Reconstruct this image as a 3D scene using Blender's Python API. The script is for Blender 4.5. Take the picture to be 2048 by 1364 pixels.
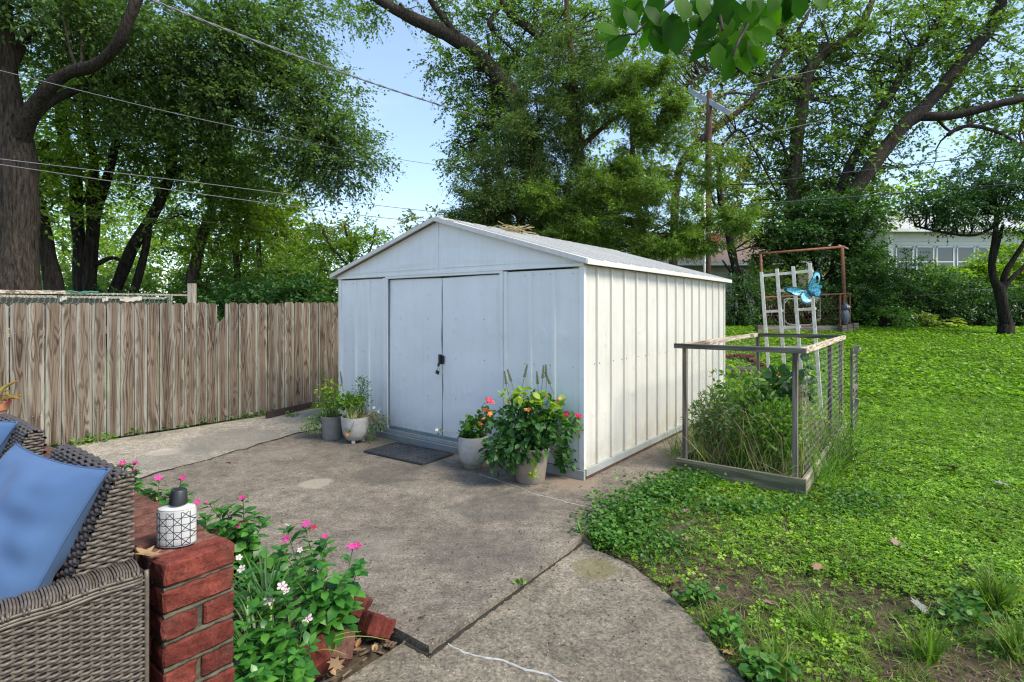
import bpy, math, random
import numpy as np
from mathutils import Vector, Matrix, noise
random.seed(7)
rng = np.random.default_rng(7)
for o in list(bpy.data.objects):
    bpy.data.objects.remove(o)
C = bpy.context.scene.collection
sc = bpy.context.scene
PI = math.pi

# ------------------------------------------------------------------ camera
EYE = 1.42
FPX = 1093.0
cam_d = bpy.data.cameras.new("camera")
cam = bpy.data.objects.new("camera", cam_d)
C.objects.link(cam)
cam.location = (0, 0, EYE)
cam.rotation_euler = (PI / 2, 0, 0)
cam_d.sensor_width = 36
cam_d.lens = 36 * FPX / 2048
cam_d.shift_y = -0.03125
cam_d.clip_start = 0.05
cam_d.clip_end = 400
sc.camera = cam

# ------------------------------------------------------------------ light
SUN_DIR = Vector((0.80, -0.42, 1.05)).normalized()      # towards the sun
world = bpy.data.worlds.new("World")
sc.world = world
world.use_nodes = True
wn = world.node_tree
for n in list(wn.nodes):
    wn.nodes.remove(n)
w_out = wn.nodes.new("ShaderNodeOutputWorld")
w_bg = wn.nodes.new("ShaderNodeBackground")
w_sky = wn.nodes.new("ShaderNodeTexSky")
w_sky.sky_type = 'NISHITA'
w_sky.sun_disc = False
w_sky.sun_elevation = math.asin(SUN_DIR.z)
w_sky.sun_rotation = math.atan2(SUN_DIR.x, SUN_DIR.y)
w_sky.air_density = 1.0
w_sky.dust_density = 0.6
w_sky.ozone_density = 1.4
w_bg.inputs['Strength'].default_value = 0.115
# soft thin clouds
w_tc = wn.nodes.new("ShaderNodeTexCoord")
w_map = wn.nodes.new("ShaderNodeMapping")
w_map.inputs['Scale'].default_value = (2.0, 2.0, 5.0)
w_map.inputs['Location'].default_value = (0.35, 0.2, 0.1)
w_no = wn.nodes.new("ShaderNodeTexNoise")
w_no.inputs['Scale'].default_value = 1.6
w_no.inputs['Detail'].default_value = 7
w_no.inputs['Roughness'].default_value = 0.5
w_mr = wn.nodes.new("ShaderNodeMapRange")
w_mr.inputs['From Min'].default_value = 0.56
w_mr.inputs['From Max'].default_value = 0.80
w_mr.inputs['To Min'].default_value = 0.22
w_mr.inputs['To Max'].default_value = 0.75
w_mix = wn.nodes.new("ShaderNodeMixRGB")
w_mix.inputs['Color2'].default_value = (2.9, 3.8, 5.4, 1)
L = wn.links.new
L(w_tc.outputs['Generated'], w_map.inputs['Vector'])
L(w_map.outputs[0], w_no.inputs['Vector'])
L(w_no.outputs['Fac'], w_mr.inputs['Value'])
L(w_mr.outputs[0], w_mix.inputs['Fac'])
L(w_sky.outputs[0], w_mix.inputs['Color1'])
L(w_mix.outputs[0], w_bg.inputs['Color'])
L(w_bg.outputs[0], w_out.inputs['Surface'])
sun_d = bpy.data.lights.new("sun", 'SUN')
sun_d.energy = 2.2
sun_d.angle = math.radians(24)
sun_d.color = (1.0, 0.92, 0.78)
sun = bpy.data.objects.new("sun", sun_d)
C.objects.link(sun)
sun.rotation_euler = (-SUN_DIR).to_track_quat('-Z', 'Y').to_euler()

sc.view_settings.view_transform = 'Standard'
sc.view_settings.look = 'None'
sc.view_settings.gamma = 1
sc.view_settings.exposure = 1.32
sc.view_settings.use_curve_mapping = False
sc.render.engine = 'CYCLES'
cy = sc.cycles
cy.max_bounces = 7
cy.diffuse_bounces = 4
cy.glossy_bounces = 2
cy.transmission_bounces = 4
cy.transparent_max_bounces = 8
cy.caustics_reflective = False
cy.caustics_refractive = False
cy.use_denoising = True
cy.denoising_prefilter = 'ACCURATE'
cy.filter_width = 1.2

# ------------------------------------------------------------------ helpers
def gp(px, py, z=0.0):
    """ground point seen at photo pixel px,py on the level z"""
    Y = FPX * (EYE - z) / (py - 618)
    return Vector(((px - 1024) / FPX * Y, Y, z))

def at(px, py, Y):
    return Vector(((px - 1024) / FPX * Y, Y, EYE - (py - 618) * Y / FPX))

def pix(x, y, z):
    return 1024 + FPX * x / y, 618 + FPX * (EYE - z) / y

E1 = Vector((-0.795, 0.6065, 0))     # along the shed front, going away to the left
E2 = Vector((0.606, 0.795, 0))       # along the shed side, going away to the right
TH = math.atan2(-0.6065, 0.795)      # local x = along the front to the right, local y = E2

def gz(y):
    d = np.asarray(y, dtype=float) - 7.4
    z = 0.132 * (np.sqrt(d * d + 0.8) + d) / 2
    k = 0.94 - z
    return 0.94 - (np.sqrt(k * k + .003) + k) / 2

def fbm(p, s):
    return noise.fractal(Vector(p) * s, 1.0, 2.0, 4)

def new_obj(name, data):
    o = bpy.data.objects.new(name, data)
    C.objects.link(o)
    return o

def tag(o, label=None, cat=None, group=None, kind=None):
    if label: o['label'] = label
    if cat: o['category'] = cat
    if group: o['group'] = group
    if kind: o['kind'] = kind
    return o

def thing(name, label, cat, loc=(0, 0, 0), rz=0.0, group=None):
    o = new_obj(name, None)
    o.empty_display_size = 0.1
    o.location = loc
    o.rotation_euler = (0, 0, rz)
    return tag(o, label, cat, group)

def inv_of(parent):
    return Matrix.LocRotScale(parent.location, parent.rotation_euler, parent.scale).inverted()

def mesh_np(name, V, loops, totals, mat, parent=None, world=False, smooth=False, rnd=None):
    V = np.asarray(V, dtype=np.float32).reshape(-1, 3)
    if world and parent is not None:
        M = np.array(inv_of(parent))
        V = V @ M[:3, :3].T + M[:3, 3]
    me = bpy.data.meshes.new(name)
    me.vertices.add(len(V))
    me.vertices.foreach_set('co', V.astype(np.float32).ravel())
    loops = np.asarray(loops, dtype=np.int32).ravel()
    totals = np.asarray(totals, dtype=np.int32)
    me.loops.add(len(loops))
    me.loops.foreach_set('vertex_index', loops)
    me.polygons.add(len(totals))
    starts = np.zeros(len(totals), dtype=np.int32)
    starts[1:] = np.cumsum(totals)[:-1]
    me.polygons.foreach_set('loop_start', starts)
    try:
        me.polygons.foreach_set('loop_total', totals)
    except Exception:
        pass
    me.polygons.foreach_set('use_smooth', np.full(len(totals), smooth, dtype=bool))
    if rnd is not None:
        a = me.attributes.new('rnd', 'FLOAT', 'FACE')
        a.data.foreach_set('value', np.asarray(rnd, dtype=np.float32))
    me.update(calc_edges=True)
    if mat: me.materials.append(mat)
    o = new_obj(name, me)
    if parent is not None: o.parent = parent
    return o

class MB:
    """collects shapes into one mesh"""
    def __init__(s):
        s.v = []; s.f = []
    def add(s, V, Fc):
        b = len(s.v)
        s.v.extend([tuple(p) for p in V])
        s.f.extend([tuple(i + b for i in q) for q in Fc])
        return s
    def box(s, c, size, M=None, taper=None):
        x, y, z = (k / 2 for k in size)
        P = [Vector((i * x, j * y, k * z)) for k in (-1, 1) for (i, j) in ((-1, -1), (1, -1), (1, 1), (-1, 1))]
        if M is not None: P = [M @ p for p in P]
        c = Vector(c)
        return s.add([p + c for p in P], [(3, 2, 1, 0), (4, 5, 6, 7), (0, 1, 5, 4), (1, 2, 6, 5), (2, 3, 7, 6), (3, 0, 4, 7)])
    def box2(s, a, b):
        return s.box([(a[i] + b[i]) / 2 for i in range(3)], [abs(b[i] - a[i]) for i in range(3)])
    def bar(s, a, b, w, h, up=(0, 0, 1)):
        a = Vector(a); b = Vector(b)
        d = (b - a); l = d.length; d.normalize()
        u = Vector(up)
        if abs(d.dot(u)) > 0.95: u = Vector((0, 1, 0))
        sx = d.cross(u).normalized(); u = sx.cross(d)
        M = Matrix((sx, d, u)).transposed()
        return s.box((a + b) / 2, (w, l, h), M)
    def tube(s, pts, rad, n=6, caps=True):
        pts = [Vector(p) for p in pts]
        if not hasattr(rad, '__len__'): rad = [rad] * len(pts)
        V = []; Fc = []
        ref = None
        for i, p in enumerate(pts):
            d = (pts[min(i + 1, len(pts) - 1)] - pts[max(i - 1, 0)]).normalized()
            if ref is None:
                ref = Vector((1, 0, 0)) if abs(d.x) < 0.8 else Vector((0, 1, 0))
            a = (ref - d * ref.dot(d)).normalized(); ref = a
            b = d.cross(a)
            for k in range(n):
                t = 2 * PI * k / n
                V.append(p + (a * math.cos(t) + b * math.sin(t)) * rad[i])
        for i in range(len(pts) - 1):
            for k in range(n):
                k2 = (k + 1) % n
                Fc.append((i * n + k, i * n + k2, (i + 1) * n + k2, (i + 1) * n + k))
        if caps:
            Fc.append(tuple(range(n - 1, -1, -1)))
            m = (len(pts) - 1) * n
            Fc.append(tuple(range(m, m + n)))
        return s.add(V, Fc)
    def lathe(s, prof, n=32, c=(0, 0, 0), sx=1, sy=1):
        V = []; Fc = []
        for (r, z) in prof:
            for k in range(n):
                t = 2 * PI * k / n
                V.append((c[0] + r * math.cos(t) * sx, c[1] + r * math.sin(t) * sy, c[2] + z))
        for i in range(len(prof) - 1):
            for k in range(n):
                k2 = (k + 1) % n
                Fc.append((i * n + k, i * n + k2, (i + 1) * n + k2, (i + 1) * n + k))
        Fc.append(tuple(range(n - 1, -1, -1)))
        m = (len(prof) - 1) * n
        Fc.append(tuple(range(m, m + n)))
        return s.add(V, Fc)
    def prism(s, poly, f0, f1):
        """poly: 2-D list, f0/f1 map (a,b) to a 3-D point for each cap"""
        n = len(poly)
        V = [f0(*p) for p in poly] + [f1(*p) for p in poly]
        Fc = [tuple(range(n - 1, -1, -1)), tuple(range(n, 2 * n))]
        Fc += [(i, (i + 1) % n, n + (i + 1) % n, n + i) for i in range(n)]
        return s.add(V, Fc)
    def build(s, name, mat, parent=None, world=False, smooth=False, bevel=0, auto=False):
        V = s.v
        if world and parent is not None:
            M = inv_of(parent)
            V = [M @ Vector(p) for p in V]
        me = bpy.data.meshes.new(name)
        me.from_pydata([tuple(p) for p in V], [], s.f)
        me.update()
        if smooth:
            me.polygons.foreach_set('use_smooth', [True] * len(me.polygons))
            if auto: me.set_sharp_from_angle(angle=math.radians(40))
        if mat: me.materials.append(mat)
        o = new_obj(name, me)
        if parent is not None: o.parent = parent
        if bevel:
            m = o.modifiers.new('bevel', 'BEVEL')
            m.width = bevel; m.segments = 2; m.limit_method = 'ANGLE'
        return o

def slab_mesh(name, poly, z0, z1, mat, parent=None, kind=None):
    """flat slab with an outline of any shape"""
    from mathutils.geometry import tessellate_polygon
    top = [Vector((p[0], p[1], z1)) for p in poly]
    n = len(poly)
    tri = tessellate_polygon([top])
    V = [tuple(p) for p in top] + [(p[0], p[1], z0) for p in poly]
    Fc = []
    for t in tri:
        a, b, c = (top[i] for i in t)
        if (b - a).cross(c - a).z < 0: t = (t[0], t[2], t[1])
        Fc.append(tuple(t))
    Fc += [(i, n + i, n + (i + 1) % n, (i + 1) % n) for i in range(n)]
    me = bpy.data.meshes.new(name); me.from_pydata(V, [], Fc); me.update()
    me.materials.append(mat)
    o = new_obj(name, me)
    if parent: o.parent = parent
    if kind: o['kind'] = kind
    return o

def in_poly(x, y, poly):
    x = np.asarray(x); y = np.asarray(y)
    r = np.zeros(x.shape, bool)
    n = len(poly); j = n - 1
    for i in range(n):
        xi, yi = poly[i][0], poly[i][1]; xj, yj = poly[j][0], poly[j][1]
        if yi != yj:
            c = ((yi > y) != (yj > y)) & (x < (xj - xi) * (y - yi) / (yj - yi) + xi)
            r ^= c
        j = i
    return r

# -- leaf templates: local axes (side, along, up)
LEAF4 = (np.array([[0, 0, 0], [.30, .42, .07], [0, 1, -.06], [-.30, .42, .07]]), [(0, 1, 2, 3)])
def leaf8(w=.32, fold=.07, curl=-.12):
    v = np.array([[0, 0, 0], [-w * .8, .28, fold], [0, .28, 0.02], [w * .8, .28, fold],
                  [-w * .88, .68, fold + curl * .35], [0, .68, curl * .4], [w * .88, .68, fold + curl * .35], [0, 1, curl]])
    f = [(0, 2, 1), (0, 3, 2), (1, 2, 5, 4), (2, 3, 6, 5), (4, 5, 7), (5, 6, 7)]
    return v, f
def petals(n=5, r=1, w=.5, up=.15, notch=0):
    V = []; Fc = []
    for k in range(n):
        t = 2 * PI * k / n
        c, s_ = math.cos(t), math.sin(t)
        for (a, b, z) in ((.06, 0, 0), (.62, -w * .6, up * .6), (1.0, -w * .30, up), (1.0, w * .30, up), (.62, w * .6, up * .6)):
            V.append(((a * c - b * s_) * r, (a * s_ + b * c) * r, z * r))
        b0 = k * 5
        Fc.append((b0, b0 + 1, b0 + 2, b0 + 3, b0 + 4))
    return np.array(V), Fc

def frames(d, n):
    d = d / (np.linalg.norm(d, axis=1, keepdims=True) + 1e-9)
    s_ = np.cross(d, n); s_ /= (np.linalg.norm(s_, axis=1, keepdims=True) + 1e-9)
    u = np.cross(s_, d)
    return np.stack([s_, d, u], axis=2)

def scatter(name, tmpl, O, R, S, mat, parent=None, world=False, rnd=None, smooth=False):
    tv, tf = tmpl
    O = np.asarray(O, float); S = np.asarray(S, float)
    n = len(O); k = len(tv)
    V = np.einsum('nij,kj->nki', R, tv) * S[:, None, None] + O[:, None, :]
    loops1 = np.concatenate([np.array(f) for f in tf])
    tot1 = np.array([len(f) for f in tf])
    loops = (loops1[None, :] + (np.arange(n) * k)[:, None]).ravel()
    totals = np.tile(tot1, n)
    if rnd is None: rnd = rng.random(n)
    return mesh_np(name, V, loops, totals, mat, parent, world, smooth, np.repeat(rnd, len(tf)))

def unit(v):
    return v / (np.linalg.norm(v, axis=-1, keepdims=True) + 1e-9)

# ------------------------------------------------------------------ materials
class NT:
    def __init__(s, name):
        s.m = bpy.data.materials.new(name); s.m.use_nodes = True
        s.t = s.m.node_tree
        s.b = s.t.nodes['Principled BSDF']
        s.out = s.t.nodes['Material Output']
    def n(s, typ, **kw):
        nd = s.t.nodes.new(typ)
        for k, v in kw.items():
            if k.startswith('_'): setattr(nd, k[1:], v)
            else:
                k2 = k.replace('__', ' ')
                nd.inputs[k2].default_value = v
        return nd
    def l(s, a, b): s.t.links.new(a, b)
    def coord(s, kind='Object', scale=(1, 1, 1), loc=None, rnd=0.0):
        tc = s.n('ShaderNodeTexCoord')
        mp = s.n('ShaderNodeMapping'); mp.inputs['Scale'].default_value = scale
        s.l(tc.outputs[kind], mp.inputs['Vector'])
        if rnd:
            oi = s.n('ShaderNodeObjectInfo')
            ml = s.n('ShaderNodeMath', _operation='MULTIPLY'); ml.inputs[1].default_value = rnd
            s.l(oi.outputs['Random'], ml.inputs[0])
            cb = s.n('ShaderNodeCombineXYZ')
            for k in range(3): s.l(ml.outputs[0], cb.inputs[k])
            s.l(cb.outputs[0], mp.inputs['Location'])
        return mp.outputs[0]
    def noise(s, vec, scale, detail=4, rough=.55, dist=0):
        nd = s.n('ShaderNodeTexNoise'); nd.inputs['Scale'].default_value = scale
        nd.inputs['Detail'].default_value = detail; nd.inputs['Roughness'].default_value = rough
        nd.inputs['Distortion'].default_value = dist
        if vec is not None: s.l(vec, nd.inputs['Vector'])
        return nd.outputs['Fac']
    def ramp(s, fac, stops):
        r = s.n('ShaderNodeValToRGB')
        e = r.color_ramp.elements
        while len(e) < len(stops): e.new(0.5)
        for i, (p, c) in enumerate(stops):
            e[i].position = p
            e[i].color = (c[0], c[1], c[2], 1) if hasattr(c, '__len__') else (c, c, c, 1)
        s.l(fac, r.inputs[0])
        return r.outputs[0]
    def mix(s, fac, a, b, mode='MIX'):
        m = s.n('ShaderNodeMixRGB', _blend_type=mode)
        for k, v in (('Fac', fac), ('Color1', a), ('Color2', b)):
            if hasattr(v, 'is_linked') or hasattr(v, 'links'): s.l(v, m.inputs[k])
            elif hasattr(v, '__len__'): m.inputs[k].default_value = (v[0], v[1], v[2], 1)
            else: m.inputs[k].default_value = v
        return m.outputs[0]
    def math(s, op, a, b=None, c=None):
        m = s.n('ShaderNodeMath', _operation=op)
        for i, v in enumerate((a, b, c)):
            if v is None: continue
            if hasattr(v, 'links'): s.l(v, m.inputs[i])
            else: m.inputs[i].default_value = v
        return m.outputs[0]
    def bump(s, h, strength=.3, dist=.01):
        b = s.n('ShaderNodeBump'); b.inputs['Strength'].default_value = strength; b.inputs['Distance'].default_value = dist
        s.l(h, b.inputs['Height']); s.l(b.outputs[0], s.b.inputs['Normal'])
        return b
    def fin(s, color=None, rough=.7, metal=0, spec=None):
        if color is not None:
            if hasattr(color, 'links'): s.l(color, s.b.inputs['Base Color'])
            else: s.b.inputs['Base Color'].default_value = (*color, 1)
        if hasattr(rough, 'links'): s.l(rough, s.b.inputs['Roughness'])
        else: s.b.inputs['Roughness'].default_value = rough
        s.b.inputs['Metallic'].default_value = metal
        if spec is not None: s.b.inputs['Specular IOR Level'].default_value = spec
        return s.m

def m_plain(name, c, rough=.6, var=.15, scale=8, metal=0, bump=0, spec=None, dirt=None):
    t = NT(name)
    v = t.coord('Object', rnd=13)
    nz = t.noise(v, scale, 5)
    col = t.ramp(nz, [(.3, tuple(k * (1 - var) for k in c)), (.7, tuple(min(1, k * (1 + var)) for k in c))])
    if dirt:
        n2 = t.noise(v, scale * .35, 6, .65)
        f = t.ramp(n2, [(.52, 0), (.72, 1)])
        col = t.mix(f, col, dirt)
    if bump: t.bump(t.noise(v, scale * 6, 4), bump, .004)
    return t.fin(col, rough, metal, spec)

def m_leaf(name, stops, trans=.4, rough=.45, spec=.35, tcol=None):
    t = NT(name)
    at_ = t.n('ShaderNodeAttribute', _attribute_name='rnd')
    oi = t.n('ShaderNodeObjectInfo')
    s_ = t.math('FRACT', t.math('ADD', at_.outputs['Fac'], oi.outputs['Random']))
    col = t.ramp(s_, stops)
    tc = t.n('ShaderNodeTexCoord')
    nz = t.noise(tc.outputs['Object'], 1.3, 3)
    sh = t.ramp(nz, [(.3, .78), (.7, 1.2)])
    col = t.mix(1.0, col, sh, 'MULTIPLY')
    t.fin(col, rough, 0, spec)
    tr = t.n('ShaderNodeBsdfTranslucent')
    c2 = t.mix(1.0, col, tcol or (1.3, 1.5, .55), 'MULTIPLY')
    t.l(c2, tr.inputs['Color'])
    ms = t.n('ShaderNodeMixShader'); ms.inputs[0].default_value = trans
    t.l(t.b.outputs[0], ms.inputs[1]); t.l(tr.outputs[0], ms.inputs[2])
    t.l(ms.outputs[0], t.out.inputs['Surface'])
    return t.m

def m_concrete(name, base, dark, light, grime=(.06, .055, .045), amount=.5, spots=(), agg=.35):
    t = NT(name)
    tc = t.n('ShaderNodeTexCoord'); v = tc.outputs['Object']
    big = t.noise(v, .9, 6, .6)
    col = t.ramp(big, [(.3, dark), (.5, base), (.72, light)])
    mid = t.noise(v, 5, 6, .65)
    col = t.mix(t.ramp(mid, [(.42, 0), (.68, amount)]), col, grime)
    fine = t.noise(v, 70, 4, .7)
    col = t.mix(.85, col, t.ramp(fine, [(.34, .34), (.5, 1.0), (.66, 1.6)]), 'MULTIPLY')
    med = t.noise(v, 16, 5, .7)
    col = t.mix(.8, col, t.ramp(med, [(.34, .6), (.53, 1.0), (.70, 1.35)]), 'MULTIPLY')
    vo = t.n('ShaderNodeTexVoronoi', _feature='F1'); vo.inputs['Scale'].default_value = 55
    t.l(v, vo.inputs['Vector'])
    sp = t.math('LESS_THAN', vo.outputs['Distance'], .16)
    sel = t.math('GREATER_THAN', t.noise(v, 31, 1), .56)
    col = t.mix(t.math('MULTIPLY', t.math('MULTIPLY', sp, sel), agg), col, (.62, .57, .5))
    vo2 = t.n('ShaderNodeTexVoronoi', _feature='F1'); vo2.inputs['Scale'].default_value = 38
    t.l(v, vo2.inputs['Vector'])
    pit = t.math('MULTIPLY', t.math('LESS_THAN', vo2.outputs['Distance'], .12), t.math('GREATER_THAN', t.noise(v, 17, 1), .55))
    col = t.mix(t.math('MULTIPLY', pit, .7), col, (.03, .028, .025))
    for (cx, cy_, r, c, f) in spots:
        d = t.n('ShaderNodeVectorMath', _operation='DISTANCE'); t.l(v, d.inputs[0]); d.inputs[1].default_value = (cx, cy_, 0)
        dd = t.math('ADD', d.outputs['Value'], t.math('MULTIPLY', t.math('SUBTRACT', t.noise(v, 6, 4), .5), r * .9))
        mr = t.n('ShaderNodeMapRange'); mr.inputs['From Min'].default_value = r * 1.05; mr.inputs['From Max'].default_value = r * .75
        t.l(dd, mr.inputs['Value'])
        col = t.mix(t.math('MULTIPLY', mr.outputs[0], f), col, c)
    h = t.math('ADD', t.math('MULTIPLY', fine, .5), t.math('MULTIPLY', t.noise(v, 18, 4), .6))
    h = t.math('SUBTRACT', h, t.math('MULTIPLY', pit, .5))
    t.bump(h, .45, .006)
    return t.fin(col, .85)

def m_wood(name, pale, mid, dark, freq=26.0, green=None, axis='z', knots=True, edge=None):
    """weathered board: contour lines of stretched noise give cathedral grain, a few knots"""
    t = NT(name)
    sc_ = {'z': (12, 12, .62), 'x': (.62, 12, 12), 'y': (12, .62, 12)}[axis]
    v = t.coord('Object', sc_, rnd=60)
    v0 = t.coord('Object', (1, 1, 1), rnd=60)
    kn = t.coord('Object', {'z': (9, 9, 3.2), 'x': (3.2, 9, 9), 'y': (9, 3.2, 9)}[axis], rnd=60)
    vo = t.n('ShaderNodeTexVoronoi', _feature='F1'); vo.inputs['Scale'].default_value = .85
    t.l(kn, vo.inputs['Vector'])
    kd = vo.outputs['Distance']
    knot = t.ramp(kd, [(.04, 1), (.13, 0)]) if knots else t.math('MULTIPLY', kd, 0)
    kin = t.ramp(kd, [(0, 1), (.5, 0)])
    base = t.noise(v, .7, 2, .5)
    ph = t.math('ADD', t.math('MULTIPLY', base, freq), t.math('MULTIPLY', kin, 2.2 if knots else 0))
    w = t.math('SINE', t.math('MULTIPLY', ph, 4.2))
    w = t.math('MULTIPLY', t.math('ADD', w, 1), .5)
    col = t.ramp(w, [(.0, dark), (.35, mid), (.8, pale)])
    fine = t.noise(t.coord('Object', {'z': (60, 60, 1.6), 'x': (1.6, 60, 60), 'y': (60, 1.6, 60)}[axis], rnd=60), 3, 4, .7)
    col = t.mix(.95, col, t.ramp(fine, [(.3, .42), (.52, 1.0), (.72, 1.35)]), 'MULTIPLY')
    strk = t.noise(t.coord('Object', {'z': (22, 22, .5), 'x': (.5, 22, 22), 'y': (22, .5, 22)}[axis], rnd=77), 2, 3, .6)
    col = t.mix(.8, col, t.ramp(strk, [(.35, (.62, .56, .50)), (.55, (1, 1, 1)), (.7, (1.2, 1.2, 1.2))]), 'MULTIPLY')
    big = t.noise(v0, 2.2, 3)
    col = t.mix(t.ramp(big, [(.35, 0), (.7, .55)]), col, pale)
    col = t.mix(t.math('MULTIPLY', knot, .75), col, tuple(k * .45 for k in dark))
    oi = t.n('ShaderNodeObjectInfo')
    tone = t.ramp(oi.outputs['Random'], [(0, (.78, .76, .74)), (.5, (1, 1, 1)), (1, (1.12, 1.1, 1.06))])
    col = t.mix(1.0, col, tone, 'MULTIPLY')
    if edge:
        sx = t.n('ShaderNodeSeparateXYZ'); tc_ = t.n('ShaderNodeTexCoord'); t.l(tc_.outputs['Object'], sx.inputs[0])
        ab = t.math('ABSOLUTE', t.math('ADD', sx.outputs['X'], t.math('MULTIPLY', t.math('SUBTRACT', base, .5), .09)))
        ctr = t.ramp(t.math('MULTIPLY', ab, 16), [(.25, 1), (.80, 0)])
        col = t.mix(t.math('MULTIPLY', ctr, .8), col, t.mix(1.0, col, (.62, .50, .42), 'MULTIPLY'))
        rim = t.ramp(t.math('MULTIPLY', ab, 16), [(.72, 0), (1.0, .4)])
        col = t.mix(rim, col, edge)
    if green: col = t.mix(t.ramp(t.noise(v0, 3.1, 5, .7), [(.5, 0), (.75, .5)]), col, green)
    h = t.math('ADD', t.math('MULTIPLY', w, .4), t.math('MULTIPLY', fine, .6))
    t.bump(h, .5, .004)
    return t.fin(col, .85, 0, .2)

def m_metal_paint(name, c, grime, top_rust=False, scale=1.0, streak=.35):
    t = NT(name)
    v = t.coord('Object', (1, 1, 1))
    vs = t.coord('Object', (9, 9, .6))
    st = t.noise(vs, 1.6 * scale, 6, .7)
    col = t.ramp(t.noise(v, 1.4, 5, .6), [(.3, tuple(k * .93 for k in c)), (.7, tuple(min(1, k * 1.05) for k in c))])
    col = t.mix(t.ramp(st, [(.5, 0), (.78, streak)]), col, grime)
    # soil splash near the foot: a real stain, lowest 25 cm
    sx = t.n('ShaderNodeSeparateXYZ'); t.l(v, sx.inputs[0])
    mr = t.n('ShaderNodeMapRange'); mr.inputs['From Min'].default_value = .34; mr.inputs['From Max'].default_value = .08
    t.l(sx.outputs['Z'], mr.inputs['Value'])
    f = t.math('MULTIPLY', mr.outputs[0], t.ramp(t.noise(v, 7, 6, .7), [(.35, 0), (.7, .65)]))
    col = t.mix(f, col, (.30, .27, .20))
    sk = t.noise(v, 30, 5, .8)
    col = t.mix(t.ramp(sk, [(.62, 0), (.74, .55)]), col, grime)
    h = t.math('ADD', t.math('MULTIPLY', t.noise(v, 3.2, 2), 1.0), t.math('MULTIPLY', t.noise(v, 140, 2), .03))
    h = t.math('ADD', h, t.math('MULTIPLY', t.ramp(t.noise(t.coord('Object', (1, 1, .7)), 6.5, 2), [(.60, 0), (.72, 1)]), .30))
    rr = t.ramp(t.noise(t.coord('Object', (26, 26, 1.0)), 1.2, 5, .7), [(.62, 0), (.76, .35)])
    col = t.mix(rr, col, (.36, .30, .22))
    t.bump(h, .45, .022)
    return t.fin(col, .42, 0, .4)

def m_brick(name, c1, c2, grime=(.09, .085, .06), moss=.35):
    t = NT(name)
    v = t.coord('Object', rnd=31)
    oi = t.n('ShaderNodeObjectInfo')
    base = t.ramp(oi.outputs['Random'], [(0, c1), (1, c2)])
    n1 = t.noise(v, 26, 6, .7)
    col = t.mix(.95, base, t.ramp(n1, [(.3, .4), (.52, 1), (.72, 1.7)]), 'MULTIPLY')
    n3 = t.noise(v, 55, 5, .75)
    col = t.mix(t.ramp(n3, [(.60, 0), (.72, .45)]), col, (.30, .17, .12))
    n2 = t.noise(v, 9, 5, .65)
    col = t.mix(t.ramp(n2, [(.5, 0), (.72, moss)]), col, grime)
    pits = t.noise(v, 120, 3, .7)
    col = t.mix(t.ramp(pits, [(.3, .8), (.42, 0)]), col, (.03, .012, .01))
    h = t.math('ADD', t.math('MULTIPLY', n1, .8), t.math('MULTIPLY', pits, .5))
    t.bump(h, .9, .007)
    return t.fin(col, .92, 0, .15)

def m_bark(name, c1, c2, scale=1.0):
    t = NT(name)
    v = t.coord('Object', (9 * scale, 9 * scale, 1.4 * scale))
    n1 = t.noise(v, 1.6, 6, .7, .4)
    col = t.ramp(n1, [(.35, c1), (.62, c2)])
    t.bump(n1, 1.0, .05)
    return t.fin(col, .95, 0, .1)

M = {}
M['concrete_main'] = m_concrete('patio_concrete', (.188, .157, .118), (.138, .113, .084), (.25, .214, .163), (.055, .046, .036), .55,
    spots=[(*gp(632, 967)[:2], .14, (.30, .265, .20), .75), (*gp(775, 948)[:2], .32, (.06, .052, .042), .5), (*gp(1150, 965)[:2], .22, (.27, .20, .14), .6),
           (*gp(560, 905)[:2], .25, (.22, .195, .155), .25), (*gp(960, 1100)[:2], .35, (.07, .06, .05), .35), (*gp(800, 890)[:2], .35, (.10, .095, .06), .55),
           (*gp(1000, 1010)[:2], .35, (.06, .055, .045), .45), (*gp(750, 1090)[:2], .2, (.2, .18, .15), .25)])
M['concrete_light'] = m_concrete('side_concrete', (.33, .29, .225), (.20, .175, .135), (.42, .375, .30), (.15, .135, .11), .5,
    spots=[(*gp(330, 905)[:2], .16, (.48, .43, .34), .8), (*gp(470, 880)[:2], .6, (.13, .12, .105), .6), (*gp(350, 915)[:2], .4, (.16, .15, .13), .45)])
M['concrete_path'] = m_concrete('path_concrete', (.185, .155, .112), (.115, .098, .07), (.27, .232, .175), (.08, .075, .05), .5, agg=.6,
    spots=[(*gp(1190, 1125)[:2], .14, (.13, .11, .035), .6)])
M['caulk'] = m_plain('crack_filler', (.36, .36, .335), .8, .3, 30)
M['fence'] = m_wood('weathered_fence', (.25, .228, .19), (.158, .134, .107), (.072, .053, .041), 24, edge=(.34, .34, .28))
M['greywood'] = m_wood('grey_lumber', (.40, .36, .30), (.25, .21, .17), (.12, .10, .08), 14)
M['greywood_x'] = m_wood('grey_lumber_cross', (.50, .44, .36), (.32, .27, .21), (.15, .12, .09), 14, axis='x')
M['darkwood_x'] = m_wood('dark_lumber_cross', (.20, .18, .155), (.13, .115, .095), (.06, .05, .04), 14, axis='x', knots=False)
M['greywood_y'] = m_wood('pale_lumber_long', (.58, .50, .40), (.40, .32, .24), (.18, .14, .10), 14, axis='y')
M['darkwood'] = m_wood('dark_lumber', (.22, .19, .16), (.14, .12, .10), (.06, .05, .04), 14, knots=False)
M['mosswood_x'] = m_wood('mossy_lumber', (.22, .20, .13), (.13, .12, .08), (.06, .055, .04), 14, (.10, .12, .05), 'x', knots=False)
M['mosswood_y'] = m_wood('mossy_lumber_long', (.36, .33, .24), (.2, .18, .12), (.08, .075, .05), 14, (.12, .14, .06), 'y', knots=False)
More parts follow.
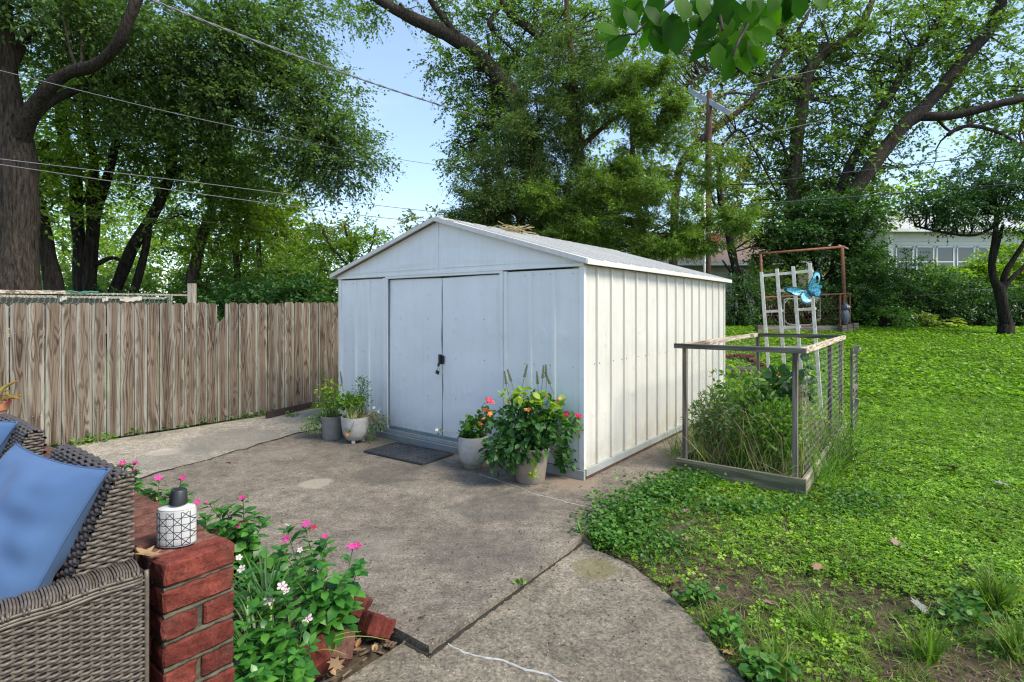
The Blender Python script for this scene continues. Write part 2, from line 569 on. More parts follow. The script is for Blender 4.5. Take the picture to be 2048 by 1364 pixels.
M['trellis'] = m_plain('grey_trellis_wood', (.66, .63, .54), .85, .2, 18, bump=.3)
M['front'] = m_metal_paint('bluish_white_paint', (.76, .775, .745), (.53, .56, .53), streak=.34)
M['door'] = m_metal_paint('door_paint', (.77, .78, .765), (.57, .60, .59), streak=.26)
M['side'] = m_metal_paint('cream_paint', (.60, .58, .515), (.38, .34, .27), streak=.5)
M['rail'] = m_metal_paint('base_rail_paint', (.33, .37, .37), (.16, .17, .16), streak=.6)
M['sill'] = m_metal_paint('sill_paint', (.16, .22, .25), (.10, .12, .13), streak=.4)
M['roof'] = m_metal_paint('roof_paint', (.62, .60, .55), (.36, .31, .25), streak=.55, scale=2)
M['ridge'] = m_plain('ridge_cap_metal', (.34, .33, .31), .6, .3, 14, dirt=(.1, .08, .06))
M['seam'] = m_plain('dark_rubber_seam', (.03, .035, .04), .7)
M['black'] = m_plain('black_plastic', (.018, .019, .022), .45, .3, 20)
M['steel'] = m_plain('shackle_steel', (.5, .5, .5), .3, .1, 20, 1)
M['torn'] = m_plain('torn_pale_sheet', (.34, .32, .25), .8)
M['hoop'] = m_plain('grey_hoop_wood', (.27, .25, .22), .85)
M['screw'] = m_plain('screw_head', (.24, .25, .26), .5, .1, 20)
M['rubber'] = m_plain('rubber_mat', (.026, .030, .036), .75, .4, 12, bump=.4, dirt=(.06, .06, .055))
M['pot_grey'] = m_plain('grey_plastic_pot', (.25, .235, .21), .6, .12, 12, dirt=(.17, .15, .12))
M['pot_white'] = m_plain('pale_stone_pot', (.47, .455, .42), .65, .14, 22, bump=.2, dirt=(.33, .3, .25))
M['pot_band'] = m_plain('pot_base_band', (.25, .215, .165), .7, .2, 22, bump=.2)
M['pot_taupe'] = m_plain('taupe_pot', (.34, .28, .225), .65, .1, 14, bump=.15, dirt=(.24, .2, .16))
M['terracotta'] = m_plain('terracotta', (.45, .19, .09), .75, .2, 14, bump=.2)
M['soil'] = m_plain('potting_soil', (.045, .032, .022), .95, .4, 40, bump=.8)
M['brick'] = m_brick('red_brick', (.095, .021, .016), (.16, .038, .026), moss=.25)
M['brick_old'] = m_brick('old_brick', (.10, .045, .034), (.19, .085, .062), (.17, .14, .10), .65)
M['mortar'] = m_plain('mossy_mortar', (.085, .078, .05), .95, .45, 30, bump=.9, dirt=(.03, .035, .018))
def m_wicker(name, a, b):
    t = NT(name)
    v = t.coord('Object')
    col = t.ramp(t.noise(v, 45, 4, .6), [(.3, a), (.7, b)])
    return t.fin(col, .45, 0, .45)
M['wicker'] = m_wicker('wicker_strand', (.070, .055, .042), (.150, .124, .096))
M['wicker_shaded'] = m_wicker('wicker_strand_shaded', (.048, .038, .033), (.10, .080, .068))  # darker strand copy, shade on the backrest put into its colour
M['core'] = m_plain('wicker_shadow_board', (.015, .013, .012), .9)  # near-black core, shade behind the strands put into its colour
def m_cushion():
    t = NT('blue_fabric')
    v = t.coord('Object')
    n1 = t.noise(v, 3, 3)
    col = t.ramp(n1, [(.3, (.062, .118, .232)), (.7, (.085, .152, .285))])
    wv = t.n('ShaderNodeTexWave'); wv.inputs['Scale'].default_value = 900; t.l(v, wv.inputs['Vector'])
    col = t.mix(.06, col, wv.outputs['Color'], 'MULTIPLY')
    t.bump(t.noise(v, 400, 3), .12, .001)
    t.b.inputs['Sheen Weight'].default_value = .08
    return t.fin(col, .95, 0, .05)
M['blue'] = m_cushion()
M['piping'] = m_plain('cushion_piping', (.05, .10, .20), .8)
M['glaze'] = m_plain('white_glaze', (.50, .50, .47), .3, .06, 12)
M['ink'] = m_plain('dark_blue_pattern', (.03, .035, .07), .5)
M['rust'] = m_plain('rusty_pipe', (.22, .085, .045), .85, .35, 14, bump=.4)
M['foot'] = m_plain('rusty_foot_metal', (.085, .045, .03), .85, .35, 14, bump=.4)
M['timber'] = m_wood('edging_timber', (.26, .22, .19), (.17, .14, .12), (.08, .065, .055), 12, axis='x', knots=False)
M['wire'] = m_plain('galvanised_wire', (.30, .31, .30), .6, .2, 20, .3)
M['net_green'] = m_plain('green_net', (.05, .19, .14), .7)
M['cable'] = m_plain('grey_cable', (.13, .135, .145), .5)
M['cable_dark'] = m_plain('dark_cable', (.06, .065, .07), .6)
M['pole'] = m_bark('pole_wood', (.07, .042, .03), (.155, .095, .068), 1.6)
M['crossarm'] = m_plain('weathered_crossarm', (.42, .45, .48), .8, .15, 8)
M['bark'] = m_bark('oak_bark', (.013, .011, .009), (.078, .064, .05), 2.2)
M['bark_dark'] = m_bark('dark_bark', (.008, .007, .006), (.045, .038, .030), 1.5)
M['bark_brown'] = m_bark('brown_bark', (.03, .024, .018), (.12, .095, .07), 1.3)
M['cedar_bark'] = m_bark('cedar_bark', (.04, .022, .015), (.13, .075, .05), 1.5)
M['stem'] = m_plain('green_stem', (.10, .16, .04), .6)
M['stem_dry'] = m_plain('dry_stem', (.30, .24, .12), .8)
M['stem_pale'] = m_plain('pale_green_stem', (.42, .45, .13), .6)
M['twig'] = m_plain('brown_twig', (.05, .035, .025), .8)
M['mulch'] = m_plain('mulch_chip', (.11, .072, .045), .9, .5, 30, bump=.5)
M['deadleaf'] = m_leaf('dead_leaf', [(0, (.20, .10, .045)), (.5, (.32, .18, .08)), (1, (.42, .28, .15))], .15, .7)
M['kick'] = m_plain('dark_brown_board', (.045, .028, .024), .85, .3, 9, bump=.4)
M['siding_tan'] = m_plain('tan_siding', (.46, .45, .35), .7, .05, 4)
M['siding_white'] = m_plain('white_siding', (.66, .66, .60), .7, .05, 4)
M['roof_pink'] = m_plain('brown_shingle', (.30, .21, .185), .9, .25, 30)
M['roof_grey'] = m_plain('grey_shingle', (.46, .46, .47), .9, .2, 30)
M['trim'] = m_plain('white_trim', (.74, .75, .74), .6, .05, 6)
M['glass'] = m_plain('window_glass', (.03, .045, .05), .08, .3, 2, spec=.8)
M['chimney'] = m_brick('chimney_brick', (.42, .16, .10), (.5, .2, .13), moss=.1)
M['owl'] = m_plain('owl_plastic', (.075, .085, .12), .5, .3, 30)
M['petal_pink'] = m_leaf('magenta_petal', [(0, (.62, .02, .22)), (1, (.75, .07, .36))], .3, .6, .2, (1.2, .9, 1.1))
M['petal_pale'] = m_leaf('pale_pink_petal', [(0, (.80, .58, .62)), (1, (.85, .68, .70))], .3, .6, .2, (1.1, 1, 1))
M['petal_red'] = m_leaf('coral_petal', [(0, (.75, .05, .09)), (1, (.8, .12, .15))], .3, .6, .2, (1.1, .9, .9))
M['petal_orange'] = m_leaf('orange_petal', [(0, (.8, .22, .06)), (1, (.85, .4, .12))], .3, .6, .2, (1.1, 1, .8))
M['petal_white'] = m_leaf('white_petal', [(0, (.75, .75, .76)), (1, (.82, .82, .84))], .3, .6, .2, (1, 1, 1))
M['petal_crimson'] = m_leaf('crimson_petal', [(0, (.45, .01, .06)), (1, (.6, .02, .12))], .3, .6, .2, (1.1, .9, .9))
g = lambda r, g_, b: (r, g_, b)
M['l_oak'] = m_leaf('oak_leaf', [(0, g(.075, .135, .042)), (.6, g(.13, .215, .07)), (1, g(.21, .31, .10))], .54)
M['l_back'] = m_leaf('backlit_leaf', [(0, g(.10, .18, .022)), (.5, g(.20, .30, .035)), (1, g(.36, .44, .07))], .55)  # yellower, brighter leaf colour standing in for light from behind
M['l_mid'] = m_leaf('broad_leaf', [(0, g(.075, .14, .030)), (.6, g(.14, .235, .05)), (1, g(.24, .32, .08))], .52)
M['l_yellow'] = m_leaf('yellowing_leaf', [(0, g(.07, .12, .02)), (.5, g(.15, .20, .035)), (1, g(.30, .28, .06))], .45)
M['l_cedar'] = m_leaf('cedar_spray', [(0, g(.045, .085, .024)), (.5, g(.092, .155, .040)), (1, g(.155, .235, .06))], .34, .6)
M['l_cedar_lit'] = m_leaf('cedar_spray_sunlit', [(0, g(.065, .125, .020)), (.5, g(.135, .225, .035)), (1, g(.24, .35, .06))], .4, .6)  # lighter copy of the cedar leaf, sunlight put into its colour
M['l_shrub'] = m_leaf('dark_shrub_leaf', [(0, g(.024, .07, .020)), (.6, g(.05, .125, .033)), (1, g(.09, .19, .045))], .35)
M['l_bright'] = m_leaf('bright_shrub_leaf', [(0, g(.11, .22, .015)), (.6, g(.24, .38, .03)), (1, g(.42, .52, .05))], .5)
M['l_hosta'] = m_leaf('hosta_leaf', [(0, g(.16, .25, .03)), (.6, g(.3, .38, .06)), (1, g(.45, .45, .10))], .35)
M['l_clover'] = m_leaf('ground_leaf', [(0, g(.075, .18, .010)), (.6, g(.17, .33, .018)), (1, g(.32, .48, .035))], .4)
M['l_clover_dk'] = m_leaf('ivy_leaf', [(0, g(.03, .11, .015)), (.7, g(.07, .19, .022)), (1, g(.14, .28, .035))], .35)
M['l_grass'] = m_leaf('grass_blade', [(0, g(.08, .17, .02)), (.7, g(.16, .28, .035)), (1, g(.28, .32, .10))], .35)
M['l_drygrass'] = m_leaf('dry_blade', [(0, g(.20, .16, .07)), (.6, g(.32, .27, .13)), (1, g(.22, .30, .07))], .3)
M['l_vinca'] = m_leaf('vinca_leaf', [(0, g(.028, .125, .018)), (.6, g(.055, .20, .028)), (1, g(.11, .30, .04))], .3, .35, .5)
M['l_lily'] = m_leaf('strap_leaf', [(0, g(.04, .13, .025)), (1, g(.10, .24, .05))], .3, .35)
M['l_stripe'] = m_leaf('striped_leaf', [(0, g(.30, .42, .08)), (1, g(.5, .55, .2))], .35, .4)
M['l_pot_dark'] = m_leaf('lantana_leaf', [(0, g(.018, .075, .014)), (.6, g(.035, .12, .020)), (1, g(.07, .18, .028))], .3)
M['l_pot_lime'] = m_leaf('lime_leaf', [(0, g(.16, .30, .02)), (1, g(.42, .52, .05))], .45)
M['l_herb'] = m_leaf('herb_leaf', [(0, g(.07, .16, .025)), (.6, g(.13, .27, .035)), (1, g(.26, .38, .05))], .4)
M['l_sage'] = m_leaf('greyish_herb_leaf', [(0, g(.08, .15, .05)), (1, g(.17, .25, .09))], .35)
M['l_magnolia'] = m_leaf('overhead_leaf', [(0, g(.022, .085, .006)), (.5, g(.045, .15, .008)), (1, g(.09, .23, .012))], .66, .5, .15)
M['bud'] = m_leaf('flower_spike', [(0, g(.12, .16, .05)), (1, g(.22, .24, .09))], .3)
# =================================================================== GROUND AND SLABS
def ax(v): return np.array(v)
xs = np.sort(np.concatenate([np.linspace(-60, -6, 28), np.linspace(-5.8, 9, 150), np.linspace(9.5, 60, 50)]))
ys = np.sort(np.concatenate([np.linspace(-6, 0.3, 8), np.linspace(0.5, 9, 110), np.linspace(9.3, 22, 50), np.linspace(23, 110, 30)]))
XX, YY = np.meshgrid(xs, ys)
ZZ = gz(YY) - 0.045
near = (YY < 12) & (XX > -3)
bumpz = np.array([[noise.noise(Vector((x * 2.3, y * 2.3, 0))) * .012 + noise.noise(Vector((x * 7, y * 7, 4))) * .006 for x in xs] for y in ys])
ZZ = ZZ + np.where(near, bumpz, 0)
UNDER = None
nx, ny = len(xs), len(ys)
idx = np.arange(nx * ny).reshape(ny, nx)
quads = np.stack([idx[:-1, :-1], idx[:-1, 1:], idx[1:, 1:], idx[1:, :-1]], -1).reshape(-1, 4)
def m_ground():
    t = NT('garden_soil')
    v = t.coord('Object')
    col = t.ramp(t.noise(v, 14, 6, .7), [(.3, (.045, .031, .022)), (.55, (.11, .078, .054)), (.75, (.19, .14, .10))])
    gmask = t.ramp(t.noise(v, 1.7, 5, .6), [(.45, 0), (.65, .35)])
    col = t.mix(gmask, col, (.045, .06, .018))
    sx = t.n('ShaderNodeSeparateXYZ'); t.l(v, sx.inputs[0])
    mr = t.n('ShaderNodeMapRange'); mr.inputs['From Min'].default_value = 4.6; mr.inputs['From Max'].default_value = 7
    t.l(sx.outputs['Y'], mr.inputs['Value'])
    col = t.mix(t.math('MULTIPLY', mr.outputs[0], .85), col, (.06, .125, .014))
    h = t.math('ADD', t.noise(v, 38, 6, .75), t.math('MULTIPLY', t.noise(v, 9, 4), 1.2))
    t.bump(h, .9, .02)
    return t.fin(col, .95, 0, .1)
ground = mesh_np('ground', np.stack([XX, YY, ZZ], -1), quads, np.full(len(quads), 4), m_ground(), smooth=True)
ground['kind'] = 'structure'

def w2(p): return (p[0], p[1])
def along(p, d, s): return (p[0] + d.x * s, p[1] + d.y * s)
corner = gp(858, 1292)
bed_line_far = along(corner, E1, 6.5)
# jagged crack between the two slabs
crack_px = [(262, 964), (285, 957), (318, 945), (345, 940), (372, 933), (398, 926), (420, 921), (452, 910), (472, 903), (492, 900), (515, 889), (540, 883), (566, 877), (592, 868), (618, 863), (640, 859)]
crack = [gp(x, y) for x, y in crack_px]
crack = [Vector((p.x + random.uniform(-.012, .012), p.y + random.uniform(-.012, .012), 0)) for p in crack]
shedL = Vector((-2.07, 6.59, 0))
crack += [shedL + E1 * .02, shedL + E1 * .02 + E2 * 2.0, shedL + E1 * .02 + E2 * 5]
fine = []
for a, b in zip(crack[:-1], crack[1:]):
    n_ = max(1, int((b - a).length / .05)) if (b - a).length < 1 else 6
    for k in range(n_):
        p = a.lerp(b, k / n_)
        j = .006
        fine.append(p + Vector((random.uniform(-j, j), random.uniform(-j, j), 0)))
fine.append(crack[-1])
right_px = [(1145, 1090), (1168, 1068), (1190, 1050), (1220, 1028), (1250, 1004), (1285, 978), (1318, 955), (1345, 937)]
rightp = [gp(x, y) for x, y in right_px]
last = rightp[-1]
rightp += [last + E2 * 1.2, last + E2 * 3.9, last + E2 * 3.9 + E1 * 2]
# where the crack meets the bed line
main_poly = [w2(corner)] + [w2(p) for p in rightp] + [w2(shedL + E2 * 3.9)] + [w2(p) for p in reversed([q for q in fine if (q - shedL).dot(E2) < 3.8])]
gap = Vector((-0.55, 0.83, 0))
light_edge = []
for i, q in enumerate([q for q in fine if (q - shedL).dot(E2) < 3.8]):
    wgap = .020 + .034 * max(0, math.sin(i * .16 - .6)) + random.uniform(0, .016)
    if q.y > 6.4: wgap = .01
    light_edge.append(q + gap * wgap)
Fs = lambda s: Vector((-4.73 + .64 * s, 5.63 + .77 * s, 0))
light_poly = [w2(p) for p in light_edge] + [w2(Fs(5.6) + E2 * 1), w2(Fs(3.0) - E1 * .10), w2(Fs(1.5) - E1 * .11), w2(Fs(0) - E1 * .09), w2(Fs(-1.5) - E1 * .08), (-4.9, 4.3), along(corner, E1, 4.9)]
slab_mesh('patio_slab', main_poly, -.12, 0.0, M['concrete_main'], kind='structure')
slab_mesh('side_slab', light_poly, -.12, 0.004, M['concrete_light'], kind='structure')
PZ = -.034
pl = gp(805, 1286, PZ)
path_right = [(1175, 1070), (1186, 1098), (1222, 1112), (1262, 1130), (1302, 1160), (1340, 1192), (1372, 1222), (1402, 1254), (1428, 1290), (1452, 1322), (1480, 1352), (1520, 1400), (1600, 1500)]
path_poly = [w2(pl), w2(gp(815, 1262, PZ)), w2(gp(1000, 1180, PZ))] + [w2(gp(x, y, PZ)) for x, y in path_right] + [(1.1, .6), (1.1, -2), (-1.4, -2), along(pl, -E2, 1.9)]
slab_mesh('garden_path', path_poly, -.14, PZ, M['concrete_path'], kind='structure')
porch = [along((-.971, 1.52), -E2, .02), along(along((-.971, 1.52), -E2, .02), E1, 4), along(along((-.971, 1.52), -E2, 2.4), E1, 4), along((-.971, 1.52), -E2, 2.4)]
slab_mesh('porch_floor', porch, -.1, .12, M['concrete_light'], kind='structure')

# pale filler lines in the cracks
def filler(pts, z, r, label, mat=None):
    mat = mat or M['caulk']
    fine_ = []
    for a, b in zip(pts[:-1], pts[1:]):
        n_ = max(2, int((b - a).length / .025))
        for k in range(n_):
            p = a.lerp(b, k / n_); fine_.append(p + Vector((random.uniform(-.004, .004), random.uniform(-.004, .004), 0)))
    mb = MB(); V = []; Fc = []
    for i, p in enumerate(fine_):
        d = (fine_[min(i + 1, len(fine_) - 1)] - fine_[max(0, i - 1)]).normalized(); s_ = Vector((-d.y, d.x, 0))
        w = r * random.uniform(.5, 1.25)
        for (a, h) in ((-1, .001), (-.5, .0035), (.5, .0035), (1, .001)):
            q = p + s_ * w * a; V.append((q.x, q.y, z + h))
    for i in range(len(fine_) - 1):
        for k in range(3): Fc.append((i * 4 + k, i * 4 + k + 1, i * 4 + 5 + k, i * 4 + 4 + k))
    mb.add(V, Fc)
    o = mb.build('crack_filler', mat)
    if mat is M['caulk']: tag(o, label, 'crack filler', 'pale filler lines in the concrete cracks')
    else: o.name = 'joint_dirt'; tag(o, kind='stuff')
me_ = ground.data
under = (in_poly(XX, YY, main_poly) | in_poly(XX, YY, path_poly) | in_poly(XX, YY, light_poly)).astype(float)
ZG = ZZ - .05 * under
co_ = np.stack([XX, YY, ZG], -1).astype(np.float32).ravel()
me_.vertices.foreach_set('co', co_); me_.update()
filler([gp(x, y, PZ) for x, y in ((888, 1284), (900, 1290), (925, 1305), (962, 1315), (1005, 1321), (1030, 1332), (1065, 1343), (1095, 1350), (1130, 1368), (1160, 1395))], PZ, .0065, 'white filler line wandering across the lower concrete path')
filler([gp(x, y) for x, y in ((958, 949), (985, 957), (1010, 966), (1038, 974), (1062, 987), (1095, 994), (1130, 1004), (1165, 1012), (1195, 1018), (1222, 1021))], 0, .0045, 'white filler line in the patio in front of the taupe pot')
filler([gp(x, y) for x, y in ((893, 922), (905, 926), (918, 924))], 0, .004, 'short pale filler line beside the black doormat corner')

M['joint'] = m_plain('joint_dirt', (.022, .018, .012), .95, .5, 40)
edge_ = [Vector((*w2(corner), 0)) + (Vector((*w2(gp(1165, 1072)), 0)) - Vector((*w2(corner), 0))) * k for k in np.linspace(-.01, 1, 12)]
filler([p + Vector((.795, -.6065, 0)) * .010 for p in edge_], PZ + .001, .014, '', M['joint'])
filler([Vector((*w2(corner), 0)) - E2 * .008 + E1 * k for k in np.linspace(-.01, .16, 4)], PZ + .001, .012, '', M['joint'])
filler([q + gap * .014 for q in fine if (q - shedL).dot(E2) < 0], .0046, .013, '', M['joint'])

# =================================================================== SHED
C0 = Vector((.5955, 4.552, 0))
W, D = 3.357, 3.93
WH = 1.786
shed = thing('garden_shed', 'white metal garden shed with double doors and ribbed cream side wall', 'shed', C0 + E1 * (W / 2), TH)
HW = W / 2
T = lambda t: HW - t
def part(mb, name, mat, parent=None, **k): return mb.build(name, mat, parent or shed, **k)
rib_t = [.292, .541, 2.81, 3.05]
edges = [0.03, .292, .541, .80]
for a, b in list(zip(edges[:-1], edges[1:])) + [(2.54, 2.81), (2.81, 3.05), (3.05, W - .03)]:
    part(MB().box2((T(a), 0, .08), (T(b) + .0015, .012, 1.76)), 'wall_panel', M['front'])
def rib_mesh(h, w=.034, d=.017):
    mb = MB()
    poly = [(-w / 2 - .006, .001), (-w / 2, -d), (w / 2, -d), (w / 2 + .006, .001)]
    mb.prism(poly, lambda a, b: (a, b, 0), lambda a, b: (a, b, h))
    return mb
def rib_thin(h): return rib_mesh(h, .018, .020)
r0 = part(rib_mesh(1.67), 'wall_rib', M['front']); r0.location = (T(rib_t[0]), 0, .085)
for t_ in rib_t[1:]:
    r = r0.copy(); C.objects.link(r); r.location = (T(t_), 0, .085)
# jambs either side of the doorway
for t_ in (.815, .862, 2.483, 2.525):
    part(MB().box2((T(t_) - .020, -.020, .08), (T(t_) + .020, .012, 1.765)), 'door_jamb', M['front'], bevel=.003)
part(MB().box2((T(2.50), -.024, 1.752), (T(.84), .012, 1.80)), 'door_header', M['front'], bevel=.003)
part(MB().box2((T(2.46), -.004, 1.742), (T(.883), .004, 1.752)), 'door_track', M['seam'])
def door_panel(x0, x1, y, zt0, zt1, skew):
    mb = MB()
    n_ = 8; m_ = 10; V = []; Fc = []
    for j in range(m_ + 1):
        for i in range(n_ + 1):
            u, v = i / n_, j / m_
            zt = zt0 + (zt1 - zt0) * u
            x = x0 + (x1 - x0) * u + skew * v * (1 if u == 1 and skew > 0 else 0)
            z = .135 + (zt - .135) * v
            yy = y + .006 * noise.noise(Vector((x * 3, z * 2.5, y * 50)))
            V.append((x, yy, z))
    for j in range(m_):
        for i in range(n_):
            a = j * (n_ + 1) + i; Fc.append((a, a + 1, a + n_ + 2, a + n_ + 1))
    k = len(V)
    V += [(p[0], p[1] + .018, p[2]) for p in V[:]]
    Fc += [tuple(k + q for q in reversed(f)) for f in Fc[:]]
    rim = [i for i in range(n_ + 1)] + [(j + 1) * (n_ + 1) - 1 for j in range(1, m_ + 1)] + [m_ * (n_ + 1) + i for i in range(n_ - 1, -1, -1)] + [j * (n_ + 1) for j in range(m_ - 1, 0, -1)]
    for a, b in zip(rim, rim[1:] + rim[:1]): Fc.append((b, a, a + k, b + k))
    mb.add(V, Fc)
    return mb
d1 = part(door_panel(T(2.455), T(1.651), .010, 1.742, 1.735, 0), 'door', M['door'], smooth=True, auto=True)
d2 = part(door_panel(T(1.637), T(.888), .003, 1.733, 1.745, 0), 'door', M['door'], smooth=True, auto=True)
d1['label'] = 'left shed door'; d2['label'] = 'right shed door carrying the hasp'
seam = [(T(1.644) + .006 * math.sin(z * 3.1) - .004 * math.sin(z * 7), .008, z) for z in np.linspace(.135, 1.742, 24)]
part(MB().tube(seam, [.0045 + .002 * math.sin(i) for i in range(24)], 5), 'door_seal', M['seam'])
part(MB().tube([(T(2.462), -.002, z) for z in (.14, .6, 1.2, 1.742)], .005, 5), 'door_seal', M['seam'])
# threshold and base rails
part(MB().box2((T(2.62), -.055, .0), (T(.78), -.0205, .062)), 'threshold', M['sill'], bevel=.004)
part(MB().box2((T(2.56), -.0205, .062), (T(.80), .0, .100)), 'sill_track', M['rail'], bevel=.003)
part(MB().box2((T(2.56), -.004, .100), (T(.80), .030, .133)), 'sill_track', M['sill'], bevel=.003)
part(MB().box2((T(.775), -.028, .0), (T(-.02), .0, .078)), 'base_rail', M['rail'], bevel=.003)
part(MB().box2((T(W + .02), -.028, .0), (T(2.625), .0, .078)), 'base_rail', M['rail'], bevel=.003)
part(MB().box2((HW - .002, .0, .028), (HW + .030, D, .088)), 'base_rail', M['rail'], bevel=.003)
part(MB().box2((HW + .002, .01, .0), (HW + .022, D, .028)), 'rusty_foot', M['foot'])
# side wall
side_r = [.224 + .265 * k for k in range(14)]
se = [.03] + side_r + [D - .03]
for a, b in zip(se[:-1], se[1:]):
    part(MB().box2((HW - .012, a, .085), (HW, b - .0015, 1.79)), 'wall_panel', M['side'])
rs = MB(); poly = [(.001, -.017), (.018, -.011), (.018, .011), (.001, .017)]
rs.prism([(b, a) for a, b in poly], lambda a, b: (b, a, 0), lambda a, b: (b, a, 1.69))
s0 = part(rs, 'wall_rib', M['side']); s0.location = (HW, side_r[0], .09)
for y in side_r[1:]:
    r = s0.copy(); C.objects.link(r); r.location = (HW, y, .09)
for i, y in enumerate(se[:-1]):
    z = .13 if i % 2 else .11
# other two walls
for a, b in zip(se[:-1], se[1:]):
    part(MB().box2((-HW, a, .0), (-HW + .012, b - .0015, 1.79)), 'wall_panel', M['side'])
part(MB().box2((-HW + .012, D - .012, 0), (HW - .012, D, 1.79)), 'wall_panel', M['side'])
# corner trims
part(MB().box2((HW - .036, -.014, .08), (HW + .014, .024, 1.785)), 'corner_trim', M['front'], bevel=.004)
part(MB().box2((-HW - .014, -.014, .08), (-HW + .036, .024, 1.785)), 'corner_trim', M['front'], bevel=.004)
part(MB().box2((HW - .024, D - .03, .08), (HW + .014, D + .01, 1.785)), 'corner_trim', M['side'], bevel=.004)
# gable
AP = 2.315
for s_ in (-1, 1):
    mb = MB()
    n_ = 12; V = []; Fc = []
    for i in range(n_ + 1):
        u = i / n_
        x = s_ * u * (HW + .01)
        zt = AP + (1.815 - AP) * u
        for v in (0, .25, .5, .75, 1):
            z = 1.802 + (zt - 1.802) * v
            V.append((x, -.016 + .010 * noise.noise(Vector((x * 2.2, z * 4, 3))) * math.sin(PI * v) - (.006 if .1 < v < .3 and .05 < u < .93 else 0), z))
    for i in range(n_):
        for k in range(4):
            a = i * 5 + k; q = (a, a + 5, a + 6, a + 1); Fc.append(q if s_ > 0 else q[::-1])
    k0 = len(V)
    V += [(p[0], .006, p[2]) for p in V[:]]
    Fc += [tuple(k0 + q for q in reversed(f)) for f in Fc[:]]
    mb.add(V, Fc)
    part(mb, 'gable_panel', M['front'], smooth=False)
    part(MB().bar((s_ * .06, -.020, 1.838), (s_ * 1.30, -.020, 1.838), .008, .010), 'gable_ridge', M['front'])
part(MB().box2((-HW - .02, -.030, 1.776), (HW + .02, .004, 1.802)), 'gable_beam', M['front'], bevel=.003)
part(MB().box2((-.006, -.024, 1.80), (.006, -.015, AP - .01)), 'gable_seam', M['front'])
mbk = MB(); mbk.prism([(-HW, 1.79), (HW, 1.79), (0, AP)], lambda a, b: (a, D - .012, b), lambda a, b: (a, D, b)); part(mbk, 'gable_panel', M['side'])
# roof
def roof_pt(s_, u, y, off=0): # u 0 ridge .. 1 eave
    return Vector((s_ * u * (HW + .075), y, AP + .025 + (1.800 - AP) * u + off))
ry = [-.075] + [s - .0 for s in side_r] + [D + .075]
for s_ in (-1, 1):
    for a, b in zip(ry[:-1], ry[1:]):
        mb = MB()
        V = []
        for u in (0, .25, .5, .75, 1):
            sag = -.004 * math.sin(PI * u)
            for y in (a, b - .002):
                V.append(roof_pt(s_, u, y, sag)); V.append(roof_pt(s_, u, y, sag - .008))
        Fc = []
        for i in range(4):
            o_ = i * 4
            Fc += [(o_, o_ + 4, o_ + 6, o_ + 2), (o_ + 1, o_ + 3, o_ + 7, o_ + 5), (o_, o_ + 1, o_ + 5, o_ + 4), (o_ + 2, o_ + 6, o_ + 7, o_ + 3)]
        Fc += [(0, 2, 3, 1), (16, 17, 19, 18)]
        if s_ < 0: Fc = [f[::-1] for f in Fc]
        mb.add(V, Fc); part(mb, 'roof_panel', M['roof'])
    for y in ry[1:-1]:
        for dy in (0,):
            a = roof_pt(s_, .03, y, .008); b = roof_pt(s_, 1, y, .008)
            part(MB().bar(a, b, .026, .018), 'roof_rib', M['roof'])
    part(MB().bar(roof_pt(s_, 0, -.083, -.012), roof_pt(s_, 1.0, -.083, -.012), .014, .040), 'roof_trim', M['roof'])
    part(MB().bar(roof_pt(s_, 0, D + .083, -.012), roof_pt(s_, 1.0, D + .083, -.012), .014, .040), 'roof_trim', M['roof'])
    part(MB().box2((s_ * (HW + .070), -.08, 1.785), (s_ * (HW + .086), D + .08, 1.828)), 'eave_trim', M['roof'], bevel=.003)
for a, b in zip(ry[:-1], ry[1:]):
    mb = MB()
    mb.prism([(-.075, -.022), (0, .004), (.075, -.022), (.075, -.014), (0, .014), (-.075, -.014)],
             lambda p, q: (p, a + .02, AP + .030 + q), lambda p, q: (p, b - .03, AP + .030 + q))
    part(mb, 'ridge_cap', M['ridge'])
# screws (tiny)
mb = MB()
for t_ in (2.28, 1.85, 1.45, 1.08):
    for z in (.52, .93, 1.32): mb.box((T(t_), -.002 if t_ < 1.64 else .004, z), (.006, .007, .006))
for t_ in (.83, .60, .50, .33, .10, .03, 2.52, 2.75, 2.9, 3.1, 3.25):
    for z in (.30, .93, 1.72): mb.box((T(t_), -.003, z), (.006, .007, .006))
for i, y in enumerate(se[1:-1]):
    for z in (.95,): mb.box((HW + .003, y + .05, z), (.008, .008, .008))
    if i % 2 == 0: mb.box((HW + .003, y - .04, .95), (.008, .008, .008))
part(mb, 'screws', M['screw'])['kind'] = 'stuff'
# hasp
hz = .905
hs = part(MB().box2((T(1.665), -.034, hz - .045), (T(1.638), -.006, hz + .055)).box2((T(1.638), -.014, hz - .04), (T(1.603), -.004, hz + .045)), 'hasp', M['black'], bevel=.004)
part(MB().box((T(1.652), -.040, hz - .050), (.022, .014, .03)), 'hasp', M['black'], bevel=.003)
pk = thing('padlock', 'small black padlock hanging open from the shed door hasp', 'padlock', shed.location + E1 * -(T(1.662)) + E2 * -.046 + Vector((0, 0, hz - .125)), TH)
ro = Matrix.Rotation(.35, 3, 'Y')
MB().box((0, 0, .0), (.042, .016, .036), ro).build('body', M['black'], pk, bevel=.004)
MB().tube([ro @ Vector(p) for p in ((-.013, 0, .016), (-.013, 0, .045), (-.009, 0, .056), (0, 0, .061), (.009, 0, .056), (.013, 0, .045), (.013, 0, .016))], .0032, 6).build('shackle', M['steel'], pk, smooth=True)
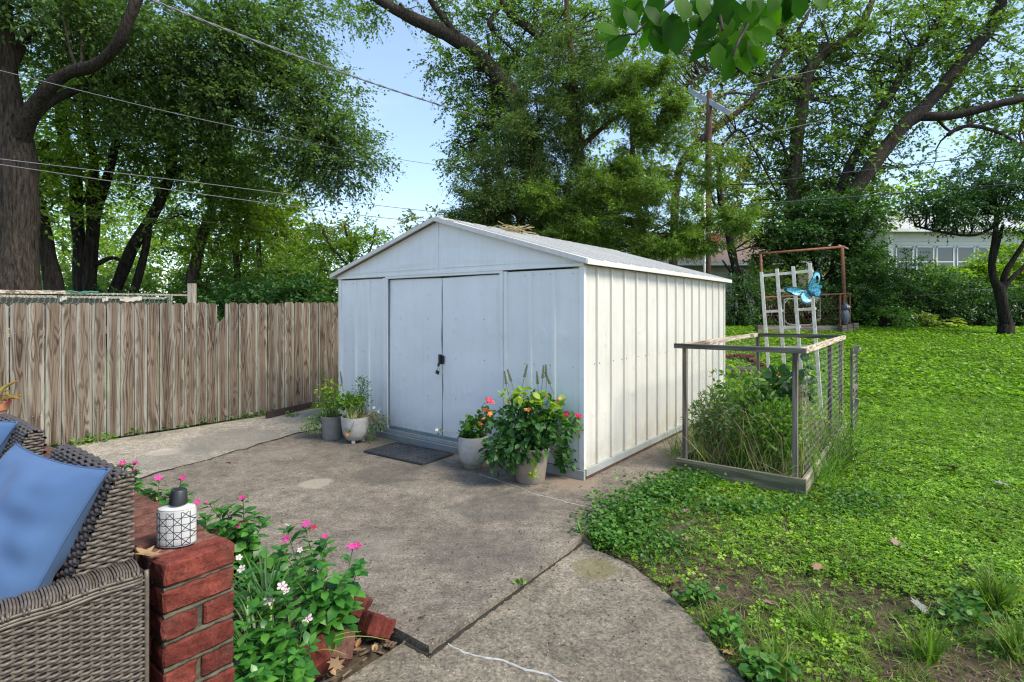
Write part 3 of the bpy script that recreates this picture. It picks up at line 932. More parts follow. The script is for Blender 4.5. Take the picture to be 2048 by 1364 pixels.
# doormat
mat_ = thing('doormat', 'black rubber doormat with raised pattern lying before the shed doors', 'doormat', (-1.015, 5.36, 0), math.radians(-34.5))
MB().box2((-.40, -.222, .001), (.40, .222, .014)).build('mat_base', M['rubber'], mat_, bevel=.004)
mb = MB()
for i in range(13):
    for j in range(7):
        x = -.36 + i * .06; y = -.18 + j * .06
        a = PI / 4 if (i + j) % 2 else -PI / 4
        mb.box((x, y, .016), (.040, .010, .006), Matrix.Rotation(a, 3, 'Z'))
for s_ in (-1, 1):
    mb.box((0, s_ * .213, .016), (.79, .012, .006)); mb.box((s_ * .391, 0, .016), (.012, .41, .006))
mb.build('raised_pattern', M['rubber'], mat_)['kind'] = 'stuff'
# twigs on the roof
rt = thing('twig_bundle', 'small tangle of dry twigs lying on the shed roof near the ridge', 'twigs', shed.matrix_basis @ Vector((.13, 1.05, 2.29)), TH)
mb = MB()
for k in range(46):
    a = random.uniform(0, PI); l = random.uniform(.05, .16); c = Vector((random.gauss(0, .035), random.gauss(0, .13), random.uniform(.02, .07)))
    d = Vector((math.cos(a) * .5, math.sin(a), random.uniform(-.4, .5))).normalized() * l
    mb.tube([c - d, c + Vector((0, 0, .015)), c + d], .004, 4)
mb.build('twigs', M['stem_dry'], rt)['kind'] = 'stuff'

# =================================================================== WOODEN FENCE
FD = Vector((.64, .77, 0)).normalized(); FN = Vector((-.77, .64, 0)).normalized()
F_ANG = math.atan2(FD.y, FD.x)
FK = math.hypot(.64, .77)
fence = thing('wooden_fence', 'weathered grey brown wooden board fence along the left side of the patio', 'fence', Fs(0), F_ANG)
def board_mesh(w, h, ear=.022, th=.017, prof=None):
    poly = prof or [(-w / 2, 0), (w / 2, 0), (w / 2, h - ear * 1.2), (w / 2 - ear, h), (-w / 2 + ear, h), (-w / 2, h - ear * 1.2)]
    return MB().prism(poly, lambda a, b: (a, 0, b), lambda a, b: (a, th, b))
bx_px = [-140, -95, -60, -20, 18.8, 55.7, 89.5, 122.4, 153.8, 184.6, 213.3, 241.3, 268.7, 295, 318.9, 344.9, 369.8, 392.4, 415.1, 435.1, 457, 476.8, 496.3, 516.1, 534.9, 552, 569.1, 587.9, 605, 621.4, 636.8, 651.8, 667.2, 678.5]
def s_of(px):
    r = (px - 1024) / FPX
    return (r * 5.63 + 4.73) / (.64 - .77 * r) * FK
svals = [s_of(p) for p in bx_px]
while svals[-1] < 5.6: svals.append(svals[-1] + .127)
while svals[0] > -2.6: svals.insert(0, svals[0] - .13)
hs_ = lambda s: 1.472 + .012 * s + random.uniform(-.008, .008)
cache = {}
for k, (a, b) in enumerate(zip(svals[:-1], svals[1:])):
    w = (b - a) - .0075; c = (a + b) / 2
    brk = abs(a - s_of(435.1)) < .02
    h = hs_(c)
    if brk:
        prof = [(-w / 2, 0), (w / 2, 0), (w / 2, h - .02), (w / 2 - .012, h), (w / 2 - .03, h - .01), (w / 2 - .034, h - .20), (w / 2 - .05, h - .175), (0, h - .205), (-w / 2 + .02, h - .24), (-w / 2, h - .26)]
        mb = board_mesh(w, h, prof=prof)
    else:
        mb = board_mesh(w, h, ear=random.uniform(.018, .026))
    o = mb.build('board', M['fence'], fence)
    o.location = (c, random.uniform(-.004, .004), .0 + random.uniform(0, .012))
    o.rotation_euler = (random.gauss(0, .004), random.gauss(0, .002), random.gauss(0, .012))
    if brk: o['label'] = 'fence board with a broken notched top'
for z in (.32, 1.18):
    MB().box2((-2.6, .022, z - .035), (5.6, .06, z + .055)).build('rail', M['greywood_x'], fence)
for s_ in (-1.6, .8, 3.2, 5.4):
    MB().box2((s_, .062, -.1), (s_ + .09, .15, 1.42)).build('fence_post', M['greywood'], fence)
ka, kb = gp(533, 838), gp(622, 817)
kick = MB().bar((0, 0, 0), ((kb - ka).length, 0, 0), .03, .09).build('kick_board', M['kick'])
tag(kick, 'dark brown board lying at the foot of the fence behind the pots', 'board')
kick.location = ka + Vector((0, 0, .047)); kick.rotation_euler = (0, 0, math.atan2(kb.y - ka.y, kb.x - ka.x))
mb = MB()
for a, b in zip(svals[:-1], svals[1:]):
    for z in (.33, 1.19):
        for f_ in (.28, .72): mb.box((a + (b - a) * f_, -.006, z + random.uniform(-.012, .012)), (.006, .006, .006))
mb.build('nail_heads', M['screw'], fence)['kind'] = 'stuff'
# cage and post standing behind the fence
Bp = lambda px, back, z: None
def behind(px, back, z):
    s_ = s_of(px) ; p = Fs(s_ / FK) + FN * back
    # slide so that it stands at the column px after moving back
    r = (px - 1024) / FPX
    q = Vector((-4.73, 5.63, 0)) + FN * back
    t = (r * q.y - q.x) / (FD.x - FD.y * r)
    return q + FD * t + Vector((0, 0, z))
cage = thing('wire_cage', 'low wire mesh cage with a board rim standing behind the wooden fence', 'wire cage', behind(150, .5, 0), 0)
zc = 1.60
MB().bar(behind(-60, .5, zc), behind(130, .5, zc + .005), .035, .035).build('rim_board', M['greywood_x'], cage, world=True)
MB().bar(behind(100, .55, zc - .005), behind(374, .55, zc + .0), .03, .022).build('rim_board', M['greywood_x'], cage, world=True)
MB().bar(behind(-60, 1.3, zc - .03), behind(330, 1.3, zc - .03), .03, .03).build('rim_board', M['greywood_x'], cage, world=True)
for px in (-50, 120, 340):
    MB().bar(behind(px, .53, -.1), behind(px, .53, zc), .04, .04).build('cage_post', M['greywood'], cage, world=True)
def hexmesh(mb, f, nu, nv, cu, cv, r=.0011, sides=3, skip=0.0):
    """chicken wire; f maps (u,v) metres to a point"""
    for i in range(nu):
        for j in range(nv):
            u = (i + (.5 if j % 2 else 0)) * cu; v = j * cv
            a = (u, v); b = (u, v + cv * .55); c1 = (u + cu / 2, v + cv); c2 = (u - cu / 2, v + cv)
            if random.random() < skip: continue
            jit = lambda p: f(p[0] + .08 * cu * math.sin(p[1] * 31 + p[0] * 17), p[1] + .08 * cv * math.sin(p[0] * 41))
            mb.tube([jit(a), jit(b)], r, sides, False)
            mb.tube([jit(b), jit(c1)], r, sides, False)
            if c2[0] >= 0: mb.tube([jit(b), jit(c2)], r, sides, False)
mb = MB()
p0 = behind(-60, .5, 0); p1 = behind(350, .5, 0); ll = (p1 - p0).length; dd = (p1 - p0).normalized()
hexmesh(mb, lambda u, v: p0 + dd * min(u, ll) + Vector((0, 0, 1.35 + v)), int(ll / .05), 5, .05, .05, .003)
mb.build('wire_mesh', M['net_green'], cage, world=True)['kind'] = 'stuff'
mb = MB()
q0 = behind(-60, 1.25, 0)
mb.add([behind(-60, .8, 1.2), behind(330, .8, 1.2), behind(330, .8, 1.52), behind(-60, .8, 1.55)], [(0, 1, 2, 3)])
mb.add([p + FN * .01 for p in (behind(-60, .8, 1.2), behind(330, .8, 1.2), behind(330, .8, 1.52), behind(-60, .8, 1.55))], [(3, 2, 1, 0)])
mb.build('dark_panel', M['kick'], cage, world=True)  # dark upright sheet inside the cage, behind the mesh
mb = MB()
for px, w in ((120, 14), (205, 12), (240, 40), (262, 22)):
    a = behind(px, .46, 1.49); b = behind(px + w, .46, 1.51)
    d = (b - a); V = []; n_ = 6
    for i in range(n_ + 1):
        V.append(a + d * (i / n_) + Vector((0, 0, random.uniform(0, .03)))); V.append(a + d * (i / n_) + Vector((0, 0, random.uniform(.04, .075))) + FN * .02)
    mb.add(V, [(2 * i, 2 * i + 2, 2 * i + 3, 2 * i + 1) for i in range(n_)])
mb.build('torn_sheet', M['torn'], cage, world=True)['kind'] = 'stuff'
mb = MB()
for k in range(3):
    mb.tube([behind(85 + i * 14, .49, zc + .012 + .012 * math.sin(i * 1.9 + k)) for i in range(9)], .006, 4)
mb.build('green_twine', M['net_green'], cage, world=True)['kind'] = 'stuff'
pp = behind(384, .35, 0)
post = MB().box2((-.036, -.036, -.1), (.036, .036, 1.745)).build('wood_post', M['greywood'])
post.location = pp; tag(post, 'lone grey wooden post rising behind the fence boards', 'post')

# =================================================================== BRICK WALL
WC = Vector((-.971, 1.52, 0))
WT = .704
bw = thing('brick_wall', 'low red brick wall end with mossy mortar beside the wicker chair', 'brick wall', WC, TH)
def brick_mesh(l=.195, w=.092, h=.064, seed=0):
    import bmesh
    bm = bmesh.new()
    bmesh.ops.create_cube(bm, size=1)
    for v in bm.verts: v.co = Vector((v.co.x * l, v.co.y * w, v.co.z * h))
    bmesh.ops.bevel(bm, geom=bm.edges[:], offset=.0065, segments=1, affect='EDGES')
    bmesh.ops.subdivide_edges(bm, edges=[e for e in bm.edges if e.calc_length() > .05], cuts=2, use_grid_fill=True)
    rnd = random.Random(seed)
    for v in bm.verts:
        d = noise.noise_vector(v.co * 22 + Vector((seed * 7, 0, 0)))
        v.co += d * .0065
        if rnd.random() < .06: v.co *= .965
    me = bpy.data.meshes.new('brick'); bm.to_mesh(me); bm.free()
    return me
bms = [brick_mesh(seed=k) for k in range(6)]
for me in bms: me.materials.append(M['brick'])
bms_old = []
for me in bms[:4]:
    m2 = me.copy(); m2.transform(Matrix.Diagonal((1, .93, .97, 1))); m2.materials.clear(); m2.materials.append(M['brick_old']); bms_old.append(m2)
def brick(parent, loc, rot, old=False):
    o = new_obj('brick', random.choice(bms_old if old else bms))
    o.parent = parent; o.location = loc
    o.rotation_euler = (rot[0] + random.gauss(0, .008), rot[1] + random.gauss(0, .008), rot[2] + random.gauss(0, .012))
    return o
LW = 3.2
for c in range(9):
    z = WT - .032 - c * .0765
    if c in (0, 1, 3, 5, 7):
        for k in range(32):
            j = .006 if c == 0 else .0
            brick(bw, (-.046 - k * .1005 + (0 if c else .004), .1, z + random.uniform(-.002, .002)), (0, 0, PI / 2), old=(c == 0 and k > 0))
    else:
        for k in range(16):
            for y in (.046, .152):
                o = brick(bw, (-.0975 - k * .201, y, z), (0, 0, 0))
MB().box2((-LW, .010, -.05), (-.014, .190, WT - .012)).build('mortar', M['mortar'], bw)
mb = MB()
for c in range(8):
    z = WT - .070 - c * .0765
    pts = [(-.009 + random.uniform(-.004, .003), y, z + random.uniform(-.002, .002)) for y in np.linspace(.004, .196, 12)]
    mb.tube(pts, [random.uniform(.005, .0085) for _ in pts], 6)
mb.build('mortar_joint', M['mortar'], bw)['kind'] = 'stuff'

# =================================================================== WICKER CHAIRS
def weave(name, P0, U, V, Nn, lu, lv, row, col, r, amp, mat, parent, ur=None, phase_same=False, n_side=6, flat=1.0):
    P0, U, V, Nn = (np.array(a, float) for a in (P0, U, V, Nn))
    per = 4
    vs = []; loops = []
    base = 0
    rows = int(lv / row)
    ang = np.linspace(0, 2 * PI, n_side, endpoint=False)
    cs = np.cos(ang)[:, None] * V * r * flat + np.sin(ang)[:, None] * Nn * r
    for i in range(rows):
        v = (i + .5) * row
        u0, u1 = ur(v) if ur else (0, lu)
        if u1 - u0 < col * .3: continue
        u = np.arange(u0, u1 + 1e-6, col * 2 / (per * 2))
        ph = 0 if phase_same else PI * (i % 2)
        off = amp * np.cos(PI * u / col + ph)
        jit = rng.normal(0, r * .12, len(u))
        cen = P0 + u[:, None] * U + (v + jit)[:, None] * V + off[:, None] * Nn
        vv = cen[:, None, :] + cs[None]
        vs.append(vv.reshape(-1, 3))
        m = len(u)
        a = np.arange(m - 1)[:, None] * n_side + np.arange(n_side)[None]
        b = np.arange(m - 1)[:, None] * n_side + (np.arange(n_side)[None] + 1) % n_side
        loops.append((np.stack([a, b, b + n_side, a + n_side], -1) + base).reshape(-1, 4))
        base += m * n_side
    Vv = np.concatenate(vs); Lp = np.concatenate(loops)
    o = mesh_np(name, Vv, Lp, np.full(len(Lp), 4), mat, parent, smooth=True)
    o['kind'] = 'stuff'
    return o
def armchair(e_off, label, grp):
    org = WC + E1 * e_off + E2 * -.04
    ch = thing('wicker_armchair', label, 'armchair', org, TH, grp)
    XA, XB = .012, -.705   # outer faces of the near and far arm
    ZF = .12
    AZ = .724
    wd, wdk = M['wicker'], M['wicker_shaded']
    for (xa, xb) in ((XA, XA - .105), (XB - .105, XB)):
        x0, x1 = min(xa, xb) + .007, max(xa, xb) - .007
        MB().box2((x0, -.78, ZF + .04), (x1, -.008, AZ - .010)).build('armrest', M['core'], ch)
    # outer face of the near arm
    if e_off == 0: weave('outer_weave', (XA - .004, -.78, ZF + .03), (0, 1, 0), (0, 0, 1), (1, 0, 0), .775, AZ - ZF - .045, .0092, .0215, .0042, .0036, wd, ch)
    if e_off == 0: weave('outer_stakes', (XA - .006, -.78, ZF + .03), (0, 0, 1), (0, 1, 0), (1, 0, 0), AZ - ZF - .04, .775, .0215, .0184, .0040, .0016, wd, ch)
    if e_off == 0: weave('inner_weave', (XA - .101, -.78, ZF + .25), (0, 1, 0), (0, 0, 1), (-1, 0, 0), .74, AZ - ZF - .27, .012, .024, .005, .004, wdk, ch)
    # top of the arm: fine strands across, bulging over the stakes
    n_ = int(.775 / .0066)
    vs = []; lp = []
    for i in range(n_):
        y = -.78 + i * .0066
        hz_ = AZ - .006 + .0055 * abs(math.sin(PI * y / .037))
        xs_ = np.array([XA + .002, XA - .004, XA - .02, XA - .05, XA - .085, XA - .10, XA - .107])
        zs_ = np.array([-.020, -.007, 0, .003, 0, -.007, -.018]) + hz_
        m = len(xs_); ang = np.linspace(0, 2 * PI, 5, endpoint=False)
        cen = np.stack([xs_, np.full(m, y) + .010 * np.linspace(-1, 1, m), zs_], 1)
        vv = cen[:, None, :] + np.stack([np.zeros(5), np.cos(ang) * .0031, np.sin(ang) * .003], 1)[None]
        b0 = i * m * 5
        a = np.arange(m - 1)[:, None] * 5 + np.arange(5)[None]; b = np.arange(m - 1)[:, None] * 5 + (np.arange(5)[None] + 1) % 5
        lp.append((np.stack([a, b, b + 5, a + 5], -1) + b0).reshape(-1, 4)); vs.append(vv.reshape(-1, 3))
    Lp = np.concatenate(lp)
    mesh_np('arm_top_weave', np.concatenate(vs), Lp, np.full(len(Lp), 4), wd, ch, smooth=True)['kind'] = 'stuff'
    mb = MB()
    for dz in (-.016, -.026, -.034):
        mb.tube([(XA + .003 + .001 * math.sin(i * 1.3 + dz * 300), -.78 + i * .0225, AZ + dz + .002 * math.sin(i * .9)) for i in range(35)], .0044, 6)
    for i in range(21):
        y = -.77 + i * .037
        for dy in (-.0045, .0045): mb.tube([(XA - .004, y + dy, AZ - .004), (XA + .006, y + dy, AZ - .010), (XA + .005, y + dy, AZ - .020)], .0036, 5)
    mb.build('edge_binding', wd, ch, smooth=True)['kind'] = 'stuff'
    MB().tube([(XA, -.004, z) for z in np.linspace(ZF, AZ - .01, 20)], .006, 6).build('corner_stake', wd, ch, smooth=True)
    # backrest
    xr, xl = XA - .108, XB + .003
    zt = .955 - .01
    fy = lambda z: -.040 - (.955 - z) * .40
    mb = MB()
    zz = [.30, .5, .7, .86, zt - .02]
    V = []
    for z in zz:
        V += [(xr - .006, -.008, z), (xr - .006, fy(z) + .008, z), (xl + .02, fy(z) + .008, z), (xl + .02, -.008, z)]
    Fc = []
    for i in range(len(zz) - 1):
        for k in range(4):
            Fc.append((i * 4 + k, (i + 1) * 4 + k, (i + 1) * 4 + (k + 1) % 4, i * 4 + (k + 1) % 4))
    Fc.append(tuple(len(zz) * 4 - 4 + k for k in range(4)))
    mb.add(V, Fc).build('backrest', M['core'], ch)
    # end face
    weave('back_end_weave', (xr, 0, .45), (0, -1, 0), (0, 0, 1), (1, 0, 0), 1, zt - .45, .0105, .023, .0052, .0042, wd, ch, ur=lambda v: (0.0, -fy(.45 + v) + .004))
    # front face, sloping
    top = np.array([xr, fy(zt), zt]); bot = np.array([xr, fy(.45), .45])
    sl = np.linalg.norm(top - bot); vd = (top - bot) / sl
    nn = np.cross(vd, np.array([1.0, 0, 0])); nn = nn if nn[1] < 0 else -nn
    weave('back_front_weave', bot, (-1, 0, 0), vd, nn, xr - xl - .02, sl, .0108, .024, .0054, .0038, wdk, ch)
    if e_off > 0: weave('back_rear_weave', (xr, .0, .45), (-1, 0, 0), (0, 0, 1), (0, 1, 0), xr - xl - .02, zt - .45, .0145, .030, .007, .005, wdk, ch)
    # rounded top
    for k, (yy, zz_) in enumerate(((-.001, zt + .000), (-.011, zt + .007), (-.022, zt + .009), (-.033, zt + .007), (-.043, zt + .000))):
        n2 = int((xr - xl) / .0075)
        pts = [(xr - i * .0075, yy, zz_ + .0036 * math.cos(PI * i * .0075 / .030 + PI * (k % 2)) - (.012 * max(0, (i / n2 - .8) / .2) ** 2)) for i in range(n2)]
        mb = MB().tube(pts, .0058, 6); mb.build('top_strand', wdk, ch, smooth=True)
    weave('back_far_weave', (xl + .016, 0, .45), (0, -1, 0), (0, 0, 1), (-1, 0, 0), 1, zt - .45, .0115, .023, .0052, .004, wdk, ch, ur=lambda v: (0.0, -fy(.45 + v)))
    # seat, cushion, feet
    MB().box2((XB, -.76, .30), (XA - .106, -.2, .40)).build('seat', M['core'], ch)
    MB().box2((XB + .005, -.77, .405), (XA - .112, -.22, .52)).build('seat_cushion', M['blue'], ch, bevel=.03)
    for x in (XA - .05, XB - .05):
        for y in (-.74, -.04):
            MB().box((x, y, ZF + .022), (.05, .05, .044)).build('foot', M['black'], ch)
    return ch
armchair(0, 'brown wicker armchair nearest the low brick wall end', 'wicker armchairs in front of the brick wall')
armchair(.93, 'brown wicker armchair partly visible at the left edge of the photo', 'wicker armchairs in front of the brick wall')

def pillow(loc_e1, label, grp, a=.245, b=.235, tilt=.02, lift=0):
    org = WC + E1 * loc_e1 + E2 * -.25
    pw = thing('throw_pillow', label, 'pillow', org + Vector((0, 0, .775 + lift)), TH, grp)
    n_ = 36; V = []; Fc = []
    vd = Vector((0, .20, .375)).normalized(); ud = Vector((-.46, -.105, tilt)).normalized(); nn = ud.cross(vd).normalized()
    if nn.y > 0: nn = -nn
    for side in (1, -1):
        for j in range(n_ + 1):
            for i in range(n_ + 1):
                u = -1 + 2 * i / n_; v = -1 + 2 * j / n_
                x = a * u * (1 - .085 * (1 - v * v) ** .8); y = b * v * (1 - .085 * (1 - u * u) ** .8)
                t = max(0, (1 - u ** 2)) ** .42 * max(0, (1 - v ** 2)) ** .42
                th = .098 * t
                wr = .028 * noise.noise(Vector((u * 1.6 + v * 1.2, v * 3.0 - u, side * 3))) + .010 * math.sin(7 * math.atan2(v, u + .001)) * (1 - t) * t * 2
                p = ud * x + vd * y + nn * side * (th + wr * t + .001)
                V.append(p)
    m = (n_ + 1) ** 2
    for sd in (0, 1):
        for j in range(n_):
            for i in range(n_):
                q = j * (n_ + 1) + i + sd * m
                f = (q, q + 1, q + n_ + 2, q + n_ + 1); Fc.append(f if sd == 0 else f[::-1])
    MB().add(V, Fc).build('cover', M['blue'], pw, smooth=True)
    rim = [V[i] for i in range(n_ + 1)] + [V[j * (n_ + 1) + n_] for j in range(1, n_ + 1)] + [V[n_ * (n_ + 1) + i] for i in range(n_ - 1, -1, -1)] + [V[j * (n_ + 1)] for j in range(n_ - 1, -1, -1)]
    MB().tube(rim, .0035, 6).build('piping', M['piping'], pw, smooth=True)
    return pw
pillow(.37, 'blue square throw pillow leaning on the nearer wicker armchair back', 'blue throw pillows')
pillow(1.42, 'blue throw pillow cut off by the left edge behind the other pillow', 'blue throw pillows')

# =================================================================== THINGS ON THE WALL
bt = thing('ceramic_bottle', 'white ceramic bottle with dark star pattern and black cap on the brick wall', 'bottle', (-1.0215, 1.665, WT + .001), math.radians(12))
def m_star():
    t = NT('star_pattern_glaze')
    tc = t.n('ShaderNodeTexCoord'); sx = t.n('ShaderNodeSeparateXYZ'); t.l(tc.outputs['Object'], sx.inputs[0])
    x = t.math('ADD', sx.outputs['X'], .2022); z = t.math('ADD', sx.outputs['Z'], .2)
    a = .0205
    def line(e, period, w):
        f = t.math('PINGPONG', e, period / 2)
        return t.math('LESS_THAN', f, w)
    parts = [line(x, a, .0010), line(z, a, .0010), line(t.math('ADD', x, z), 2 * a, .0016), line(t.math('SUBTRACT', t.math('ADD', x, 1.0045), z), 2 * a, .0016)]
    m = parts[0]
    for p in parts[1:]: m = t.math('MAXIMUM', m, p)
    inz = t.math('MULTIPLY', t.math('GREATER_THAN', sx.outputs['Z'], .004), t.math('LESS_THAN', sx.outputs['Z'], .1045))
    m = t.math('MULTIPLY', m, inz)
    col = t.mix(m, (.50, .50, .46), (.028, .032, .065))
    return t.fin(col, .3, 0, .5)
mb = MB().lathe([(.050, 0), (.0535, .003), (.054, .02), (.054, .105), (.053, .109)], 48, sx=1.0, sy=.62)
mb.build('body', m_star(), bt, smooth=True, auto=True)
MB().lathe([(.053, .109), (.050, .113), (.030, .118), (.018, .120), (.017, .126)], 48, sx=1.0, sy=.62).build('shoulder', M['glaze'], bt, smooth=True)
cp = MB().lathe([(.023, .0), (.0255, .002), (.0215, .042), (.0195, .044)], 28).build('cap', M['black'], bt, smooth=True, auto=True)
cp.location = (.004, 0, .122); cp.rotation_euler = (0, .06, 0)
# curled oak leaf
prof = [(0, 0), (.012, .006), (.03, .008), (.04, .028), (.052, .010), (.07, .012), (.082, .036), (.094, .012), (.110, .010), (.128, .0)]
poly = prof + [(a, -b) for a, b in reversed(prof[1:-1])]
mb = MB()
def lf(a, b): return Vector((a - .06, b, .006 + 1.1 * abs(b) ** 1.3 + 3.5 * (a - .06) ** 2))
mb.prism(poly, lf, lambda a, b: lf(a, b) + Vector((0, 0, .0012)))
dl = mb.build('oak_leaf', M['deadleaf']); dl.location = (-1.045, 1.575, WT + .002); dl.rotation_euler = (0, 0, math.radians(160)); dl.scale = (.8, .8, .8)
tag(dl, 'curled brown oak leaf lying on the brick wall behind the wicker armchair', 'leaf')

def pot(name, prof, mat, parent, n=40, inner=True):
    z1 = prof[-1][1]; r1 = prof[-1][0]
    p = prof + [(r1 - .012, z1), (r1 - .016, z1 - .03)]
    return MB().lathe(p, n).build(name, mat, parent, smooth=True, auto=True)
def soil_disc(r, z, parent):
    MB().lathe([(r, z - .02), (r, z), (r * .5, z + .006)], 24).build('soil', M['soil'], parent, smooth=True)

tp = thing('terracotta_pot', 'terracotta pot with orange leaves at the far left on the brick wall', 'potted plant', (-3.235, 3.395, WT + .002))
pot('pot', [(.058, 0), (.078, .085), (.086, .086), (.092, .125)], M['terracotta'], tp)
soil_disc(.075, .11, tp)
n_ = 26
O = np.zeros((n_, 3)); O[:, 2] = .12 + rng.random(n_) * .06; dr = unit(np.stack([rng.normal(.5, .7, n_), rng.normal(0, .6, n_), rng.random(n_) * .7], 1))
O += dr * .06
scatter('leaves', leaf8(.16), O, frames(dr, np.tile([0, 0, 1.], (n_, 1))), .07 + rng.random(n_) * .05, m_leaf('orange_leaf', [(0, (.35, .16, .05)), (.5, (.5, .22, .05)), (1, (.25, .3, .06))], .4), tp)
O2 = np.stack([rng.uniform(.02, .09, 8), rng.normal(0, .03, 8), np.full(8, .135)], 1)
scatter('blossom', petals(), O2, frames(unit(rng.normal(0, 1, (8, 3))), np.tile([0, 0, 1.], (8, 1))), np.full(8, .018), M['petal_crimson'], tp)
# =================================================================== GARDEN BED WITH WIRE FRAME
bedO = Vector((2.254, 4.19, 0)); BL, BWd = 2.7, 1.02
gb = thing('raised_garden_bed', 'raised garden bed of mossy boards with a wood and chicken wire frame', 'raised bed', bedO, TH)
# local x: 0 at the right side, -BWd at the left; y into the distance
MB().box2((-BWd, 0, -.06), (0, .036, .108)).build('board', M['mosswood_x'], gb, bevel=.003)
MB().box2((-.036, .038, -.06), (0, BL, .105)).build('board', M['mosswood_y'], gb, bevel=.003)
MB().box2((-BWd, .038, -.06), (-BWd + .036, BL, .105)).build('board', M['mosswood_y'], gb, bevel=.003)
MB().box2((-BWd + .038, BL - .036, -.06), (-.038, BL, .105)).build('board', M['mosswood_x'], gb, bevel=.003)
MB().box2((-BWd + .036, .036, -.05), (-.036, BL - .036, .06)).build('soil', M['soil'], gb)
PH = 1.075
for (x, y, lean) in ((-.085, .06, 0), (-BWd + .06, .06, 0), (-.06, BL - .07, .0), (-BWd + .06, BL - .07, 0), (-.05, BL * .62, 0)):
    MB().box2((x - .018, y - .022, .0), (x + .018, y + .022, PH)).build('post', M['darkwood'], gb, bevel=.002)
MB().box2((-BWd - .02, .0, PH), (.0, .040, PH + .042)).build('rail', M['darkwood_x'], gb, bevel=.002)
MB().box2((-BWd + .03, BL - .09, PH), (-.02, BL - .05, PH + .045)).build('rail', M['darkwood_x'], gb, bevel=.002)
MB().box2((-.045, .042, PH - .002), (-.007, BL - .092, PH + .043)).build('rail', M['greywood_y'], gb, bevel=.002)
MB().box2((-BWd + .03, .042, PH - .002), (-BWd + .068, BL - .092, PH + .043)).build('rail', M['greywood_y'], gb, bevel=.002)
def panel(u0, v0, f, L_, Hh, skip=.05, r=.0006):
    mb = MB(); hexmesh(mb, f, int(L_ / .065), int(Hh / .056), .065, .056, .00045, 3, .08); return mb
wm = panel(0, 0, lambda u, v: Vector((-.03, .05 + u + .01 * math.sin(v * 9), .10 + v)), BL - .1, .97)
wm.build('wire_mesh', M['wire'], gb)['kind'] = 'stuff'
wm = panel(0, 0, lambda u, v: Vector((-BWd + .05, .05 + u, .10 + v)), BL - .1, .97)
wm.build('wire_mesh', M['wire'], gb)['kind'] = 'stuff'
wm = panel(0, 0, lambda u, v: Vector((-BWd + .05 + u, BL - .07, .10 + v)), BWd - .1, .97)
wm.build('wire_mesh', M['wire'], gb)['kind'] = 'stuff'
# little gate leaning on the far right side
gt = thing('wire_gate', 'narrow wooden gate frame propped against the right side of the raised bed', 'gate', bedO + E2 * 2.45 + E1 * -.10, TH)
MB().box2((0, -.5, .02), (.022, -.475, 1.02)).build('gate_post', M['darkwood'], gt)
MB().box2((0, -.02, .02), (.022, .005, 1.02)).build('gate_post', M['darkwood'], gt)
MB().box2((.006, -.46, .55), (.03, -.02, .59)).build('gate_rail', M['darkwood'], gt)
for z in (1.0, .45):
    MB().box((.055, -.50, z), (.04, .03, .09), Matrix.Rotation(.25, 3, 'Y')).build('hinge_block', M['greywood'], gt)
MB().tube([(.05, -.5, 1.0), (.10, -.52, .99)], .010, 8).build('bolt', M['steel'], gt)
mb = MB(); hexmesh(mb, lambda u, v: Vector((.016, -.46 + min(u, .44), .06 + v)), 8, 17, .055, .055, .0005, 3); mb.build('wire_mesh', M['wire'], gt)['kind'] = 'stuff'

# =================================================================== TRELLIS AND BUTTERFLY
TO = Vector((3.66, 7.0, float(gz(7.0)) - .05))
trl = thing('wooden_trellis', 'pale grey wooden lattice trellis leaning beside the raised garden bed', 'trellis', TO, TH)
trl.rotation_euler = (0, math.radians(-4.0), TH)
sp = .192; hT = 1.95
for k in range(4):
    MB().box2((k * sp - .3 - .020, -.010, 0), (k * sp - .3 + .020, .010, hT + (0.0, .02, .03, .05)[k])).build('slat', M['trellis'], trl, bevel=.002)
rung = [(1.90, -.06, 3.12), (1.68, .90, 2.12), (1.42, -.05, 1.12), (1.42, 1.92, 3.1), (1.20, .92, 2.12), (.94, -.06, 3.15), (.55, .0, 3.0)]
for z, a, b in rung:
    MB().box2((a * sp - .3 - .01, .0105, z - .017), (b * sp - .3 + .01, .027, z + .017)).build('rung', M['trellis'], trl, bevel=.002)
def m_wing():
    t = NT('turquoise_wing_enamel')
    v = t.coord('Object')
    vo = t.n('ShaderNodeTexVoronoi', _feature='DISTANCE_TO_EDGE'); vo.inputs['Scale'].default_value = 38
    mp = t.n('ShaderNodeMapping'); mp.inputs['Scale'].default_value = (1, 1, .45); t.l(v, mp.inputs['Vector']); t.l(mp.outputs[0], vo.inputs['Vector'])
    e = t.math('LESS_THAN', vo.outputs['Distance'], .055)
    col = t.ramp(t.noise(v, 9, 3), [(.35, (.02, .34, .52)), (.65, (.06, .50, .60))])
    col = t.mix(t.math('MULTIPLY', e, .75), col, (.55, .85, .85))
    return t.fin(col, .35, 0, .5)
M['wing'] = m_wing()
M['wing_dark'] = m_plain('dark_teal_enamel', (.008, .05, .075), .35, .4, 14)
BP = at(1617, 583, 6.72)
bf = thing('metal_butterfly', 'turquoise metal butterfly ornament fixed to the upper right of the trellis', 'ornament', BP, 0)
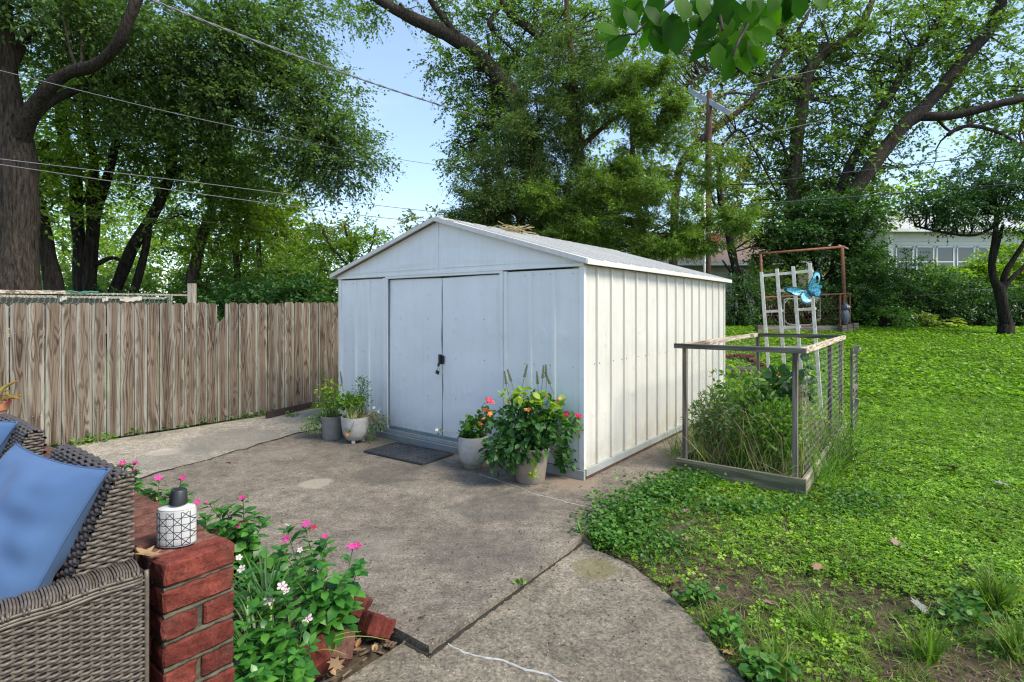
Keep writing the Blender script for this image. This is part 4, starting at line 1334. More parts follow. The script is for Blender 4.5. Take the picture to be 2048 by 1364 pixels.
def wing(parent, pts, hole=None, fold=0.3, side=1):
    # pts in photo-like metres (x right, z up) from the body; folded back a little
    def f(off):
        def g_(a, b):
            rr = math.hypot(a, b)
            return Vector((a, -.10 * rr * side + off + .02 * math.sin(rr * 14), b))
        return g_
    n_ = len(pts)
    if hole:
        # ring-shaped upper wing with an opening: bridge the outline and the hole
        pts = pts + [pts[0]] + [hole[0]] + hole[::-1]
    m = MB().prism(pts, f(0), f(.003))
    me = m.build('wing', M['wing_dark'], parent)
    c = Vector((sum(p[0] for p in pts[:n_]) / n_, sum(p[1] for p in pts[:n_]) / n_))
    return me, c, f
def smooth_poly(pts, n=6):
    out = []; m = len(pts)
    for i in range(m):
        p0, p1, p2, p3 = (Vector(pts[(i + k - 1) % m]) for k in range(4))
        for k in range(n):
            t = k / n
            out.append(tuple(.5 * ((2 * p1) + (p2 - p0) * t + (2 * p0 - 5 * p1 + 4 * p2 - p3) * t * t + (3 * p1 - p0 - 3 * p2 + p3) * t ** 3)))
    return out
u_ = 6.72 / 1093 / 7.0     # zoomed photo pixel -> metre
def wp(l): return [((x - 915) * u_, (665 - y) * u_) for x, y in l]
from mathutils.geometry import tessellate_polygon
def plate(poly, hole, off, mat, parent, thick=.003, name='wing', side=1):
    lists = [[Vector((a, b, 0)) for a, b in poly]]
    if hole: lists.append([Vector((a, b, 0)) for a, b in hole])
    tri = tessellate_polygon(lists)
    P = [p for l_ in lists for p in l_]
    def f(p, o_):
        rr = math.hypot(p.x, p.y)
        return (p.x, -.28 * rr * side + o_ + .015 * math.sin(rr * 30), p.y)
    n = len(P)
    V = [f(p, off) for p in P] + [f(p, off + thick) for p in P]
    Fc = [tuple(t) for t in tri] + [tuple(n + i for i in reversed(t)) for t in tri]
    b = 0
    for l_ in lists:
        m = len(l_)
        Fc += [(b + i, b + (i + 1) % m, n + b + (i + 1) % m, n + b + i) for i in range(m)]
        b += m
    return MB().add(V, Fc).build(name, mat, parent)
upR = smooth_poly(wp([(912, 640), (905, 560), (925, 480), (950, 420), (985, 375), (1030, 385), (1045, 430), (1040, 520), (1035, 570), (1075, 580), (1070, 625), (1010, 610), (950, 640)]))
upRh = smooth_poly(wp([(975, 470), (1000, 450), (1015, 480), (1010, 540), (992, 545), (978, 510)]))
loR = smooth_poly(wp([(915, 650), (960, 610), (1020, 600), (1060, 640), (1065, 700), (1040, 745), (990, 735), (945, 710)]))
upL = smooth_poly(wp([(905, 655), (860, 640), (780, 615), (700, 598), (620, 600), (595, 625), (610, 655), (655, 680), (700, 715), (760, 720), (810, 690), (870, 680)]))
loL = smooth_poly(wp([(905, 665), (860, 675), (810, 710), (785, 760), (800, 810), (860, 845), (920, 835), (945, 790), (935, 720)]))
def inset(poly, k, dx=0, dz=0):
    cx_ = sum(p[0] for p in poly) / len(poly); cz_ = sum(p[1] for p in poly) / len(poly)
    return [(cx_ + (a - cx_) * k + dx, cz_ + (b - cz_) * k + dz) for a, b in poly]
for poly, hole, k, dx, dz, sd in ((upR, upRh, .88, -.004, -.008, 1), (loR, None, .88, -.004, .006, 1), (upL, None, .85, .02, -.004, -.5), (loL, None, .84, -.002, .010, .5)):
    w_ = plate(poly, hole, 0, M['wing_dark'], bf, side=sd)
    q = plate(inset(poly, k, dx, dz), inset(hole, 1.12) if hole else None, -.0035, M['wing'], w_, name='blue_inlay', side=sd)
MB().tube([Vector((x * u_, -.02, z * u_)) for x, z in ((-20, 40), (-8, 10), (8, -25), (22, -60), (35, -85))], [.008, .016, .018, .013, .006], 8).build('body', M['wing_dark'], bf, smooth=True)
for s_ in (-1, 1): MB().tube([(-.02, -.02, .04), (-.03 + s_ * .01, -.03, .07), (-.03 + s_ * .03, -.04, .095)], .0022, 5).build('antenna', M['wing_dark'], bf)

# =================================================================== RUSTY FRAME, CAGE, OWL
def G(px, Y, dz=0): # point on the ground in the column px at depth Y
    return Vector(((px - 1024) / FPX * Y, Y, float(gz(Y)) - .04 + dz))
YR = 14.8
zt = lambda py: EYE - (py - 618) * YR / FPX
rf = thing('rusty_pipe_arch', 'tall rusty pipe arch standing at the far edge of the lawn', 'pipe frame', G(1600, YR), 0)
pl_, pr_ = at(1521, 508, YR), at(1684, 495, YR)
b1, b2 = G(1528, YR), G(1692, YR)
MB().tube([b1, pl_], .035, 8).build('upright', M['rust'], rf, world=True, smooth=True)
MB().tube([b2, pr_], .045, 8).build('upright', M['rust'], rf, world=True, smooth=True)
MB().tube([pl_ + Vector((-.05, 0, 0)), pr_ + Vector((.06, 0, .02))], .034, 8).build('crossbar', M['rust'], rf, world=True, smooth=True)
MB().bar(pr_ + Vector((-.1, 0, .06)), pr_ + Vector((.22, .1, -.02)), .05, .04).build('cap_board', M['greywood_x'], rf, world=True)
cg = thing('rusty_wire_cage', 'low rusty wire cage with a grey inner hoop below the pipe arch', 'wire cage', G(1600, YR - .4), 0)
YC = YR - .35
def ct(px, py): return at(px, py, YC)
MB().tube([ct(1524, 595), ct(1590, 592), ct(1702, 587)], .024, 6).build('top_bar', M['rust'], cg, world=True)
for px, w_ in ((1528, .024), (1680, .032), (1688, .018), (1700, .02)):
    MB().tube([ct(px, 656), ct(px, 588)], w_, 6).build('upright', M['rust'], cg, world=True)
hp = [ct(1568, 660), ct(1568, 600), ct(1572, 598), ct(1640, 597), ct(1640, 640)]
MB().tube(hp, .020, 6).build('inner_hoop', M['hoop'], cg, world=True)
MB().tube([ct(1568, 607), ct(1577, 598)], .018, 6).build('corner_brace', M['hoop'], cg, world=True)
MB().tube([ct(1568, 640), ct(1575, 648), ct(1590, 650), ct(1620, 650), ct(1628, 645), ct(1640, 636)], .016, 6).build('lower_hoop', M['hoop'], cg, world=True)
mb = MB(); o0 = ct(1528, 650); o1 = ct(1680, 650); L_ = (o1 - o0).length; dd2 = (o1 - o0).normalized()
hexmesh(mb, lambda u, v: o0 + dd2 * min(u, L_) + Vector((0, 0, v)), int(L_ / .09), 9, .09, .09, .0022, 3); mb.build('wire_mesh', M['rust'], cg, world=True)['kind'] = 'stuff'
te = thing('timber_edging', 'long grey timber edging lying under the rusty cage', 'timber edging', G(1600, YR - .6), 0)
YT = YR - .7
MB().box2(tuple(G(1514, YT, -.05)), tuple(G(1682, YT, .15) + Vector((0, .12, 0)))).build('long_timber', M['timber'], te, world=True, bevel=.006)
for px, dy in ((1518, -.12), (1686, -.14), (1697, .02), (1709, .35)):
    p = G(px, YT + dy); MB().box((p.x, p.y, p.z + .07), (.13, .16, .22)).build('end_block', M['timber'], te, world=True, bevel=.006)
ow = thing('owl_statue', 'dark grey plastic owl statue perched at the right end of the timber edging', 'statue', G(1691, YT - .1, .17), .5)
MB().lathe([(.035, 0), (.06, .05), (.095, .14), (.105, .24), (.095, .33), (.075, .38), (.062, .40)], 20, sy=.85).build('body', M['owl'], ow, smooth=True)
MB().lathe([(.060, .395), (.085, .43), (.090, .48), (.075, .53), (.045, .56), (.01, .57)], 20, sy=.95).build('head', M['owl'], ow, smooth=True)
for s_ in (-1, 1):
    MB().lathe([(.020, .54), (.014, .58), (.004, .61)], 8, c=(s_ * .055, 0, 0)).build('ear_tuft', M['owl'], ow, smooth=True)
    MB().lathe([(.01, .10), (.045, .16), (.055, .28), (.03, .37), (.008, .39)], 12, c=(s_ * .085, .01, 0), sx=.55, sy=1.3).build('wing', M['owl'], ow, smooth=True)
    MB().lathe([(.028, 0), (.02, .008), (.006, .012)], 12).build('eye', M['trellis'], ow).matrix_local = Matrix.Translation((s_ * .036, -.078, .485)) @ Matrix.Rotation(PI / 2, 4, 'X')
MB().lathe([(.014, 0), (.004, .03)], 6).build('beak', M['stem_dry'], ow).matrix_local = Matrix.Translation((0, -.082, .465)) @ Matrix.Rotation(2.6, 4, 'X')

# brick bordered bed beyond the trellis
YB = 9.4
bb = thing('brick_edged_bed', 'low brick edged planting bed in the lawn behind the trellis', 'brick edging', G(1490, YB), 0)
x0, x1 = G(1410, YB).x, G(1566, YB).x
for k, x in enumerate(np.arange(x0, x1, .205)):
    z = float(gz(YB))
    o = brick(bb, (x - bb.location.x, 0, z - bb.location.z + .02), (0, 0, 0)); o.scale = (1, 1.2, 1)
for y in np.arange(YB + .16, YB + 1.3, .2):
    brick(bb, (x1 - .05 - bb.location.x, y - YB, float(gz(y)) - bb.location.z + .02), (0, 0, PI / 2))
for x in np.arange(x0 - .1, x1 - .2, .205):
    o = brick(bb, (x - bb.location.x + .2, 1.32, float(gz(YB + 1.3)) - bb.location.z + .06), (.1, 0, 0))
mb = MB(); mb.box2((x0, YB + .05, float(gz(YB)) - .1), (x1 - .1, YB + 1.28, float(gz(YB + .6)) + .01)); mb.build('soil', M['soil'], bb, world=True)

# =================================================================== LOOSE BRICKS IN THE FLOWER BED
lb = [((714, 1222), .055, (.4, .5, .6), 'red half brick tilted at the patio edge below the vinca'),
      ((752, 1262), .045, (-.25, .55, -.3), 'bright red half brick lying nearest the patio slab corner'),
      ((690, 1204), .05, (.9, .2, 1.1), 'red brick mostly hidden behind the tilted half brick'),
      ((655, 1306), .05, (.35, .35, -.62), 'weathered brick with mortar crust beside the brown leaf'),
      ((606, 1345), .045, (.3, -.35, -.5), 'dark red brick lying at the bottom edge near the vinca leaves'),
      ((545, 1362), .04, (.2, .3, -.9), 'dark red brick partly hidden under leaves at the bottom edge'),
      ((470, 1075), .05, (.5, .2, .2), 'red brick half hidden behind the wall and the strap leaves')]
for i, ((px, py), z, rot, lab) in enumerate(lb):
    p = gp(px, py, .0)
    me = (bms + bms_old)[(i * 3 + 1) % 6] if i not in (3,) else bms_old[1]
    o = new_obj('loose_brick', me)
    o.location = (p.x, p.y, z - .02); o.rotation_euler = (rot[0], rot[1], TH + PI / 2 + rot[2])
    if i in (0, 1, 2): o.scale = (.62, 1.15, 1.35)
    elif i == 3: o.scale = (1.05, 1.6, 1.1)
    else: o.scale = (1.05, 1.4, 1.1)
    tag(o, lab, 'brick', 'loose bricks edging the flower bed')

# =================================================================== HOUSES
def house_right():
    Y = 25.0
    p = at(1779, 560, Y); x0 = p.x; x1 = at(2120, 560, Y).x
    zg = float(gz(Y)) - .05
    zt_ = at(1779, 462, Y).z
    h = thing('white_house', 'white sided house with a row of windows behind the right hedge', 'house', (x0, Y, zg), 0)
    MB().box2((x0, Y, zg), (x1, Y + 6, zt_)).build('wall', M['siding_white'], h, world=True)
    z = zg + .05; k = 0
    while z < zt_ - .05:
        zz = z + .17
        if zz > at(0, 490, Y).z - .05:
            mb = MB().prism([(0, 0), (-.03, 0), (-.006, .165), (0, .165)], lambda a, b: (x0 - .01, Y + a, z + b), lambda a, b: (x1, Y + a, z + b))
            mb.build('siding_board', M['siding_white'], h, world=True)
        z += .17
    zb, zw = at(0, 548, Y).z, at(0, 493, Y).z
    wx = at(1790, 0, Y).x
    for i in range(6):
        a = wx + i * .93
        f = MB().box2((a, Y - .05, zb), (a + .82, Y - .035, zb + .05)).box2((a, Y - .05, zw - .05), (a + .82, Y - .035, zw)).box2((a, Y - .05, zb), (a + .06, Y - .036, zw)).box2((a + .76, Y - .05, zb), (a + .82, Y - .036, zw)).box2((a, Y - .052, (zb + zw) / 2 - .1), (a + .82, Y - .034, (zb + zw) / 2 - .05)).build('window', M['trim'], h, world=True)
        g1 = MB().box2((a + .05, Y - .034, zb), (a + .77, Y - .030, zw)).build('pane', M['glass'], h, world=True)
        g1.parent = f
    MB().box2((x0 - .12, Y - .07, zg), (x0 + .10, Y - .0, zt_)).build('corner_board', M['trim'], h, world=True)
    MB().prism([(0, 0), (-.5, -.05), (3.4, 1.55), (7.0, -.05)], lambda a, b: (x0 - .35, Y + a, zt_ + .02 + b), lambda a, b: (x1, Y + a, zt_ + .02 + b)).build('roof', M['roof_grey'], h, world=True)
    MB().box2((x0 - .35, Y - .54, zt_ - .10), (x1, Y - .50, zt_ + .03)).build('fascia', M['trim'], h, world=True)
    # lower wing on the left with a pale roof
    xa, xb = at(1640, 0, Y).x, x0 - .13
    zr = at(0, 500, Y).z
    MB().box2((xa, Y + 1, zg), (xb, Y + 6, zr)).build('side_wing', M['siding_tan'], h, world=True)
    MB().prism([(0, 0), (3.5, 1.5), (7, 0)], lambda a, b: (xa, Y + .6 + a, zr + b), lambda a, b: (xb, Y + .6 + a, zr + b)).build('wing_roof', M['roof_grey'], h, world=True)
house_right()
def house_left():
    Y = 23.0
    x0, x1 = at(1330, 0, Y).x, at(1585, 0, Y).x
    zg = float(gz(Y)) - .05; zt_ = at(0, 527, Y).z
    h = thing('tan_house', 'tan sided house with brown roof and brick chimney beyond the shed', 'house', (x0, Y, zg), 0)
    MB().box2((x0, Y, zg), (x1, Y + 6, zt_)).build('wall', M['siding_tan'], h, world=True)
    z = zg + .2
    while z < zt_ - .03:
        MB().prism([(0, 0), (-.028, 0), (-.006, .125), (0, .125)], lambda a, b: (x0, Y + a, z + b), lambda a, b: (x1 + .01, Y + a, z + b)).build('siding_board', M['siding_tan'], h, world=True)
        z += .128
    for (pa, pb, ya, yb) in ((1374, 1393, 541, 575), (1460, 1489, 536, 576)):
        a, b = at(pa, 0, Y).x, at(pb, 0, Y).x; za, zb_ = at(0, yb, Y).z, at(0, ya, Y).z
        f = MB().box2((a, Y - .05, za), (b, Y - .036, za + .06)).box2((a, Y - .05, zb_ - .06), (b, Y - .036, zb_)).box2((a, Y - .05, za), (a + .06, Y - .034, zb_)).box2((b - .06, Y - .05, za), (b, Y - .034, zb_)).box2((a, Y - .05, (za + zb_) / 2), (b, Y - .034, (za + zb_) / 2 + .05)).build('window', M['trim'], h, world=True)
        g1 = MB().box2((a + .05, Y - .034, za), (b - .05, Y - .030, zb_)).build('pane', M['glass'], h, world=True); g1.parent = f
    r_ = MB().prism([(-.5, -.08), (3.3, 1.75), (7, -.08)], lambda a, b: (x0 - .4, Y + a, zt_ + .02 + b), lambda a, b: (x1 + .4, Y + a, zt_ + .02 + b)).build('roof', M['roof_pink'], h, world=True)
    MB().box2((x0 - .4, Y - .55, zt_ - .12), (x1 + .4, Y - .505, zt_ + .0)).build('gutter', M['trim'], h, world=True)
    cx0, cx1 = at(1420, 0, Y + 2).x, at(1442, 0, Y + 2).x
    ch = thing('x', None, None); bpy.data.objects.remove(ch)
    c_ = MB().box2((cx0, Y + 2, zt_ + .5), (cx1, Y + 2.6, at(0, 468, Y + 2).z)).build('chimney', M['chimney'], h, world=True)
house_left()

# =================================================================== POLE AND WIRES
YP = 15.2
up_ = thing('utility_pole', 'brown wooden utility pole with a weathered crossarm beyond the shed', 'utility pole', G(1414, YP), 0)
pt = at(1419, 182, YP)
pts = [G(1413, YP, -.2), at(1415, 450, YP), at(1417, 300, YP), pt]
MB().tube(pts, [.105, .095, .085, .075], 14).build('pole', M['pole'], up_, world=True, smooth=True)
ca, cb = at(1378, 180, YP + .5), at(1459, 226, YP - .5)
MB().bar(ca, cb, .10, .13).build('crossarm', M['crossarm'], up_, world=True)
for f_ in (.08, .32, .68, .92):
    p = ca.lerp(cb, f_); MB().lathe([(.016, .05), (.026, .09), (.038, .11), (.022, .14), (.034, .16), (.015, .19)], 10, c=p).build('insulator', M['owl'], up_, world=True)
MB().tube([at(1408, 600, YP - .3), at(1409, 520, YP - .3), at(1409, 380, YP - .3)], .034, 8).build('conduit', M['trim'], up_, world=True, smooth=True)
def wire(name, lab, pts, r, mat, twist=False, grp='overhead wires crossing the yard'):
    P = [at(*p) for p in pts]
    out = []
    m = len(P)
    for i in range(m - 1):
        p0, p1, p2, p3 = P[max(0, i - 1)], P[i], P[i + 1], P[min(m - 1, i + 2)]
        for k in range(14):
            t = k / 14
            out.append(.5 * ((2 * p1) + (p2 - p0) * t + (2 * p0 - 5 * p1 + 4 * p2 - p3) * t * t + (3 * p1 - p0 - 3 * p2 + p3) * t ** 3))
    out.append(P[-1])
    mb = MB()
    if twist:
        for ph in (0, PI):
            fine_ = []
            for a, b in zip(out[:-1], out[1:]):
                for k in range(3): fine_.append(a.lerp(b, k / 3))
            mb.tube([p + Vector((0, math.cos(i * .8 + ph), math.sin(i * .8 + ph))) * r * .9 for i, p in enumerate(fine_)], r, 5)
    else: mb.tube(out, r, 5)
    o = mb.build(name, mat, smooth=True)
    tag(o, lab, 'wire', grp)
wire('service_cable', 'thick twisted cable sloping down from the top left into the cedar', [(140, -70, 6.5), (298, -2, 7.2), (600, 115, 9), (880, 210, 12), (1170, 293, 16)], .011, M['cable'], True)
wire('overhead_wire', 'thin pale wire starting highest at the left edge below the cable', [(-60, 124, 7), (0, 141, 7.4), (400, 238, 9), (760, 312, 12), (950, 338, 15), (1110, 346, 18)], .0055, M['cable'])
wire('overhead_wire', 'upper wire of the close pair running from mid left to the cedar', [(-60, 312, 7), (0, 318, 7.4), (400, 366, 9), (800, 416, 12), (1010, 437, 16), (1180, 448, 19.8)], .0065, M['cable'])
wire('overhead_wire', 'lower wire of the close pair passing just above the shed ridge', [(-60, 320, 7), (0, 329, 7.4), (430, 392, 9), (800, 439, 12), (1010, 452, 16), (1200, 446, 19.8)], .0065, M['cable'])
wire('overhead_wire', 'lowest thin wire through the left trees just above the shrubs', [(-60, 416, 9), (0, 420, 9.4), (400, 443, 11), (620, 461, 13), (1000, 470, 18)], .0045, M['cable_dark'])
wire('overhead_wire', 'upper right wire running from the pole towards the right edge', [(1425, 378, 15.4), (1600, 356, 14.6), (1800, 332, 13.6), (1962, 312, 13), (2100, 290, 12.4)], .012, M['cable_dark'])
wire('overhead_wire', 'dark right wire rising gently from the pole behind the small tree', [(1425, 415, 15.4), (1600, 402, 14.6), (1850, 382, 13.4), (2100, 362, 12.4)], .016, M['cable_dark'])
wire('overhead_wire', 'faint high wire crossing the top right tree crowns', [(1425, 190, 15.4), (1640, 138, 17), (1850, 92, 15), (2080, 40, 13)], .009, M['cable'])
wire('overhead_wire', 'faint middle wire through the right tree crowns', [(1425, 290, 15.4), (1700, 232, 17), (2000, 195, 14), (2100, 180, 13)], .008, M['cable'])
# =================================================================== TREES
def smooth_line(P, R, n=5):
    out = []; rr = []
    m = len(P)
    for i in range(m - 1):
        p0, p1, p2, p3 = P[max(0, i - 1)], P[i], P[i + 1], P[min(m - 1, i + 2)]
        for k in range(n):
            t = k / n
            out.append(.5 * ((2 * p1) + (p2 - p0) * t + (2 * p0 - 5 * p1 + 4 * p2 - p3) * t * t + (3 * p1 - p0 - 3 * p2 + p3) * t ** 3))
            rr.append(R[i] * (1 - t) + R[i + 1] * t)
    out.append(P[-1]); rr.append(R[-1])
    return out, rr
def limb(mb, pts, Y, n=9, jit=.08, last=None):
    """pts: (px,py,radius px[,depth offset])"""
    P = []; R = []
    for q in pts:
        y = Y + (q[3] if len(q) > 3 else 0)
        P.append(at(q[0], q[1], y)); R.append(max(.008, q[2] * y / FPX))
    out, rr = smooth_line(P, R)
    rr = [r * (1 + jit * noise.noise(p * 2.3 + Vector((5, 5, 5))) * 2) for p, r in zip(out, rr)]
    out = [p + noise.noise_vector(p * 1.1) * r * .35 for p, r in zip(out, rr)]
    mb.tube(out, rr, n)
    return out

def sprays(blobs, Y, leaf, seed, twig_len=.55, per_twig=11, twigs=5, droop=.35, spread=.022, edge=.55, flat=.6):
    TW = []
    """leaf positions along twigs radiating from cluster centres spread through ellipsoids given in photo pixels"""
    r = np.random.default_rng(seed)
    Os = []; Ds = []; Ns = []; cent = []
    for b in blobs:
        px, py, rx, ry, dy, ncl = b[:6]
        yc = Y + (b[6] if len(b) > 6 else 0)
        c = np.array(at(px, py, yc)); sx = rx * yc / FPX; sz = ry * yc / FPX
        u = unit(r.normal(0, 1, (ncl, 3)))
        rad = r.random(ncl) ** edge
        rad *= 1 + .16 * np.sin(u[:, 0] * 5 + u[:, 2] * 7 + seed)
        cc = c + u * rad[:, None] * np.array([sx, dy, sz])
        cent.append(cc)
        out = unit(u * np.array([1, 1, .7]) + np.array([0, 0, .15]))
        for k in range(twigs):
            td = unit(out * .7 + r.normal(0, .75, (ncl, 3)) * np.array([1, 1, .55]))
            tl = twig_len * r.uniform(.5, 1.25, ncl)
            t = (np.arange(per_twig) + .5) / per_twig
            p = cc[:, None, :] + td[:, None, :] * (t[None, :, None] * tl[:, None, None])
            p[:, :, 2] -= droop * tl[:, None] * t[None] ** 2
            p += r.normal(0, spread, p.shape)
            TW.append(np.stack([cc, cc + td * tl[:, None] - np.array([0, 0, 1]) * (droop * tl[:, None])], 1))
            alt = np.where(np.arange(per_twig) % 2, 1.0, -1.0)[None, :, None] * np.cross(td, np.array([0, 0, 1.0]))[:, None, :]
            d = unit(td[:, None, :] * .7 + alt * .7 + r.normal(0, .35, p.shape) + np.array([0, 0, -.25]))
            n = unit(r.normal(0, .42, p.shape) * np.array([1, 1, 1 - flat]) + np.array([0, 0, .8]))
            Os.append(p.reshape(-1, 3)); Ds.append(d.reshape(-1, 3)); Ns.append(n.reshape(-1, 3))
    O = np.concatenate(Os); D = np.concatenate(Ds); Nn = np.concatenate(Ns)
    S = leaf * r.uniform(.65, 1.3, len(O))
    sprays.tw = np.concatenate(TW)
    return O, D, Nn, S, np.concatenate(cent)

def tree(name, lab, cat, Y, limbs, blobs, leaf, lmat, bmat, grp=None, seed=1, tmpl=LEAF4, branches=60, base_px=None, **kw):
    b0 = limbs[0][0]
    x0 = (b0[0] - 1024) / FPX * Y
    root = thing(name, lab, cat, (x0, Y, float(gz(Y)) - .05), 0, grp)
    mb = MB(); line = []
    for i, l_ in enumerate(limbs):
        out = limb(mb, l_, Y, 10 if l_[0][2] > 8 else 6)
        line += out[len(out) // 4 if i == 0 else 0:]
    # flare to the ground
    q = at(b0[0], b0[1], Y); g_ = Vector((q.x, Y, float(gz(Y)) - .1))
    if q.z > g_.z + .1: mb.tube([g_, g_.lerp(q, .25), q], [b0[2] * Y / FPX * 1.25, b0[2] * Y / FPX * 1.08, b0[2] * Y / FPX], 10)
    mb.build('trunk', bmat, root, world=True, smooth=True)
    O, D, Nn, S, cent = sprays(blobs, Y, leaf, seed, **kw)
    tw_ = sprays.tw; r = np.random.default_rng(seed + 99)
    if branches and len(tw_):
        dv = tw_[:, 1] - tw_[:, 0]; wv_ = .0042 * Y / 12
        n1 = np.array([wv_, 0, 0]); q_ = np.stack([tw_[:, 0] - n1, tw_[:, 0] + n1, tw_[:, 1] + n1 * .3, tw_[:, 1] - n1 * .3], 1)
        mesh_np('twigs', q_.reshape(-1, 3), np.arange(len(q_) * 4), np.full(len(q_), 4), bmat, root, True)['kind'] = 'stuff'
    L_ = np.array([tuple(p) for p in line])
    if branches:
        bm_ = MB(); sel = r.choice(len(cent), min(branches, len(cent)), replace=False)
        for k in sel:
            c = cent[k]
            dd = np.linalg.norm((L_ - c) * np.array([1, 1, 1.0]) + np.array([0, 0, 0]), axis=1) + np.maximum(0, L_[:, 2] - c[2]) * .6
            j = int(np.argmin(dd)); a = L_[j]
            if np.linalg.norm(a - c) > 7: continue
            mid = (a + c) / 2 + r.normal(0, .12, 3) + np.array([0, 0, .15])
            ll = np.linalg.norm(a - c)
            q1 = a * .7 + mid * .3 + r.normal(0, .05, 3)
            q2 = mid * .6 + c * .4 + r.normal(0, .08, 3)
            w = min(.05, .012 + .012 * ll)
            bm_.tube([a, q1, mid, q2, c], [w, w * .8, w * .6, w * .42, .006], 5, False)
        bm_.build('branches', bmat, root, world=True, smooth=True)['kind'] = 'stuff'
    cr = scatter('crown', tmpl, O, frames(D, Nn), S, lmat, root, world=True, rnd=np.clip(r.normal(.45, .22, len(O)), 0, .98))
    return root

THIN = (np.array([[0, 0, 0], [.17, .45, .03], [0, 1, -.08], [-.17, .45, .03]]), [(0, 1, 2, 3)])
SPR = (np.array([[0, 0, 0], [.13, .45, .04], [.03, 1, -.03], [-.13, .55, .04]]), [(0, 1, 2, 3)])

GL = 'trees behind the wooden fence'
tree('oak_tree', 'huge old oak at the left edge with a thick grey trunk and dark arching limbs', 'tree', 9.0,
     [[(36, 640, 38), (35, 560, 36), (33, 450, 33), (31, 350, 31), (27, 280, 30), (18, 215, 24), (10, 130, 20), (4, 40, 17), (-4, -80, 14)],
      [(36, 285, 20), (68, 215, 14.5, -.2), (128, 152, 12, -.4), (190, 127, 11, -.6), (235, 88, 10.5, -.8), (262, 30, 10, -.9), (300, -70, 8, -1)],
      [(50, 255, 16), (90, 208, 10, .5), (150, 180, 7, 1), (225, 165, 6, 1.5), (330, 150, 5, 2), (440, 182, 4.5, 2.5), (520, 238, 3.6, 2.6), (600, 268, 2.4, 2.7), (650, 280, 1.4, 2.8)],
      [(440, 182, 4, 2.5), (500, 172, 3, 2.6), (560, 178, 2, 2.8)],
      [(20, 140, 12), (60, 60, 7, .6), (120, 20, 5, 1)],
      [(10, 240, 14), (-30, 170, 10), (-60, 60, 8)]],
     [(120, 20, 190, 90, 2.0, 264, 0.3), (330, 60, 180, 100, 2.0, 290, 1.3), (520, 110, 130, 130, 1.6, 290, 2.3), (430, 215, 150, 60, 1.5, 149, 2.3), (630, 235, 105, 105, 1.3, 211, 2.6999999999999997), (680, 310, 75, 70, 1.1, 114, 2.9), (560, 40, 120, 60, 1.5, 96, 2.3), (180, 130, 150, 70, 1.5, 96, 1.8), (300, 230, 120, 50, 1.2, 52, 1.8), (590, 330, 90, 60, 1.2, 79, 2.9)],
     .074, M['l_oak'], M['bark'], GL, 11, LEAF4, 170, twig_len=.6, per_twig=11, twigs=5)

tree('twin_trunk_tree', 'dark tree with two close trunks rising right of the huge oak', 'tree', 12.0,
     [[(166, 640, 16), (163, 560, 14), (160, 480, 11), (148, 350, 10), (132, 290, 9.5), (122, 225, 9), (112, 120, 7)],
      [(176, 590, 14), (184, 500, 12), (196, 420, 10), (215, 350, 8), (232, 280, 7), (240, 200, 5)],
      [(186, 470, 9), (184, 380, 8), (186, 320, 7), (175, 245, 6), (170, 180, 5)],
      [(160, 410, 5), (180, 385, 4), (178, 375, 3)], [(190, 530, 5), (225, 515, 4), (262, 530, 4)]],
     [(160, 240, 130, 50, 1.8, 80), (110, 330, 90, 50, 1.6, 30), (250, 290, 90, 50, 1.6, 40), (200, 180, 130, 60, 1.8, 70)],
     .09, M['l_back'], M['bark_dark'], GL, 12, LEAF4, 60, twig_len=.6, per_twig=11, twigs=5)
tree('leaning_tree', 'short dark trunk leaning left between the oak and the twin trunks', 'tree', 10.8,
     [[(114, 640, 19), (110, 590, 18), (98, 520, 14), (86, 460, 12), (74, 400, 9), (66, 320, 7)]],
     [(75, 330, 70, 70, 1.2, 60), (95, 430, 60, 50, 1.2, 22)],
     .10, M['l_back'], M['bark_dark'], GL, 13, LEAF4, 20)
tree('slanting_tree', 'dark tree slanting to the right with a low crooked branch above the fence', 'tree', 12.4,
     [[(218, 640, 12), (235, 570, 11), (262, 500, 11), (300, 440, 10), (322, 395, 9.5), (342, 345, 8.5), (346, 300, 8), (342, 240, 7), (348, 180, 5)],
      [(330, 378, 7), (352, 345, 6.5), (385, 327, 6), (415, 322, 5), (420, 300, 4), (428, 290, 3), (445, 283, 2)],
      [(262, 640, 9), (268, 590, 8), (290, 500, 7), (300, 440, 6)], [(352, 300, 4), (380, 285, 3), (440, 262, 2)]],
     [(370, 240, 120, 60, 1.6, 90), (430, 330, 100, 70, 1.6, 90), (330, 430, 120, 60, 1.6, 14), (300, 320, 80, 50, 1.5, 35)],
     .09, M['l_mid'], M['bark_dark'], GL, 14, LEAF4, 60, twig_len=.6, per_twig=11, twigs=5)
tree('slim_maple_tree', 'slim grey trunked tree rising beside the lone fence post', 'tree', 14.2,
     [[(385, 640, 12), (388, 560, 11), (398, 500, 10), (412, 450, 9), (428, 400, 8), (430, 340, 6), (428, 270, 5)],
      [(398, 505, 6), (380, 540, 5), (374, 570, 4)], [(440, 440, 5), (480, 390, 4), (500, 330, 3)]],
     [(440, 400, 90, 80, 1.6, 80), (500, 350, 90, 80, 1.6, 80), (400, 480, 90, 50, 1.4, 30), (520, 440, 60, 50, 1.4, 35)],
     .10, M['l_back'], M['bark_brown'], GL, 15, LEAF4, 60, twig_len=.6, per_twig=11, twigs=5)
